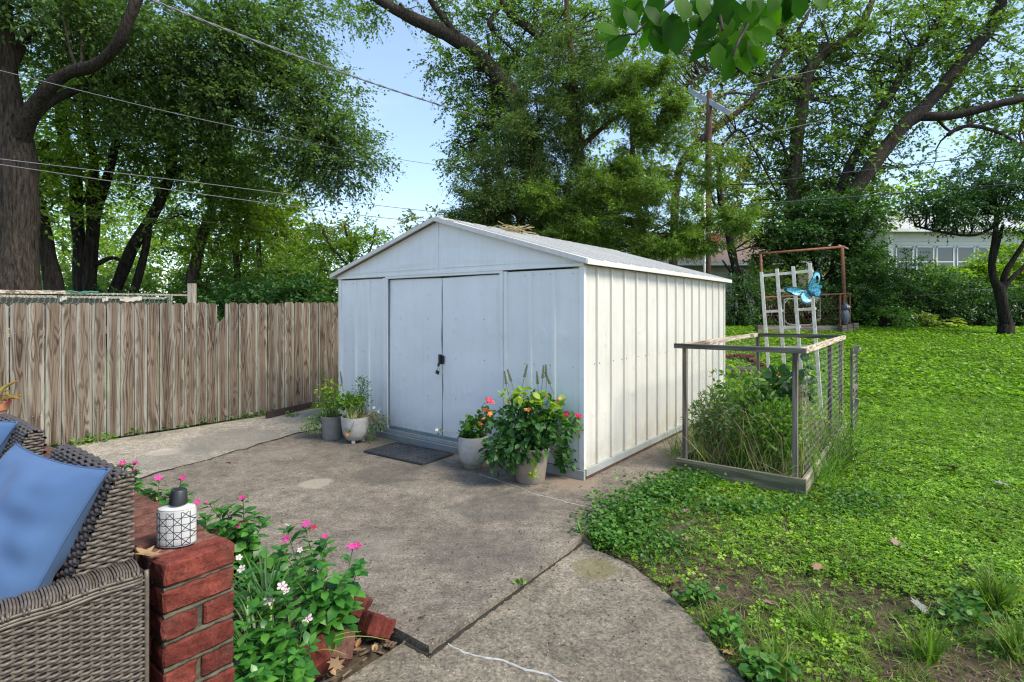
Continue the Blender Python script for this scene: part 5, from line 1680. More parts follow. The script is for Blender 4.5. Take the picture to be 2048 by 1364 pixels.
tree('thin_tree', 'thin tree with twin stems in the light green woods left of the shed', 'tree', 16.5,
     [[(478, 640, 8), (476, 560, 7), (470, 480, 6), (480, 400, 5), (488, 330, 4)], [(520, 600, 6), (518, 500, 5), (514, 430, 4), (510, 400, 3)], [(476, 530, 4), (500, 480, 3), (560, 470, 2)]],
     [(500, 450, 110, 60, 1.5, 60), (560, 420, 60, 40, 1.2, 25), (470, 360, 70, 60, 1.2, 30)],
     .12, M['l_back'], M['bark_brown'], GL, 16, LEAF4, 40)
tree('sapling', 'loose bright green sapling against the sky just left of the shed gable', 'tree', 13.5,
     [[(705, 640, 4), (706, 560, 4), (700, 500, 3), (690, 450, 2)], [(706, 560, 3), (740, 500, 2), (752, 450, 1.5)], [(704, 540, 2.5), (660, 490, 2), (645, 460, 1.2)]],
     [(700, 520, 60, 60, .8, 60), (742, 480, 34, 42, .6, 26), (640, 490, 50, 40, .7, 30), (690, 560, 70, 40, .8, 55), (762, 500, 25, 25, .5, 9)],
     .085, M['l_bright'], M['bark_brown'], GL, 17, LEAF4, 40, twig_len=.45, per_twig=7, twigs=4)
tree('pale_tree', 'pale yellow green tree far behind in the sky gap over the shrubs', 'tree', 30,
     [[(610, 620, 6), (615, 540, 5), (612, 480, 4)]],
     [(612, 490, 58, 48, 2.2, 80), (560, 520, 60, 50, 2, 60), (850, 448, 40, 22, 1.5, 26), (680, 470, 40, 25, 1.5, 30)],
     .22, M['l_yellow'], M['bark_brown'], GL, 18, LEAF4, 0, twig_len=1.0, per_twig=7)

# light woods far behind the fence, one mass
def mass(name, blobs, Y, leaf, mat, seed, **kw):
    O, D, Nn, S, c = sprays(blobs, Y, leaf, seed, **kw)
    o = scatter(name, LEAF4, O, frames(D, Nn), S, mat)
    o['kind'] = 'stuff'
    return o
mass('woods', [(60, 480, 160, 130, 4, 230, 4), (230, 520, 140, 90, 4, 200, 3), (330, 420, 130, 110, 4, 170, 8), (430, 520, 130, 80, 3, 120, 3), (560, 540, 110, 60, 3, 110, 2), (180, 380, 190, 90, 4, 110, 9), (90, 300, 130, 90, 4, 60, 9), (480, 300, 90, 100, 4, 40, 9), (300, 160, 230, 130, 3, 30, 8)], 17, .14, M['l_back'], 31, twig_len=.8, per_twig=8, twigs=5)
mass('shrubbery', [(100, 585, 190, 45, 2, 150, 0), (300, 585, 160, 45, 2, 120, 0), (470, 575, 110, 50, 2, 110, 0), (590, 570, 80, 55, 1.5, 90, 0), (650, 590, 60, 45, 1.2, 60, -.5)], 15.5, .12, M['l_mid'], 32, twig_len=.5, per_twig=8)
mass('undergrowth', [(590, 590, 90, 32, 1.2, 70, 0), (480, 602, 90, 25, 1, 40, 0), (250, 606, 200, 20, 1, 40, 0)], 12.0, .10, M['l_shrub'], 33, twig_len=.4)

# ---- cedar behind the shed
tree('cedar_tree', 'big dark cedar with drooping yellow green tufts behind the shed', 'tree', 13.0,
     [[(1205, 640, 15), (1190, 540, 14), (1175, 440, 13), (1160, 330, 12), (1150, 220, 10), (1142, 120, 8), (1135, 20, 5), (1130, -60, 3)],
      [(1170, 400, 6), (1100, 370, 4), (1010, 380, 3), (930, 390, 2)], [(1168, 420, 6), (1250, 360, 5), (1340, 330, 3)], [(1155, 300, 5), (1240, 230, 4), (1330, 200, 2)], [(1060, 640, 10), (1050, 500, 9), (1040, 400, 8), (1062, 330, 6), (1075, 250, 4)],
      [(1275, 400, 4), (1265, 300, 4), (1262, 200, 3)]],
     [(1150, 120, 90, 70, 1.3, 110), (1130, 210, 130, 60, 1.5, 170), (1070, 300, 130, 60, 1.6, 190), (1000, 400, 105, 48, 1.3, 150), (1120, 400, 150, 55, 1.6, 190), (1150, 480, 170, 42, 1.4, 180, -.2), (950, 440, 60, 20, .9, 50)],
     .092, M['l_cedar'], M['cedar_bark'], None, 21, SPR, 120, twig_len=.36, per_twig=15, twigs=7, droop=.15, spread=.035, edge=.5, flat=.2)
def tufts(c_px, n, seed):
    r = np.random.default_rng(seed); bl = []
    for (px, py, rx, ry, dp) in c_px:
        for k in range(n):
            a, b = r.normal(0, .5, 2)
            bl.append((px + a * rx, py + b * ry, rx * r.uniform(.22, .36), ry * r.uniform(.22, .36), .42, 17, dp + r.normal(0, .3)))
    return bl
tree('cedar_tree', 'sunlit bushy cedar in front of the taller dark cedar right of centre', 'tree', 12.0,
     [[(1300, 640, 10), (1290, 520, 9), (1275, 400, 7), (1265, 300, 5), (1275, 200, 3), (1285, 140, 2)]],
     tufts([(1290, 180, 90, 50, 0), (1310, 260, 100, 60, -.1), (1300, 350, 130, 60, -.2), (1240, 400, 130, 50, -.3), (1310, 450, 120, 50, -.3), (1140, 400, 90, 40, -.3), (1370, 480, 60, 30, 0), (1200, 470, 120, 35, -.2)], 9, 5),
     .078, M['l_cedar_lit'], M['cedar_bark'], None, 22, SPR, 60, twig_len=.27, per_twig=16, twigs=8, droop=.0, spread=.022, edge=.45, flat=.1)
tree('limb_oak', 'tall open oak with one heavy dark limb reaching left over the sky gap', 'tree', 16.0,
     [[(1130, 640, 24), (1110, 500, 23), (1075, 350, 21), (1045, 240, 19), (1008, 168, 17), (955, 112, 15.5), (900, 72, 14), (855, 48, 13), (812, 30, 12), (780, 12, 10), (735, -15, 10), (660, -60, 8)],
      [(930, 92, 8), (890, 40, 7), (862, 0, 6), (850, -40, 5)], [(850, 48, 5), (832, 45, 4), (800, 8, 4)],
      [(1100, 90, 8), (1062, 60, 8), (1030, 40, 7), (1006, 8, 6), (990, -30, 5)], [(985, 60, 5), (980, 40, 5), (1003, 10, 4)], [(975, 68, 3), (985, 170, 2), (1000, 240, 1.5)], [(985, 62, 3), (1060, 130, 2)]],
     [(900, 110, 55, 60, 1.0, 30, 0.5), (960, 180, 50, 60, 1.0, 40, 0.5), (910, 170, 40, 55, .9, 22, 0.5), (940, 260, 40, 50, .9, 28, 0.5), (925, 330, 50, 34, .9, 22, 0.5), (1000, 250, 60, 80, 1.2, 59, 0.5), (900, 20, 110, 40, 1.2, 51, 0.5), (1030, 50, 90, 70, 1.4, 76, 0.5), (750, 25, 60, 28, .8, 18, 0.5), (690, 10, 50, 22, .8, 15, 0.5), (1010, 140, 80, 60, 1.2, 51, 0.5), (1110, 20, 110, 50, 1.4, 68, 0.5), (1230, 60, 90, 60, 1.4, 59, 0.5)],
     .10, M['l_mid'], M['bark'], 'tall trees beyond the lawn', 23, LEAF4, 110, twig_len=.6, per_twig=9, twigs=5)
tree('yellow_leaved_tree', 'yellow green leaved tree showing in gaps left of the cedar crown', 'tree', 17.5,
     [[(1030, 640, 9), (1020, 480, 8), (1000, 330, 6), (985, 220, 4)]],
     [(985, 200, 60, 60, 1, 50), (970, 300, 60, 60, 1, 50), (1000, 400, 80, 50, 1, 40), (1030, 130, 60, 50, 1, 34)],
     .10, M['l_yellow'], M['bark_brown'], None, 24, LEAF4, 30, twig_len=.5, per_twig=8, twigs=4)

# ---- right hand trees
GR = 'tall trees beyond the lawn'
tree('tall_tree', 'tall tree with one straight ivy clad trunk right of the utility pole', 'tree', 19.0,
     [[(1583, 640, 13), (1583, 480, 13), (1586, 402, 12.5), (1592, 310, 12), (1603, 219, 12), (1618, 146, 11), (1650, 106, 10), (1692, 80, 9), (1724, 47, 8), (1745, 0, 6), (1760, -60, 5)],
      [(1640, 110, 7), (1652, 90, 6), (1690, 84, 5)], [(1625, 140, 5), (1600, 100, 4), (1560, 70, 3)], [(1600, 160, 5), (1550, 155, 3.5), (1480, 140, 2.4)], [(1588, 350, 4), (1560, 280, 3), (1510, 240, 2)]],
     [(1620, 90, 120, 80, 2, 79, 0.8), (1560, 170, 100, 90, 2, 64, 0.8), (1600, 280, 70, 100, 1.4, 57, 0.8), (1500, 260, 70, 80, 1.6, 50, 0.8), (1680, 180, 80, 80, 1.6, 50, 0.8), (1500, 370, 80, 60, 1.6, 36, 0.8), (1620, 380, 70, 60, 1.5, 36, 0.8), (1460, 130, 70, 60, 1.6, 39, 0.8), (1560, 20, 150, 50, 1.8, 57, 0.8)],
     .13, M['l_mid'], M['bark_brown'], GR, 25, LEAF4, 130, twig_len=.75, per_twig=11, twigs=5)
tree('tall_tree', 'massive leaning tree at the right whose long limb reaches the right edge', 'tree', 17.5,
     [[(1670, 640, 17), (1680, 520, 16), (1690, 440, 15), (1702, 398, 14), (1727, 358, 14), (1767, 303, 14), (1811, 248, 13.5), (1844, 219, 13), (1892, 164, 12), (1939, 106, 11), (1983, 58, 10), (2001, 0, 9), (2010, -60, 8)],
      [(1830, 232, 9), (1880, 234, 8, -.3), (1921, 226, 8, -.5), (1983, 212, 7.5, -.8), (2048, 196, 7, -1), (2120, 170, 6, -1.2)],
      [(1665, 430, 10, .5), (1694, 347, 9, .6), (1731, 274, 8.5, .7), (1782, 183, 8, .8), (1819, 120, 7, .9), (1870, 55, 6, 1), (1899, 0, 5, 1), (1910, -50, 4, 1)],
      [(1895, 270, 4, -.4), (1930, 252, 3.6, -.5), (1990, 262, 3.4, -.6), (2048, 295, 3, -.7)], [(1870, 232, 3), (1900, 262, 2.6), (1935, 252, 2)]],
     [(1780, 60, 120, 80, 2, 81, 0.9), (1900, 90, 100, 90, 2, 66, 0.9), (2000, 130, 90, 90, 2, 62, 0.9), (1830, 180, 70, 60, 1.6, 37, 0.9), (1720, 250, 80, 70, 1.8, 51, 0.9), (1790, 340, 90, 50, 1.5, 26, 0.9), (1960, 190, 90, 30, 1.2, 26, 0.9), (2020, 260, 60, 60, 1.4, 33, 0.9), (1700, 400, 90, 50, 1.5, 44, 0.9), (1930, 10, 130, 40, 1.8, 44, 0.9), (1660, 330, 60, 60, 1.5, 29, 0.9)],
     .13, M['l_mid'], M['bark'], GR, 26, LEAF4, 130, twig_len=.75, per_twig=11, twigs=5)
tree('crooked_tree', 'crooked dark trunked tree directly right of the utility pole before the tan house', 'tree', 17.0,
     [[(1492, 640, 9), (1486, 600, 9), (1474, 550, 8.5), (1462, 490, 8), (1452, 440, 7), (1440, 400, 6), (1438, 350, 4.5), (1445, 290, 4)],
      [(1450, 440, 3), (1425, 400, 2.4), (1410, 350, 2)], [(1440, 290, 3.4), (1400, 290, 3), (1360, 330, 3)], [(1445, 290, 3), (1480, 260, 2.4), (1520, 320, 2), (1560, 400, 1.6)], [(1462, 545, 2.5), (1445, 520, 1.6)]],
     [(1440, 330, 60, 60, 1.2, 31, 0.6), (1470, 420, 60, 50, 1.2, 31, 0.6), (1420, 250, 60, 60, 1.2, 31, 0.6), (1500, 480, 50, 30, 1, 14, 0.6)],
     .095, M['l_yellow'], M['bark_dark'], GR, 27, LEAF4, 50, twig_len=.5, per_twig=9, twigs=4)
tree('dead_branch_tree', 'bare grey branches crossing behind the top of the utility pole', 'tree', 18.5,
     [[(1345, 640, 9), (1350, 400, 8), (1362, 330, 7), (1395, 285, 7), (1440, 250, 6), (1500, 200, 5), (1560, 120, 4), (1620, 20, 3)],
      [(1372, 182, 4, -.5), (1410, 196, 4, -.6), (1425, 200, 3.6, -.6), (1460, 185, 2.4, -.6), (1500, 190, 2, -.6)], [(1372, 172, 4), (1400, 152, 3), (1440, 130, 2)]],
     [(1380, 130, 70, 70, 1.4, 36, 0.5), (1440, 60, 90, 60, 1.6, 48, 0.5), (1340, 60, 70, 60, 1.4, 30, 0.5), (1400, 220, 60, 60, 1.4, 30, 0.5), (1330, 120, 60, 60, 1.3, 24, 0.5)],
     .10, M['l_yellow'], M['bark_brown'], GR, 28, LEAF4, 60, twig_len=.5, per_twig=8, twigs=4)
tree('small_garden_tree', 'small dark leaved tree with forked curving trunks at the right lawn edge', 'tree', 13.6,
     [[(2012, 648, 13), (2006, 615, 10), (1998, 580, 9), (1988, 555, 6.5), (1984, 520, 5.5), (1990, 480, 5), (1993, 430, 4)],
      [(2000, 588, 6), (2012, 545, 6), (2032, 512, 5), (2052, 480, 4.5), (2070, 440, 4)], [(2000, 590, 5), (2020, 560, 4.5), (2046, 535, 4), (2080, 500, 3)], [(1986, 530, 4), (1996, 490, 3.5), (2006, 450, 3)],
      [(1994, 450, 3), (1950, 470, 3), (1890, 465, 2.6), (1830, 452, 2)]],
     [(1960, 390, 110, 60, 1.2, 150), (2030, 350, 90, 60, 1.2, 110), (1900, 425, 80, 24, 1, 50), (2040, 430, 60, 40, 1, 50), (1860, 405, 50, 24, .9, 34)],
     .075, M['l_shrub'], M['bark_dark'], None, 29, LEAF4, 60, twig_len=.36, per_twig=9, twigs=5, droop=.2)
tree('understory_tree', 'dense dark green understory tree standing behind the rusty pipe arch', 'tree', 17.0,
     [[(1650, 640, 7), (1640, 560, 6), (1620, 500, 4), (1600, 450, 3)], [(1640, 570, 5), (1690, 510, 3), (1730, 450, 2)], [(1706, 640, 5), (1700, 560, 4), (1690, 500, 3)]],
     [(1600, 450, 100, 50, 1.3, 170), (1690, 430, 80, 40, 1.2, 110), (1560, 500, 60, 45, 1.1, 70), (1650, 500, 90, 40, 1.2, 90), (1730, 500, 40, 30, 1.1, 30)],
     .105, M['l_shrub'], M['bark_dark'], None, 30, LEAF4, 50, twig_len=.42, per_twig=8, twigs=5, droop=.2)
mass('far_foliage', [(1480, 430, 120, 110, 4, 110, 0), (1700, 420, 150, 70, 4, 110, 0), (1900, 420, 120, 40, 3, 50, 2), (1990, 250, 120, 130, 4, 36, 0), (1560, 150, 140, 170, 4, 36, 2), (1820, 130, 160, 130, 4, 26, 2), (1380, 300, 80, 160, 3, 60, 0), (1200, 250, 150, 200, 3, 80, -4), (1000, 470, 100, 30, 3, 40, -4)], 27, .20, M['l_back'], 34, twig_len=1.0, per_twig=7, twigs=4)

# ---- shrubs along the far edge of the lawn
def shrub(lab, px, py, rx, ry, Y, n, mat, seed, leaf=.09, grp='shrubs along the far lawn edge', name='shrub', dy=.8, **kw):
    r = np.random.default_rng(seed)
    O, D, Nn, S, c = sprays([(px, py, rx, ry, dy, n)], Y, leaf, seed, **{**dict(twig_len=.4, per_twig=8, twigs=5, droop=.25, edge=.45), **kw})
    root = thing(name, lab, 'shrub', G(px, Y), 0, grp)
    mb = MB(); base = np.array(G(px, Y, -.05))
    for k in range(0, len(c), max(1, len(c) // 22)):
        q = c[k]; b_ = base + r.normal(0, .1, 3) * np.array([1, 1, 0]); m_ = (b_ + q) / 2 + r.normal(0, .08, 3)
        mb.tube([b_, m_, q], [.02, .014, .005], 4, False)
    mb.build('stems', M['bark_dark'], root, world=True)['kind'] = 'stuff'
    zmin = float(gz(Y)) - .02
    keep = O[:, 2] > zmin
    scatter('foliage', LEAF4, O[keep], frames(D[keep], Nn[keep]), S[keep], mat, root, world=True)
    return root
SH = [('dark low shrub directly behind the far corner of the shed', 1475, 600, 60, 60, 16.0, 70, 'l_shrub', .08),
      ('leafy green shrub seen through the upper trellis slats', 1545, 570, 50, 60, 16.4, 70, 'l_mid', .09),
      ('dark shrub inside the rusty pipe arch', 1610, 610, 60, 48, 16.2, 80, 'l_shrub', .08),
      ('dark shrub just right of the owl statue', 1735, 580, 60, 75, 16.0, 120, 'l_shrub', .085),
      ('shaded shrub left of the yellow green hosta', 1800, 570, 60, 78, 16.2, 130, 'l_shrub', .085),
      ('shaded shrub behind the yellow green hosta', 1870, 590, 60, 60, 16.2, 100, 'l_shrub', .085),
      ('dark shrub left of the small garden tree trunk', 1940, 605, 50, 48, 16.0, 70, 'l_shrub', .085),
      ('dark shrub right of the small garden tree trunk', 2040, 605, 50, 48, 15.8, 70, 'l_shrub', .085),
      ('low bright leaved bush at the foot of the shaded shrubs', 1770, 632, 42, 24, 15.2, 40, 'l_herb', .09),
      ('sunlit lime green bush below the white house windows', 1890, 566, 80, 26, 18.5, 150, 'l_bright', .11),
      ('sunlit lime green bush behind the small garden tree', 1985, 555, 66, 42, 18.6, 170, 'l_bright', .11),
      ('tallest lime green bush at the right edge of the photo', 2060, 520, 50, 60, 18.4, 80, 'l_bright', .11),
      ('green vine covered bush left of the white house corner', 1725, 530, 44, 40, 18.6, 60, 'l_mid', .10),
      ('lime green bush showing behind the owl statue shrub', 1690, 570, 40, 40, 18.0, 50, 'l_bright', .10),
      ('olive bush leaning against the tan house wall', 1520, 560, 40, 50, 20, 50, 'l_mid', .10)]
for i, (lab, px, py, rx, ry, Y, n, mt, lf_) in enumerate(SH):
    shrub(lab, px, py, rx, ry, Y, n, M[mt], 200 + i, lf_)
mass('hedge_backing', [(1740, 590, 90, 40, .8, 80, 0), (1860, 595, 90, 34, .8, 80, 0), (1990, 590, 100, 44, .8, 100, 0)], 20.5, .15, M['l_mid'], 36, twig_len=.5)
mass('hedge_undergrowth', [(1500, 640, 60, 14, .6, 26, 0), (1620, 640, 80, 12, .6, 24, 0), (1760, 645, 70, 12, .5, 26, 0), (1860, 645, 80, 10, .5, 26, 0), (1990, 642, 80, 12, .5, 26, 0)], 16.0, .07, M['l_shrub'], 35, twig_len=.25)
# wire of an old fence in the hedge
hw = MB().tube([at(1800, 592, 15.6), at(1870, 590, 15.6), at(1960, 580, 15.4), at(2060, 574, 15.2)], .014, 5).build('hedge_wire', M['cable_dark'], smooth=True)
tag(hw, 'dark wire strung low through the hedge behind the hosta', 'wire')
MB_ = None
# hosta
ho = thing('hosta_plant', 'yellow green hosta growing at the far lawn edge before the shaded shrubs', 'hosta', G(1882, 15.0), 0)
n_ = 46; a = rng.random(n_) * 2 * PI; el = rng.uniform(.25, 1.1, n_)
d = np.stack([np.cos(a) * np.cos(el), np.sin(a) * np.cos(el), np.sin(el)], 1)
O = d * rng.uniform(.12, .35, n_)[:, None] * np.array([1.3, 1, .8])
O[:, 2] += .02
dd_ = unit(d * np.array([1, 1, .1]) + np.array([0, 0, .05]))
scatter('leaves', leaf8(.42, .05, -.3), O, frames(dd_, np.tile([0, 0, 1.], (n_, 1))), rng.uniform(.2, .32, n_), M['l_hosta'], ho)
ho2 = shrub('small pale hosta clump just left of the big hosta', 1850, 640, 12, 8, 15.0, 8, M['l_hosta'], 260, .10, None, 'hosta_plant', .2, twig_len=.15)
ho2['category'] = 'hosta'

# ---- overhead branch of a broad leaved tree close to the camera
ob = thing('overhanging_branch', 'branches with big glossy green leaves hanging into the top of the photo', 'branch', at(1420, -60, 1.9), 0)
tw = [[(1650, -120, 1.9), (1560, -60, 1.9), (1480, -20, 1.9), (1420, 20, 1.9), (1400, 50, 1.88)],
      [(1560, -60, 1.9), (1500, 40, 1.85), (1478, 80, 1.82), (1465, 110, 1.8)],
      [(1480, -20, 1.9), (1380, -30, 1.95), (1310, 30, 1.95), (1270, 68, 1.93), (1232, 72, 1.92)],
      [(1560, -60, 1.9), (1600, -20, 1.95), (1620, 5, 1.95)], [(1420, -30, 1.9), (1440, 30, 1.85), (1445, 60, 1.8)]]
for t_ in tw:
    MB().tube([at(*q) for q in t_], [.007, .006, .005, .004, .003][:len(t_)], 6).build('twig', M['twig'], ob, world=True, smooth=True)
lv, lfc = leaf8(.34, .05, -.10)
v2 = []
lme = []
for k in range(3):
    tv, tf = leaf8(.30 + .03 * k, .05, -.08 - .04 * k)
    me = bpy.data.meshes.new('leaf'); me.from_pydata([tuple(p) for p in tv], [], tf); me.update(); me.materials.append(M['l_magnolia'])
    me.polygons.foreach_set('use_smooth', [True] * len(me.polygons)); lme.append(me)
lp = [(1236, 70, 200, 48, 48), (1240, 70, 160, 52, 1), (1246, 76, 235, 55, 1), (1262, 72, 215, 60, 1), (1252, 60, 120, 50, 1), (1270, 66, 110, 50, 1), (1300, 55, 250, 40, 1), (1302, 50, 300, 60, 1),
      (1345, 25, 275, 78, 1), (1330, 20, 260, 70, 1), (1310, 10, 250, 50, 1), (1285, 0, 240, 48, 1), (1260, -5, 260, 46, 1), (1240, -8, 270, 40, 1), (1290, 10, 300, 50, 1), (1380, 0, 300, 48, 1), (1370, -5, 265, 50, 1),
      (1420, 5, 265, 68, 1), (1440, 0, 275, 60, 1), (1465, -5, 268, 66, 1), (1490, 0, 275, 52, 1), (1510, -5, 262, 58, 1), (1545, -5, 275, 64, 1), (1530, 5, 250, 56, 1), (1570, -10, 285, 50, 1), (1600, -15, 268, 48, 1), (1625, -15, 300, 42, 1),
      (1440, 58, 205, 52, 1), (1432, 80, 215, 56, 1), (1438, 85, 262, 48, 1), (1450, 70, 240, 50, 1), (1470, 60, 255, 56, 1), (1485, 50, 275, 50, 1), (1480, 75, 300, 48, 1), (1495, 80, 290, 50, 1), (1500, 92, 315, 44, 1),
      (1462, 100, 262, 56, 1), (1475, 95, 282, 58, 1), (1465, 88, 225, 44, 1), (1490, 62, 330, 52, 1), (1505, 55, 310, 46, 1), (1420, 88, 190, 34, 1), (1520, 30, 300, 50, 1), (1460, 30, 250, 50, 1), (1400, 30, 240, 40, 1),
      (1355, -20, 280, 60, 1), (1400, -20, 275, 60, 1), (1320, -15, 250, 56, 1), (1275, -20, 255, 52, 1), (1450, -20, 262, 60, 1), (1500, -25, 280, 60, 1), (1590, -25, 262, 55, 1), (1555, -20, 250, 50, 1), (1640, -30, 280, 44, 1), (1225, -18, 275, 40, 1)]
for i, (px, py, ang, ln, _) in enumerate(lp):
    y = 1.9 + random.uniform(-.09, .09)
    p = at(px, py, y); a = math.radians(ang)
    d = Vector((math.cos(a), random.uniform(-.45, .45), math.sin(a))).normalized()
    n = Vector((random.uniform(-.5, .5), -1, random.uniform(-.1, .8))).normalized()
    s_ = d.cross(n).normalized(); u = s_.cross(d)
    sz = ln * 1.12 * y / FPX
    o = new_obj('leaf', lme[i % 3]); o.parent = ob
    o.matrix_local = Matrix.Translation(p - ob.location) @ Matrix((s_, d, u)).transposed().to_4x4() @ Matrix.Scale(sz, 4)
# =================================================================== LAWN
def tz(x, y):
    x = np.asarray(x); y = np.asarray(y)
    i = np.clip(np.searchsorted(xs, x) - 1, 0, nx - 2); j = np.clip(np.searchsorted(ys, y) - 1, 0, ny - 2)
    fx = (x - xs[i]) / (xs[i + 1] - xs[i]); fy_ = (y - ys[j]) / (ys[j + 1] - ys[j])
    return (ZZ[j, i] * (1 - fx) * (1 - fy_) + ZZ[j, i + 1] * fx * (1 - fy_) + ZZ[j + 1, i] * (1 - fx) * fy_ + ZZ[j + 1, i + 1] * fx * fy_)
def local_shed(x, y, o=C0):
    dx, dy = x - o.x, y - o.y
    return dx * .795 - dy * .6065, dx * .606 + dy * .795
bed_poly_local = lambda x, y: (lambda a, b: (a > -BWd) & (a < 0.0) & (b > 0) & (b < BL))(*local_shed(x, y, bedO))
def lawn_pts(n, y0, y1, seed, pw=1.0):
    r = np.random.default_rng(seed)
    y = y0 + (y1 - y0) * r.random(n) ** pw
    xmin = -0.35 * 0 + np.where(y < 4.4, .1, .25)
    xl = np.minimum(y * .02, 0.2) + .02
    xr = y * 1.0
    x = xl + (xr - xl) * r.random(n)
    m = ~in_poly(x, y, main_poly) & ~in_poly(x, y, path_poly) & ~bed_poly_local(x, y)
    a, b = local_shed(x, y)
    m &= ~((a < .02) & (b > -.1) & (b < D + .1))
    m &= y > .9
    # only to the right of the path / patio
    m &= (a > .0) | (b > D)
    return x[m], y[m], r
def bare(x, y):
    """0 = lush, 1 = bare soil"""
    px, py = pix(x, y, 0)
    def ell(cx, cy_, rx, ry): return np.exp(-(((px - cx) / rx) ** 2 + ((py - cy_) / ry) ** 2))
    b = .85 * ell(1680, 1335, 280, 90) + .55 * ell(1420, 1050, 110, 40) + .8 * ell(1830, 1210, 210, 60) + .55 * ell(1560, 1180, 170, 50) + .6 * ell(1350, 1130, 100, 70) + .8 * ell(2000, 1340, 160, 90) + .5 * ell(1450, 1230, 70, 70)
    nz = np.array([noise.noise(Vector((a * 2.6, c * 2.6, 9))) for a, c in zip(x, y)])
    return np.clip(b + nz * .55 - .05, 0, 1)

def trefoil():
    V = []; Fc = []
    for k in range(3):
        t = 2 * PI * k / 3; c, s_ = math.cos(t), math.sin(t)
        for (a, b, z) in ((.04, 0, 0), (.55, -.36, .10), (1.0, 0, -.05), (.55, .36, .10)):
            V.append((a * c - b * s_, a * s_ + b * c, z))
        Fc.append(tuple(range(k * 4, k * 4 + 4)))
    return np.array(V), Fc
TRE = trefoil()
def up_frames(n, r, tilt):
    nrm = unit(np.stack([r.normal(0, tilt, n), r.normal(0, tilt, n), np.ones(n)], 1))
    a = r.random(n) * 2 * PI
    d = np.stack([np.cos(a), np.sin(a), np.zeros(n)], 1)
    d = unit(d - nrm * np.sum(d * nrm, 1, keepdims=True))
    s_ = np.cross(d, nrm)
    return np.stack([s_, d, nrm], 2)
lushO = []; 
def clover(n, y0, y1, size, seed, lift, dens_near=1.0, pw=1.0, mat='l_clover'):
    x, y, r = lawn_pts(n, y0, y1, seed, pw)
    px, py = pix(x, y, 0)
    b = bare(x, y)
    # clover thick on the upper right, thin towards the near corner
    lush = np.clip((x - y * .44) / 1.2 + .35 + (y - 3.6) * .35, 0, 1)
    keep = r.random(len(x)) < np.clip((1 - b) ** 1.4 * (.42 + .58 * lush), 0, 1)
    x, y = x[keep], y[keep]; n_ = len(x)
    z = tz(x, y) + lift * (.25 + .75 * r.random(n_))
    hum = np.array([noise.noise(Vector((a * 3.1, c * 3.1, 3))) for a, c in zip(x, y)])
    z = z + np.clip(hum, -.5, .6) * lift * .35
    S = size * r.uniform(.45, 1.45, n_)
    return np.stack([x, y, z], 1), up_frames(n_, r, .32), S, r.random(n_)
parts_ = [clover(46000, 1.5, 4.6, .021, 41, .04), clover(62000, 4.4, 8.6, .027, 42, .045)]
farc = clover(80000, 8.2, 17.2, .060, 43, .05)
O = np.concatenate([p[0] for p in parts_]); R = np.concatenate([p[1] for p in parts_]); S = np.concatenate([p[2] for p in parts_]); Q = np.concatenate([p[3] for p in parts_])
tag(scatter('clover', TRE, O, R, S, M['l_clover'], rnd=Q), kind='stuff')
tag(scatter('clover', (LEAF4[0] * np.array([1.5, 1, 1]), LEAF4[1]), farc[0], farc[1], farc[2], M['l_clover'], rnd=farc[3]), kind='stuff')
# darker broad leaved ground cover along the edge of the concrete
r = np.random.default_rng(44)
def patch(cx, cy_, rx, ry, n, size, lift, seed, mat, name, tmpl=None, tilt=.5, avoid=True):
    r = np.random.default_rng(seed)
    px = r.normal(cx, rx * .5, n); py = r.normal(cy_, ry * .5, n)
    Y = FPX * EYE / (py - 618); X = (px - 1024) / FPX * Y
    if avoid:
        m = ~in_poly(X, Y, path_poly) & ~bed_poly_local(X, Y)
        X, Y = X[m], Y[m]
    h = lift * r.random(len(X)) ** .7
    O = np.stack([X, Y, tz(X, Y) + .02 + h], 1)
    return O, up_frames(len(X), r, tilt), size * r.uniform(.6, 1.3, len(X)), r.random(len(X))
bl = [patch(1250, 1030, 75, 40, 1500, .030, .08, 1, None, ''), patch(1330, 985, 70, 28, 1300, .030, .08, 2, None, ''), patch(1210, 1070, 50, 25, 700, .028, .06, 3, None, ''),
      patch(1390, 960, 60, 20, 500, .03, .08, 4, None, ''), patch(1300, 1080, 120, 40, 900, .026, .05, 5, None, ''), patch(1480, 1010, 160, 22, 700, .03, .06, 6, None, ''),
      patch(1400, 1190, 40, 16, 90, .038, .06, 7, None, ''), patch(1460, 1260, 30, 22, 60, .036, .05, 8, None, ''), patch(1520, 1340, 50, 22, 90, .045, .06, 9, None, ''), patch(1930, 1230, 60, 26, 90, .042, .08, 10, None, ''),
      patch(1700, 1000, 120, 40, 700, .028, .05, 11, None, '')]
O, R, S, Q = (np.concatenate([b[k] for b in bl]) for k in range(4))
tag(scatter('ground_ivy', (leaf8(.42, .06, -.1)), O, R, S, M['l_clover_dk'], rnd=Q), kind='stuff')

BLADE = (np.array([[-.025, 0, 0], [.025, 0, 0], [-.022, .38, .06], [.022, .38, .06], [-.014, .74, .22], [.014, .74, .22], [0, 1, .46]]), [(0, 1, 3, 2), (2, 3, 5, 4), (4, 5, 6)])
def blades(O, hgt, r, lean=.6):
    n = len(O)
    d = unit(np.stack([r.normal(0, lean, n), r.normal(0, lean, n), np.ones(n)], 1))
    a = r.random(n) * 2 * PI
    nn = np.stack([np.cos(a), np.sin(a), np.full(n, -.2)], 1)
    return O, frames(d, nn), hgt * r.uniform(.4, 1.3, n)
x, y, r = lawn_pts(70000, 1.4, 7.0, 51, 1.35)
gn = np.array([noise.noise(Vector((a * 1.9, c * 1.9, 21))) for a, c in zip(x, y)])
gn2 = np.array([noise.noise(Vector((a * 9, c * 9, 2))) for a, c in zip(x, y)])
lush = np.clip((x - y * .44) / 1.2 + .35 + (y - 3.6) * .35, 0, 1)
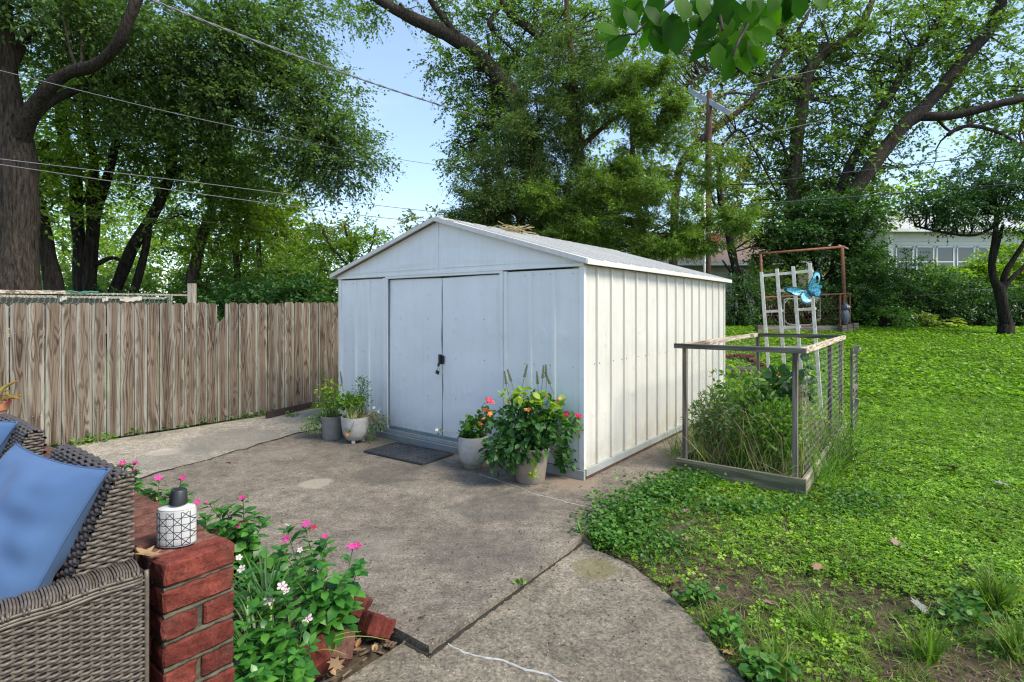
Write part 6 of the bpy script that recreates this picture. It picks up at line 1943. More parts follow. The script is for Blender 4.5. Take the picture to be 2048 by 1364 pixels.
k = r.random(len(x)) < np.clip(.52 + gn * .9 + gn2 * .9 - .35 * bare(x, y) - .2 * lush, .04, .9)
x, y = x[k], y[k]
O = np.stack([x, y, tz(x, y)], 1)
O, R, S = blades(O, .066, r, .85)
nd = int(len(O) * .84)
tag(scatter('grass', BLADE, O[:nd], R[:nd], S[:nd], M['l_grass']), kind='stuff')
tag(scatter('dry_grass', BLADE, O[nd:], R[nd:], S[nd:] * 1.0, M['l_drygrass']), kind='stuff')
x, y, r = lawn_pts(17000, 6.0, 13.0, 54)
gn = np.array([noise.noise(Vector((a * .9, c * .9, 31))) for a, c in zip(x, y)])
k = r.random(len(x)) < np.clip(.5 + gn * 1.2, .1, 1); x, y = x[k], y[k]
O, R, S = blades(np.stack([x, y, tz(x, y) + .01], 1), .085, r, .8)
tag(scatter('grass', (BLADE[0] * np.array([1.8, 1, 1]), BLADE[1]), O, R, S, M['l_grass']), kind='stuff')
# flat dead straw on the bare soil
x, y, r = lawn_pts(9000, 1.4, 5.2, 52)
k = r.random(len(x)) < bare(x, y) * 1.2
x, y = x[k], y[k]; n_ = len(x); a = r.random(n_) * 2 * PI
O = np.stack([x, y, tz(x, y) + .004 + r.random(n_) * .01], 1)
d = np.stack([np.cos(a), np.sin(a), r.normal(0, .12, n_)], 1)
tag(scatter('straw', (np.array([[-.03, 0, 0], [.03, 0, 0], [.02, .5, .03], [-.02, .5, .03], [0, 1, 0]]), [(0, 1, 2, 3), (3, 2, 4)]), O, frames(unit(d), np.tile([0, 0, 1.], (n_, 1))), r.uniform(.02, .07, n_), M['l_drygrass']), kind='stuff')
# soil crumbs
x, y, r = lawn_pts(9000, 1.4, 4.6, 53)
k = r.random(len(x)) < bare(x, y)
x, y = x[k], y[k]; n_ = len(x)
CR = (np.array([[-.5, -.4, 0], [.5, -.3, 0], [.35, .5, 0], [-.4, .4, 0], [0, 0, .55]]), [(0, 1, 4), (1, 2, 4), (2, 3, 4), (3, 0, 4)])
tag(scatter('soil_crumbs', CR, np.stack([x, y, tz(x, y) - .002], 1), up_frames(n_, r, .3), r.uniform(.006, .02, n_), M['soil']), kind='stuff')

def blade_clump(name, lab, cat, P, n, h, mat, seed, lean=.5, grp=None, spread=.03, width=1.0):
    r = np.random.default_rng(seed)
    root = thing(name, lab, cat, P, 0, grp)
    O = np.stack([r.normal(0, spread, n), r.normal(0, spread, n), np.zeros(n)], 1)
    O, R, S = blades(O, h, r, lean)
    t = BLADE[0] * np.array([width, 1, 1])
    scatter('blades', (t, BLADE[1]), O, R, S, mat, root)
    return root
for i, (px, py, n, h, lab) in enumerate([(1990, 1215, 260, .17, 'dense upright grass tuft near the right edge of the lawn'), (1640, 1265, 90, .14, 'grass tuft on the bare soil patch left of the pale fallen leaf'), (1850, 1320, 80, .17, 'coarse grass tuft near the bottom right corner'),
                                         (1430, 1250, 60, .11, 'small grass tuft beside the curved path edge'), (1560, 1345, 80, .14, 'broad bladed grass tuft at the bottom edge beside the path'), (2030, 1310, 120, .16, 'grass tuft cut off by the right edge in the foreground'), (1480, 935 + 90, 70, .12, 'grass tuft in front of the raised bed board')]):
    p = gp(px, py, -.04); blade_clump('grass_tuft', lab, 'grass tuft', p, n, h, M['l_grass'], 300 + i, .38 if i != 0 else .25, 'grass tufts in the near lawn', .03)

# fallen leaves
FL = smooth_poly([(0, -.5), (.12, -.3), (.34, -.32), (.22, -.12), (.46, .06), (.2, .12), (.24, .34), (.08, .3), (0, .52), (-.08, .3), (-.24, .34), (-.2, .12), (-.46, .06), (-.22, -.12), (-.34, -.32), (-.12, -.3)], 1)
def fallen(px, py, size, z, lab, seed, mat='deadleaf', zz=None):
    r_ = random.Random(seed)
    p = gp(px, py, z)
    base = p.copy()
    f = lambda a, b: (a, b, .25 * a * a + .35 * abs(b) * b + .06 * math.sin(a * 7))
    mb = MB().prism(FL, f, lambda a, b: tuple(Vector(f(a, b)) + Vector((0, 0, .02))))
    o = mb.build('fallen_leaf', M[mat]); o.location = base + Vector((0, 0, .012)); o.scale = (size, size * 1.2, size)
    o.rotation_euler = (r_.uniform(-.3, .3), r_.uniform(-.3, .3), r_.uniform(0, 6))
    tag(o, lab, 'fallen leaf', 'fallen leaves on the ground')
M['paleleaf'] = m_plain('pale_leaf_back', (.17, .18, .145), .7, .25, 30)
M['tanleaf'] = m_plain('tan_leaf', (.22, .135, .07), .8, .3, 30)
M['pinkleaf'] = m_plain('pinkish_leaf', (.22, .135, .095), .8, .3, 30)
for i, (px, py, s_, z, lab, mt) in enumerate([
    (1908, 937, .13, .02, 'large tan leaf lying on the green lawn at right', 'pinkleaf'), (2005, 970, .11, .02, 'pale grey leaf on the lawn at the far right', 'paleleaf'),
    (1840, 1218, .09, -.02, 'pale silvery oak leaf on bare soil at right', 'paleleaf'), (1635, 1138, .08, .0, 'orange brown leaf in the middle of the near grass', 'tanleaf'),
    (1790, 1088, .08, .0, 'brown leaf standing in the grass right of centre', 'pinkleaf'), (1375, 1082, .07, .0, 'narrow brown leaf near the ivy patch', 'tanleaf'),
    (1275, 1068, .06, .02, 'small reddish brown leaf on the ivy by the patio', 'pinkleaf'), (1945, 1143, .08, .0, 'ochre leaf in the grass near the right edge', 'tanleaf'),
    (1540, 1210, .07, -.02, 'curled brown leaf in the near grass beside bare soil', 'pinkleaf'), (1372, 1025, .06, .01, 'little brown leaf below the raised bed corner', 'pinkleaf'),
    (1455, 1310, .06, -.03, 'dark brown leaf at the curved path edge', 'deadleaf'), (1350, 1165, .045, -.03, 'small orange leaf in the soil at the path edge', 'deadleaf'),
    (460, 925, .055, .004, 'small tan leaf on the patio near the crack', 'tanleaf'), (1088, 1135, .03, .0, 'small pink leaf caught in the joint between slabs', 'pinkleaf'),
    (672, 1335, .075, .05, 'dry tan leaf resting on the bricks at the bottom edge', 'tanleaf'), (845, 1238, .04, .0, 'dark curled leaf near the patio slab corner', 'deadleaf'), (900, 966, .022, 0, 'tiny yellow leaf on the patio in front of the mat', 'tanleaf')]):
    fallen(px, py, s_, z, lab, i, mt)
# debris on the concrete
r = np.random.default_rng(61)
n_ = 900
px = r.uniform(420, 1300, n_); py = 880 + 420 * r.random(n_) ** 1.5
Y = FPX * EYE / (py - 618); X = (px - 1024) / FPX * Y
m = in_poly(X, Y, main_poly) | in_poly(X, Y, path_poly)
zz_ = np.where(in_poly(X, Y, main_poly), .002, PZ + .002)
O = np.stack([X, Y, zz_], 1)[m]; n_ = len(O)
tag(scatter('debris', CR, O, up_frames(n_, r, .2), r.uniform(.003, .013, n_) ** 1.0, M['mulch']), kind='stuff')
n_ = 200
px = r.uniform(420, 1300, n_); py = 880 + 480 * r.random(n_) ** 1.3
Y = FPX * EYE / (py - 618); X = (px - 1024) / FPX * Y
m = in_poly(X, Y, main_poly)
O = np.stack([X, Y, np.full(n_, .001)], 1)[m]; n_ = len(O)
tag(scatter('grit', CR, O, up_frames(n_, r, .2), r.uniform(.002, .006, n_), M['pot_white']), kind='stuff')

# =================================================================== FLOWER BED
r = np.random.default_rng(71)
n_ = 5200
t1 = r.uniform(-.4, 4.2, n_); t2 = r.random(n_)
P0 = np.array([WC.x, WC.y]); 
X = P0[0] - .795 * t1 + .606 * (t2 * 1.15 + .2); Y = P0[1] + .6065 * t1 + .795 * (t2 * 1.15 + .2)
m = ~in_poly(X, Y, main_poly) & ~in_poly(X, Y, light_poly) & ~in_poly(X, Y, path_poly)
X, Y = X[m], Y[m]; n_ = len(X)
a = r.random(n_) * 2 * PI
d = unit(np.stack([np.cos(a), np.sin(a), r.normal(0, .22, n_)], 1))
CHIP = (np.array([[-.16, 0, 0], [.16, .05, 0], [.14, .95, 0], [-.12, 1, 0], [0, .1, .09], [0, .9, .08]]), [(0, 1, 4), (1, 2, 5, 4), (2, 3, 5), (3, 0, 4, 5)])
tag(scatter('bark_mulch', CHIP, np.stack([X, Y, tz(X, Y) + .002 + r.random(n_) * .03], 1), frames(d, np.tile([0, 0, 1.], (n_, 1))), r.uniform(.012, .06, n_), M['mulch']), kind='stuff')
k = r.random(n_) < .10
tag(scatter('leaf_litter', leaf8(.3, .1, .2), np.stack([X, Y, tz(X, Y) + .03], 1)[k], frames(d, np.tile([0, 0, 1.], (n_, 1)))[k], r.uniform(.03, .07, n_)[k], M['deadleaf']), kind='stuff')

def leaf_mesh(w, fold, curl, mat, name='leaf'):
    tv, tf = leaf8(w, fold, curl)
    me = bpy.data.meshes.new(name); me.from_pydata([tuple(p) for p in tv], [], tf); me.update(); me.materials.append(mat)
    me.polygons.foreach_set('use_smooth', [True] * len(me.polygons))
    return me
VL = [leaf_mesh(.27 + .025 * k, .04, -.12 - .09 * k, M['l_vinca']) for k in range(3)]
def flower_mesh(n, mat, w=.5, up=.15):
    V, Fc = petals(n, 1, w, up)
    me = bpy.data.meshes.new('flower'); me.from_pydata([tuple(p) for p in V], [], Fc); me.update(); me.materials.append(mat)
    return me
FM = {k: flower_mesh(5, M[k], .62, .12) for k in ('petal_pink', 'petal_pale', 'petal_red', 'petal_orange', 'petal_white', 'petal_crimson')}
def vinca(lab, base, tips, fl, seed, leaf=.052, flowers=(), objs=True, rot=None, grp='vinca plants in the flower bed', mat='l_vinca', cat='flowering plant', name='vinca_plant', density=1.0):
    """tips: world points where stems end; leaves in opposite pairs up each stem, a rosette at the top"""
    r_ = np.random.default_rng(seed)
    root = thing(name, lab, cat, base, 0, grp)
    O = []; Dd = []; Nn = []; S = []
    mb = MB()
    for ti, tp_ in enumerate(tips):
        b = np.array(base) + np.array([r_.normal(0, .035), r_.normal(0, .035), 0]); t = np.array(tp_)
        mid = (b + t) / 2 + np.array([r_.normal(0, .02), r_.normal(0, .02), .03])
        L_ = np.linalg.norm(t - b)
        q = lambda s_: (1 - s_) ** 2 * b + 2 * s_ * (1 - s_) * mid + s_ * s_ * t
        mb.tube([q(s_) for s_ in np.linspace(0, 1, 7)], [.0035, .0033, .003, .003, .0026, .0022, .002], 5, False)
        npair = max(3, int(L_ / .027 * density))
        ang = r_.random() * PI
        for k in range(npair):
            s_ = .12 + .88 * (k + .5) / npair
            p = q(s_); ax_ = unit((q(min(1, s_ + .05)) - q(s_ - .05))[None])[0]
            ang += PI / 2 + r_.normal(0, .25)
            ref = np.array([math.cos(ang), math.sin(ang), 0]); side = ref - ax_ * ref.dot(ax_); side /= np.linalg.norm(side)
            for sg in (1, -1):
                el = .55 + .5 * s_ - r_.random() * .5
                dd = side * sg + ax_ * (el - .35) + r_.normal(0, .14, 3)
                O.append(p + side * sg * .004); Dd.append(dd); Nn.append(ax_ + r_.normal(0, .15, 3)); S.append(leaf * r_.uniform(.8, 1.3) * (.85 + .45 * math.sin(PI * min(1, s_ * 1.05))))
        for k in range(6):
            a_ = k * 2 * PI / 6 + ang
            O.append(t); Dd.append(np.array([math.cos(a_), math.sin(a_), r_.uniform(.1, .8)])); Nn.append(np.array([0, 0, 1.0])); S.append(leaf * r_.uniform(.5, .85))
    O = np.array(O); Dd = unit(np.array(Dd)); Nn = unit(np.array(Nn)); S = np.array(S)
    mb.build('stems', M['stem'], root, world=True, smooth=True)['kind'] = 'stuff'
    R = frames(Dd, Nn)
    if objs:
        nmax = min(len(O), 290)
        for i in r_.permutation(len(O))[:nmax]:
            o = new_obj('leaf', VL[i % 3]); o.parent = root
            Mx = Matrix.Identity(4)
            for a_ in range(3):
                for b_ in range(3): Mx[a_][b_] = float(R[i][a_][b_] * S[i])
                Mx[a_][3] = float(O[i][a_] - base[a_])
            o.matrix_local = Mx
    else:
        scatter('foliage', leaf8(.24, .04, -.2), O, R, S, M[mat], root, world=True, smooth=True)
    for (p, sz, mt) in flowers:
        o = new_obj('flower', FM[mt]); o.parent = root
        nrm = Vector((r_.normal(.1, .3), r_.normal(-.6, .3), 1)).normalized()
        o.matrix_local = Matrix.Translation(Vector(p) - Vector(base)) @ nrm.to_track_quat('Z', 'Y').to_matrix().to_4x4() @ Matrix.Scale(sz, 4)
    return root
def tips_px(l, Y): return [at(px, py, Y + (0 if len(q) == 0 else q[0])) for (px, py, *q) in l]
def gb_(px, Y): return Vector(((px - 1024) / FPX * Y, Y, float(tz([(px - 1024) / FPX * Y], [Y])[0])))
pk_, pl2 = 'petal_pink', 'petal_pale'
Yv = 2.33
vinca('large vinca with magenta flowers above the loose red bricks', gb_(660, Yv), tips_px([(705, 1100, 0), (650, 1085, .02), (612, 1060, .05), (575, 1062, .12), (690, 1150, -.08), (640, 1140, -.12), (600, 1110, -.1), (720, 1130, .03), (680, 1190, -.1), (560, 1100, -.05), (625, 1190, -.15), (590, 1160, -.16)], Yv), pk_, 1, .062,
      [(at(703, 1094, Yv), .022, pk_), (at(714, 1092, Yv + .01), .020, pk_), (at(650, 1073, Yv + .02), .016, pk_), (at(612, 1048, Yv + .05), .021, pk_), (at(627, 1054, Yv + .05), .014, 'petal_crimson'), (at(572, 1078, Yv - .02), .018, pk_), (at(574, 1050, Yv + .12), .013, pl2), (at(600, 1100, Yv - .1), .012, pl2)])
Yw = 1.98
vinca('low vinca with pale pink flowers beside the brick wall end', gb_(575, Yw), tips_px([(545, 1190, 0), (570, 1195, .05), (610, 1235, 0), (510, 1215, -.05), (530, 1260, -.08), (570, 1270, -.1), (490, 1150, .02), (620, 1290, -.06), (500, 1300, -.12), (548, 1310, -.14), (590, 1310, -.12), (490, 1250, -.1)], Yw), pl2, 2, .055,
      [(at(564, 1172, Yw + .05), .019, pl2), (at(572, 1182, Yw + .05), .016, pl2), (at(537, 1202, Yw), .020, pl2), (at(615, 1238, Yw), .020, pl2), (at(483, 1138, Yw + .02), .016, pl2), (at(478, 1115, Yw + .05), .012, pl2)])
vinca('vinca leaves at the bottom edge next to the dark red brick', gb_(520, 1.8), tips_px([(500, 1330, 0), (540, 1340, 0), (480, 1300, .03), (570, 1330, .05), (515, 1350, -.05), (480, 1345, 0)], 1.8), pl2, 3, .055)
Yx = 2.9
vinca('vinca with one magenta bloom left of the strap leaved plant', gb_(480, Yx), tips_px([(486, 1000, 0), (450, 1018, 0), (510, 1030, .05), (420, 1010, 0), (530, 1045, .05), (470, 1050, -.1), (440, 1050, -.1), (500, 1060, -.1), (410, 1035, -.1)], Yx), pk_, 4, .06,
      [(at(485, 996, Yx), .021, pk_), (at(394, 1004, Yx), .018, pk_), (at(412, 1006, Yx), .014, pk_), (at(477, 1051, Yx - .1), .016, pk_)])
Yy = 3.25
vinca('vinca with two magenta blooms rising behind the ceramic bottle', gb_(335, Yy), tips_px([(318, 962, 0), (362, 960, 0), (300, 985, 0), (345, 985, -.05), (375, 990, 0), (285, 990, 0), (330, 1010, -.1), (290, 1010, -.1), (360, 1010, -.1), (275, 975, .1)], Yy), pk_, 5, .06,
      [(at(317, 956, Yy), .024, pk_), (at(365, 956, Yy), .021, pk_), (at(266, 986, Yy), .018, pk_)])
Yz = 3.75
vinca('farthest vinca with pink blooms behind the wicker armchair corner', gb_(255, Yz), tips_px([(248, 932, 0), (268, 930, 0), (235, 940, 0), (272, 945, 0), (258, 950, 0), (240, 955, 0)], Yz), pk_, 6, .055,
      [(at(245, 926, Yz), .024, pk_), (at(270, 926, Yz), .020, pk_), (at(268, 941, Yz), .020, pk_)])
# broad heart leaved patch
def leafy(name, lab, cat, base, n, R3, mat, leaf, seed, grp=None, tmpl=None, up=.3, updir=.35, world_up=.9, top=None):
    r_ = np.random.default_rng(seed)
    root = thing(name, lab, cat, base, 0, grp)
    u = unit(r_.normal(0, 1, (n, 3))); u[:, 2] = np.abs(u[:, 2]) * 1.0
    O = u * (r_.random(n) ** .4)[:, None] * np.array(R3) + np.array([0, 0, up])
    d = unit(u * np.array([1, 1, .3]) + r_.normal(0, .45, (n, 3)) + np.array([0, 0, updir - .35]))
    nn = unit(r_.normal(0, .4, (n, 3)) + np.array([0, -.1, world_up]))
    scatter('foliage', tmpl or leaf8(.3, .05, -.2), O, frames(d, nn), leaf * r_.uniform(.6, 1.3, n), M[mat], root, smooth=True)
    mb = MB()
    for i in r_.permutation(n)[:max(6, n // 8)]:
        mb.tube([(r_.normal(0, R3[0] * .15), r_.normal(0, R3[1] * .15), 0), tuple(O[i] * .6 + np.array([0, 0, .02])), tuple(O[i])], [.003, .0025, .0015], 4, False)
    mb.build('stems', M['stem'], root)['kind'] = 'stuff'
    return root
leafy('broad_leaved_plant', 'low broad dark leaved plant between the patio and the ceramic bottle', 'plant', gb_(490, 2.75), 150, (.26, .22, .16), 'l_vinca', .07, 81, None, leaf8(.42, .04, -.15), .04)
leafy('broad_leaved_plant', 'leafy low plant in the bed behind the brick wall top', 'plant', gb_(400, 3.05), 110, (.22, .2, .18), 'l_vinca', .06, 82, None, leaf8(.36, .04, -.15), .05)
# strap leaves
def straps(lab, base, n, h, mat, seed, w=.55, lean=.75, name='strap_leaved_plant'):
    r_ = np.random.default_rng(seed); root = thing(name, lab, 'plant', base, 0)
    for i in range(n):
        a = r_.random() * 2 * PI; L_ = h * r_.uniform(.6, 1.15); ln = lean * r_.uniform(.5, 1.2)
        dx = np.array([math.cos(a), math.sin(a), 0]); sd = np.array([-dx[1], dx[0], 0])
        V = []; m_ = 9
        for k in range(m_):
            t = k / (m_ - 1)
            p = dx * (ln * L_ * t ** 1.5) + np.array([0, 0, L_ * (t - .55 * ln * t ** 2.6)]) + sd * .02 * math.sin(t * 3 + i)
            ww = .0065 * w / .55 * (1 - t ** 3) + .0006
            V += [tuple(p - sd * ww), tuple(p + np.array([0, 0, -.002])), tuple(p + sd * ww)]
        Fc = []
        for k in range(m_ - 1):
            Fc += [(k * 3, k * 3 + 1, k * 3 + 4, k * 3 + 3), (k * 3 + 1, k * 3 + 2, k * 3 + 5, k * 3 + 4)]
        MB().add(V, Fc).build('leaf', mat, root, smooth=True)
    return root
straps('arching dark green strap leaved plant at the right of the brick wall top', gb_(545, 2.42) + Vector((0, 0, .0)), 85, .42, M['l_lily'], 5)
straps('strap leaved plant just behind the brick wall end', gb_(510, 2.15), 50, .42, M['l_lily'], 8)
straps('yellow striped strap leaves standing between the vincas', gb_(556, 2.1), 14, .34, M['l_stripe'], 6, .7, .3)
straps('pale thin arching leaves in front of the large vinca', gb_(610, 2.2), 14, .30, M['l_stripe'], 7, .28, 1.0)

# weeds at the fence foot
wl = [(155, 888, 4), (190, 882, 6), (215, 878, 3), (262, 868, 3), (308, 858, 6), (330, 855, 6), (350, 852, 6), (398, 846, 5), (420, 842, 5), (445, 838, 7), (480, 834, 6), (505, 830, 6), (530, 826, 5), (540, 812, 6), (576, 832, 3), (92, 893, 3)]
for i, (px, py, k) in enumerate(wl):
    p = gp(px, py) - FN * .07
    pl_lab = ['first', 'second', 'third', 'fourth', 'fifth', 'sixth', 'seventh', 'eighth', 'ninth', 'tenth', 'eleventh', 'twelfth', 'thirteenth', 'fourteenth', 'fifteenth', 'sixteenth'][sorted([w_[0] for w_ in wl]).index(px)]
    leafy('weed', 'small green weed at the fence foot, %s counted from the left' % pl_lab, 'weed', p, 7 * k, (.05 + .012 * k, .05, .03 + .012 * k), 'l_herb', .038, 400 + i, 'weeds along the foot of the wooden fence', leaf8(.40, .05, -.15), .01)

# =================================================================== POTTED PLANTS
# grey pot, far left
pA = gp(658, 881); A = thing('potted_herb', 'tall grey pot of sprawling yellow green herbs left of the footed pot', 'potted plant', pA, 0, 'potted plants before the shed')
A.location.y += .11
pot('pot', [(.102, 0), (.106, .01), (.114, .215), (.122, .217), (.124, .25)], M['pot_grey'], A)
soil_disc(.105, .235, A)
def cloud(name, parent, n, c, Rr, mat, leaf, seed, tmpl=None, flat=.5, droop=0, shell=.5):
    r_ = np.random.default_rng(seed)
    u = unit(r_.normal(0, 1, (n, 3)))
    O = np.array(c) + u * (r_.random(n) ** shell)[:, None] * np.array(Rr)
    d = unit(u * .8 + r_.normal(0, .6, (n, 3)) + np.array([0, 0, -droop])); nn = unit(r_.normal(0, flat, (n, 3)) + np.array([0, -.1, 1]))
    return scatter(name, tmpl or leaf8(.28, .05, -.15), O, frames(d, nn), leaf * r_.uniform(.6, 1.3, n), mat, parent, smooth=True), O
def stems_to(parent, base, O, n, mat, seed, r0=.0025, sag=.0, name='stems', bz=0):
    r_ = np.random.default_rng(seed); mb = MB()
    for i in r_.permutation(len(O))[:n]:
        q = O[i]; b = np.array(base) + np.array([r_.normal(0, .035), r_.normal(0, .035), 0]); m_ = (b + q) / 2 + r_.normal(0, .015, 3) + np.array([0, 0, sag])
        mb.tube([b, m_, q], [r0, r0 * .8, r0 * .5], 5, False)
    o = mb.build(name, mat, parent, smooth=True); o['kind'] = 'stuff'; return o
def spikes(parent, pts, mat, seed, h=.09):
    r_ = np.random.default_rng(seed)
    mb = MB()
    for p in pts:
        p = Vector(p); d = Vector((r_.normal(0, .2), r_.normal(0, .15), 1)).normalized()
        mb.tube([p - d * .1, p, p + d * h], .0024, 4, False)
        for k in range(11):
            c = p + d * h * k / 10
            for a in range(4):
                t = a * PI / 2 + k
                mb.box(c + Vector((math.cos(t), math.sin(t), .2)) * .008 * (1.1 - k / 14), (.009, .009, .006))
    mb.build('flower_spike', mat, parent)['kind'] = 'stuff'
_, O = cloud('foliage', A, 520, (-.02, 0, .38), (.17, .14, .16), M['l_herb'], .032, 501, leaf8(.2, .04, -.15)); stems_to(A, (0, 0, .23), O, 60, M['stem'], 502)
_, O = cloud('lime_foliage', A, 60, (-.03, 0, .55), (.14, .08, .10), M['l_pot_lime'], .052, 503, leaf8(.36, .05, -.2)); stems_to(A, (0, 0, .25), O, 22, M['stem'], 504)
_, O = cloud('trailing_foliage', A, 260, (-.20, -.03, .16), (.15, .10, .13), M['l_herb'], .030, 505, leaf8(.25, .04, -.2), droop=.4); stems_to(A, (-.06, 0, .25), O, 26, M['stem'], 506, sag=.05)
spikes(A, [(-.13, 0, .66), (.06, 0, .68), (.10, .02, .60), (-.10, .02, .60)], M['bud'], 7, .13)
# footed pale pot
pB = gp(704, 890); Bq = thing('potted_parsley', 'pale footed pot with parsley, white flowers and one orange marigold', 'potted plant', pB, 0, 'potted plants before the shed')
Bq.location.y += .13
pot('pot', [(.075, .028), (.10, .045), (.128, .10), (.143, .17), (.150, .235), (.153, .275)], M['pot_white'], Bq)
for k in range(3):
    a = -PI / 2 + k * 2 * PI / 3
    MB().box((.075 * math.cos(a), .075 * math.sin(a), .018), (.035, .035, .036)).build('foot', M['pot_white'], Bq, bevel=.005)
soil_disc(.132, .255, Bq)
_, O = cloud('parsley_leaves', Bq, 260, (-.06, -.04, .44), (.15, .10, .07), M['l_herb'], .045, 511, leaf8(.42, .06, -.2)); stems_to(Bq, (-.03, -.03, .25), O, 60, M['stem_pale'], 512, .003)
_, O = cloud('sage_foliage', Bq, 420, (.05, .07, .50), (.11, .09, .20), M['l_sage'], .032, 513, leaf8(.2, .04, -.1)); stems_to(Bq, (.04, .05, .25), O, 40, M['stem'], 514)
_, O = cloud('trailing_foliage', Bq, 200, (.235, 0, .22), (.11, .09, .12), M['l_sage'], .032, 515, leaf8(.25, .04, -.1), droop=.5); stems_to(Bq, (.10, 0, .27), O, 60, M['stem_dry'], 516, .002, .05)
for k, p in enumerate(((.20, -.02, .37), (.25, -.03, .33), (.16, .02, .48), (.02, .06, .62), (.16, .0, .56), (.27, -.03, .36))):
    o = new_obj('flower', FM['petal_white']); o.parent = Bq; o.location = p; o.scale = (.017,) * 3; o.rotation_euler = (1.0, .3 * k, k)
mb = MB().tube([(.03, -.13, .29), (.02, -.16, .22), (-.01, -.165, .15), (-.035, -.16, .125)], .002, 5); mb.build('trailing_stem', M['twig'], Bq)
_, O = cloud('marigold_leaves', Bq, 26, (-.035, -.16, .16), (.03, .015, .03), M['l_sage'], .022, 517, leaf8(.2))
for k in range(3):
    o = new_obj('flower', FM['petal_orange']); o.parent = Bq; o.location = (-.035, -.172 - .002 * k, .118); o.scale = (.020 - .004 * k,) * 3; o.rotation_euler = (1.3, 0, k * .5)
_, O = cloud('hanging_tendril', Bq, 30, (.17, -.06, .06), (.02, .02, .09), M['l_herb'], .026, 518, leaf8(.3)); stems_to(Bq, (.16, -.05, .2), O, 5, M['stem'], 519, .0015)
# round pale pot with geranium
pC = gp(944, 943); Cq = thing('potted_geranium', 'round pale pot of geranium leaves with a darker base band', 'potted plant', pC, 0, 'potted plants before the shed')
Cq.location.y += .12
pot('pot', [(.088, .045), (.112, .07), (.128, .13), (.132, .20), (.131, .285)], M['pot_white'], Cq)
MB().lathe([(.070, 0), (.078, .003), (.094, .040), (.0955, .050), (.088, .052)], 40).build('base_band', M['pot_band'], Cq, smooth=True, auto=True)
soil_disc(.114, .265, Cq)
_, O = cloud('foliage', Cq, 150, (.0, 0, .34), (.12, .10, .12), M['l_clover_dk'], .055, 521, leaf8(.55, .06, -.1)); stems_to(Cq, (0, 0, .26), O, 26, M['stem'], 522)
_, O2 = cloud('foliage', Cq, 60, (.10, .02, .46), (.07, .06, .07), M['l_clover_dk'], .040, 523, leaf8(.5, .06, -.1)); stems_to(Cq, (.05, 0, .27), O2, 14, M['stem'], 524)
mb = MB().tube([(-.08, -.02, .29), (-.16, -.04, .33), (-.24, -.05, .34), (-.30, -.05, .33)], .0018, 5); mb.build('trailing_stem', M['stem_dry'], Cq)
cloud('tip_leaves', Cq, 16, (-.285, -.05, .325), (.025, .02, .035), M['l_sage'], .022, 525, leaf8(.3))
o = new_obj('flower', FM['petal_white']); o.parent = Cq; o.location = (-.315, -.06, .35); o.scale = (.016,) * 3; o.rotation_euler = (.8, -.3, 0)
# taupe pot with lantana
pD = gp(1062, 970); Dq = thing('potted_lantana', 'taupe pot overflowing with dark lantana leaves and lime leaved basil', 'potted plant', pD, 0, 'potted plants before the shed')
Dq.location.y += .11
pot('pot', [(.112, 0), (.117, .006), (.150, .255), (.162, .262), (.167, .290)], M['pot_taupe'], Dq)
soil_disc(.14, .265, Dq)
allO = []
for k, (c, Rr, n_) in enumerate([((-.02, -.04, .46), (.34, .22, .20), 520), ((-.24, -.10, .26), (.18, .14, .14), 190), ((.05, .03, .55), (.26, .18, .16), 260), ((-.10, -.16, .32), (.22, .10, .12), 170), ((.22, .0, .42), (.16, .12, .14), 110)]):
    _, O = cloud('foliage', Dq, n_, c, Rr, M['l_pot_dark'], .062, 530 + k, leaf8(.30, .05, -.15), droop=.25, shell=.45); allO.append(O)
stems_to(Dq, (0, 0, .27), np.concatenate(allO), 90, M['stem'], 540)
_, O = cloud('lime_foliage', Dq, 46, (-.03, -.03, .73), (.16, .10, .08), M['l_pot_lime'], .070, 541, leaf8(.36, .05, -.2), droop=.35); stems_to(Dq, (0, 0, .3), O, 24, M['stem'], 542)
_, O = cloud('lime_foliage', Dq, 42, (.17, -.03, .63), (.11, .10, .11), M['l_pot_lime'], .070, 543, leaf8(.36, .05, -.2), droop=.35)
_, O = cloud('lime_foliage', Dq, 22, (-.20, -.02, .70), (.06, .05, .05), M['l_pot_lime'], .045, 544, leaf8(.3))
_, O = cloud('hanging_sprig', Dq, 34, (.02, -.17, .13), (.03, .02, .08), M['l_pot_lime'], .038, 545, leaf8(.22)); stems_to(Dq, (.01, -.15, .27), O, 6, M['stem'], 546, .0018)
_, O = cloud('foliage', Dq, 80, (.30, .06, .18), (.10, .08, .12), M['l_pot_dark'], .055, 547, leaf8(.4)); stems_to(Dq, (.12, .03, .28), O, 12, M['stem'], 548, .002)
_, O = cloud('foliage', Dq, 40, (.37, .0, .46), (.07, .05, .10), M['l_herb'], .045, 549, leaf8(.25))
stems_to(Dq, (.1, 0, .3), O, 10, M['stem'], 550)
spikes(Dq, [(-.20, .02, .80), (-.16, .03, .82), (-.05, 0, .86), (.10, 0, .85), (.06, .02, .80), (.16, .02, .80), (.13, .0, .86)], M['bud'], 9, .10)
YD = pD.y + .0
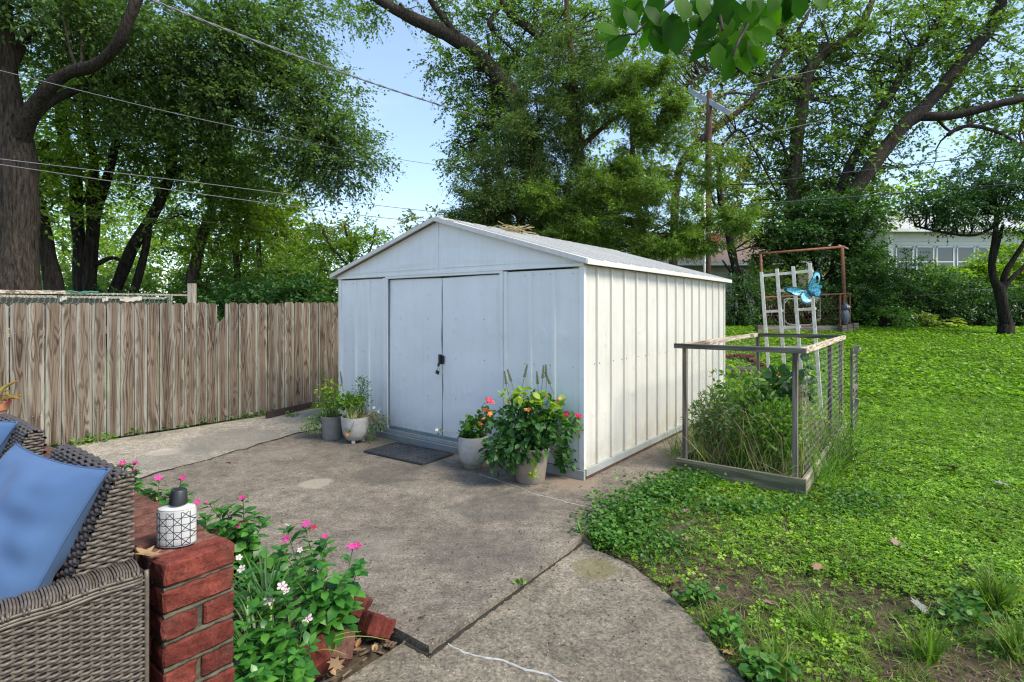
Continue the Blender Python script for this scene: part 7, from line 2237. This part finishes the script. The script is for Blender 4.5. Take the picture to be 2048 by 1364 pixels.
for k, (px, py, mt, sz) in enumerate([(978, 801, 'petal_red', .030), (984, 804, 'petal_red', .026), (973, 796, 'petal_red', .018), (970, 820, 'petal_orange', .026), (978, 822, 'petal_red', .020), (967, 838, 'petal_orange', .022), (980, 828, 'petal_orange', .024),
                                      (961, 847, 'petal_red', .020), (1054, 820, 'petal_orange', .026), (1059, 819, 'petal_orange', .02), (1095, 794, 'petal_orange', .022), (1120, 799, 'petal_orange', .022), (1134, 829, 'petal_crimson', .026), (1157, 832, 'petal_crimson', .030), (1128, 825, 'petal_crimson', .02), (1117, 801, 'petal_red', .015), (1018, 801, 'petal_crimson', .013)]):
    for j in range(2):
        o = new_obj('flower', FM[mt]); o.parent = Dq
        o.location = at(px, py, YD - .08) - Dq.location + Vector((0, -.004 * j, .004 * j)); o.scale = (sz * (1 - .35 * j),) * 3; o.rotation_euler = (.9 - .3 * (k % 3), .2 * (k % 4) - .3, k + j * .6)

# =================================================================== PLANTS IN THE RAISED BED
def bl_(a, b, z=0): return bedO + E1 * a + E2 * b + Vector((0, 0, z))
r = np.random.default_rng(91)
def bed_stalks(n, h, mat, seed, name, a0=.06, a1=.96, b0=.06, b1=2.6, lean=.28, w=1.0):
    r = np.random.default_rng(seed)
    a = r.uniform(a0, a1, n); b = b0 + (b1 - b0) * r.random(n) ** 1.1
    P = np.array([tuple(bl_(x_, y_, .05)) for x_, y_ in zip(a, b)])
    O, R, S = blades(P, h, r, lean)
    t = BLADE[0] * np.array([w, 1, 1])
    return tag(scatter(name, (t, BLADE[1]), O, R, S, mat), kind='stuff')
bed_stalks(1000, .30, M['l_grass'], 1, 'bed_grass', w=.5)
bed_stalks(420, .42, M['l_drygrass'], 2, 'bed_straw', w=.32, lean=.6)
bed_stalks(420, .21, M['l_herb'], 3, 'bed_weeds', a0=-.16, a1=.03, b0=.2, b1=2.6, w=.6, lean=.4)
bed_stalks(420, .2, M['l_grass'], 4, 'side_weeds', a0=1.03, a1=1.2, b0=.1, b1=2.2, w=.5, lean=.45)
def bed_bush(lab, a, b, z, Rr, n, mat, leaf, seed, tmpl, name='garden_plant'):
    root = thing(name, lab, 'plant', bl_(a, b, .05), 0, 'plants tangled in the raised bed')
    _, O = cloud('foliage', root, n, (0, 0, z), Rr, M[mat], leaf, seed, tmpl, flat=.6)
    stems_to(root, (0, 0, 0), O, max(12, n // 14), M['stem_dry'] if seed % 2 else M['stem'], seed + 1, .003)
    return root
bed_bush('feathery dark weed at the front left of the raised bed', .78, .30, .38, (.22, .20, .26), 1100, 'l_sage', .055, 601, leaf8(.18, .03, -.1))
bed_bush('feathery green plant filling the front right of the raised bed', .28, .35, .38, (.26, .22, .26), 1200, 'l_herb', .055, 602, leaf8(.2, .03, -.1))
bed_bush('greyish green bush in the middle of the raised bed', .50, .80, .42, (.28, .3, .28), 1200, 'l_sage', .050, 603, leaf8(.18, .03, -.1))
bed_bush('leafy light green plant rising in the middle of the raised bed', .62, .55, .62, (.24, .22, .24), 260, 'l_herb', .07, 610, leaf8(.3, .05, -.2))
bed_bush('dark broad leaved bean plant climbing near the front right post', .28, .75, .66, (.22, .18, .18), 130, 'l_shrub', .10, 604, leaf8(.40, .06, -.25), 'bean_plant')
bed_bush('broad leaved shoot reaching the top rail of the raised bed', .10, .45, .86, (.07, .07, .15), 16, 'l_shrub', .075, 605, leaf8(.42, .06, -.25), 'bean_plant')
bed_bush('pale leafy weeds at the back of the raised bed', .55, 1.7, .42, (.36, .5, .30), 1000, 'l_herb', .055, 606, leaf8(.18, .03, -.1))
bed_bush('tall yellow green weed by the left wire panel', .90, .7, .50, (.06, .10, .30), 80, 'l_yellow', .05, 607, leaf8(.2, .03, -.1))
bed_bush('bright weeds growing outside the right wire panel', -.14, 1.1, .22, (.13, .7, .24), 600, 'l_herb', .035, 608, leaf8(.16, .03, -.1))
bed_bush('weeds along the foot of the shed side by the bed', 1.12, .9, .14, (.06, .6, .16), 300, 'l_herb', .03, 609, leaf8(.16, .03, -.1))
mb = MB(); r_ = np.random.default_rng(95)
for k in range(90):
    a, b = r_.uniform(.08, .95), r_.uniform(.08, 1.6); z1 = r_.uniform(.2, .6)
    p = bl_(a, b, .05); q = p + Vector((r_.normal(0, .14), r_.normal(0, .14), z1)); m_ = p.lerp(q, .5) + Vector((r_.normal(0, .05), r_.normal(0, .05), .06)); e = q + Vector((r_.normal(0, .1), r_.normal(0, .1), r_.uniform(-.15, .05)))
    mb.tube([p, m_, q, e], [.003, .0027, .0022, .0012], 4, False)
tag(mb.build('dry_stalks', M['stem_dry']), kind='stuff')
# narrow growth in the joint of the slabs
leafy('weed', 'tiny mossy weed growing in the joint between the concrete slabs', 'weed', gp(1040, 1166), 16, (.03, .02, .012), 'l_herb', .018, 701, None, leaf8(.4), .0)
straps('trailing vine stems creeping onto the patio from the ivy patch', gp(1165, 1068), 9, .14, M['l_clover_dk'], 12, .3, 1.3)
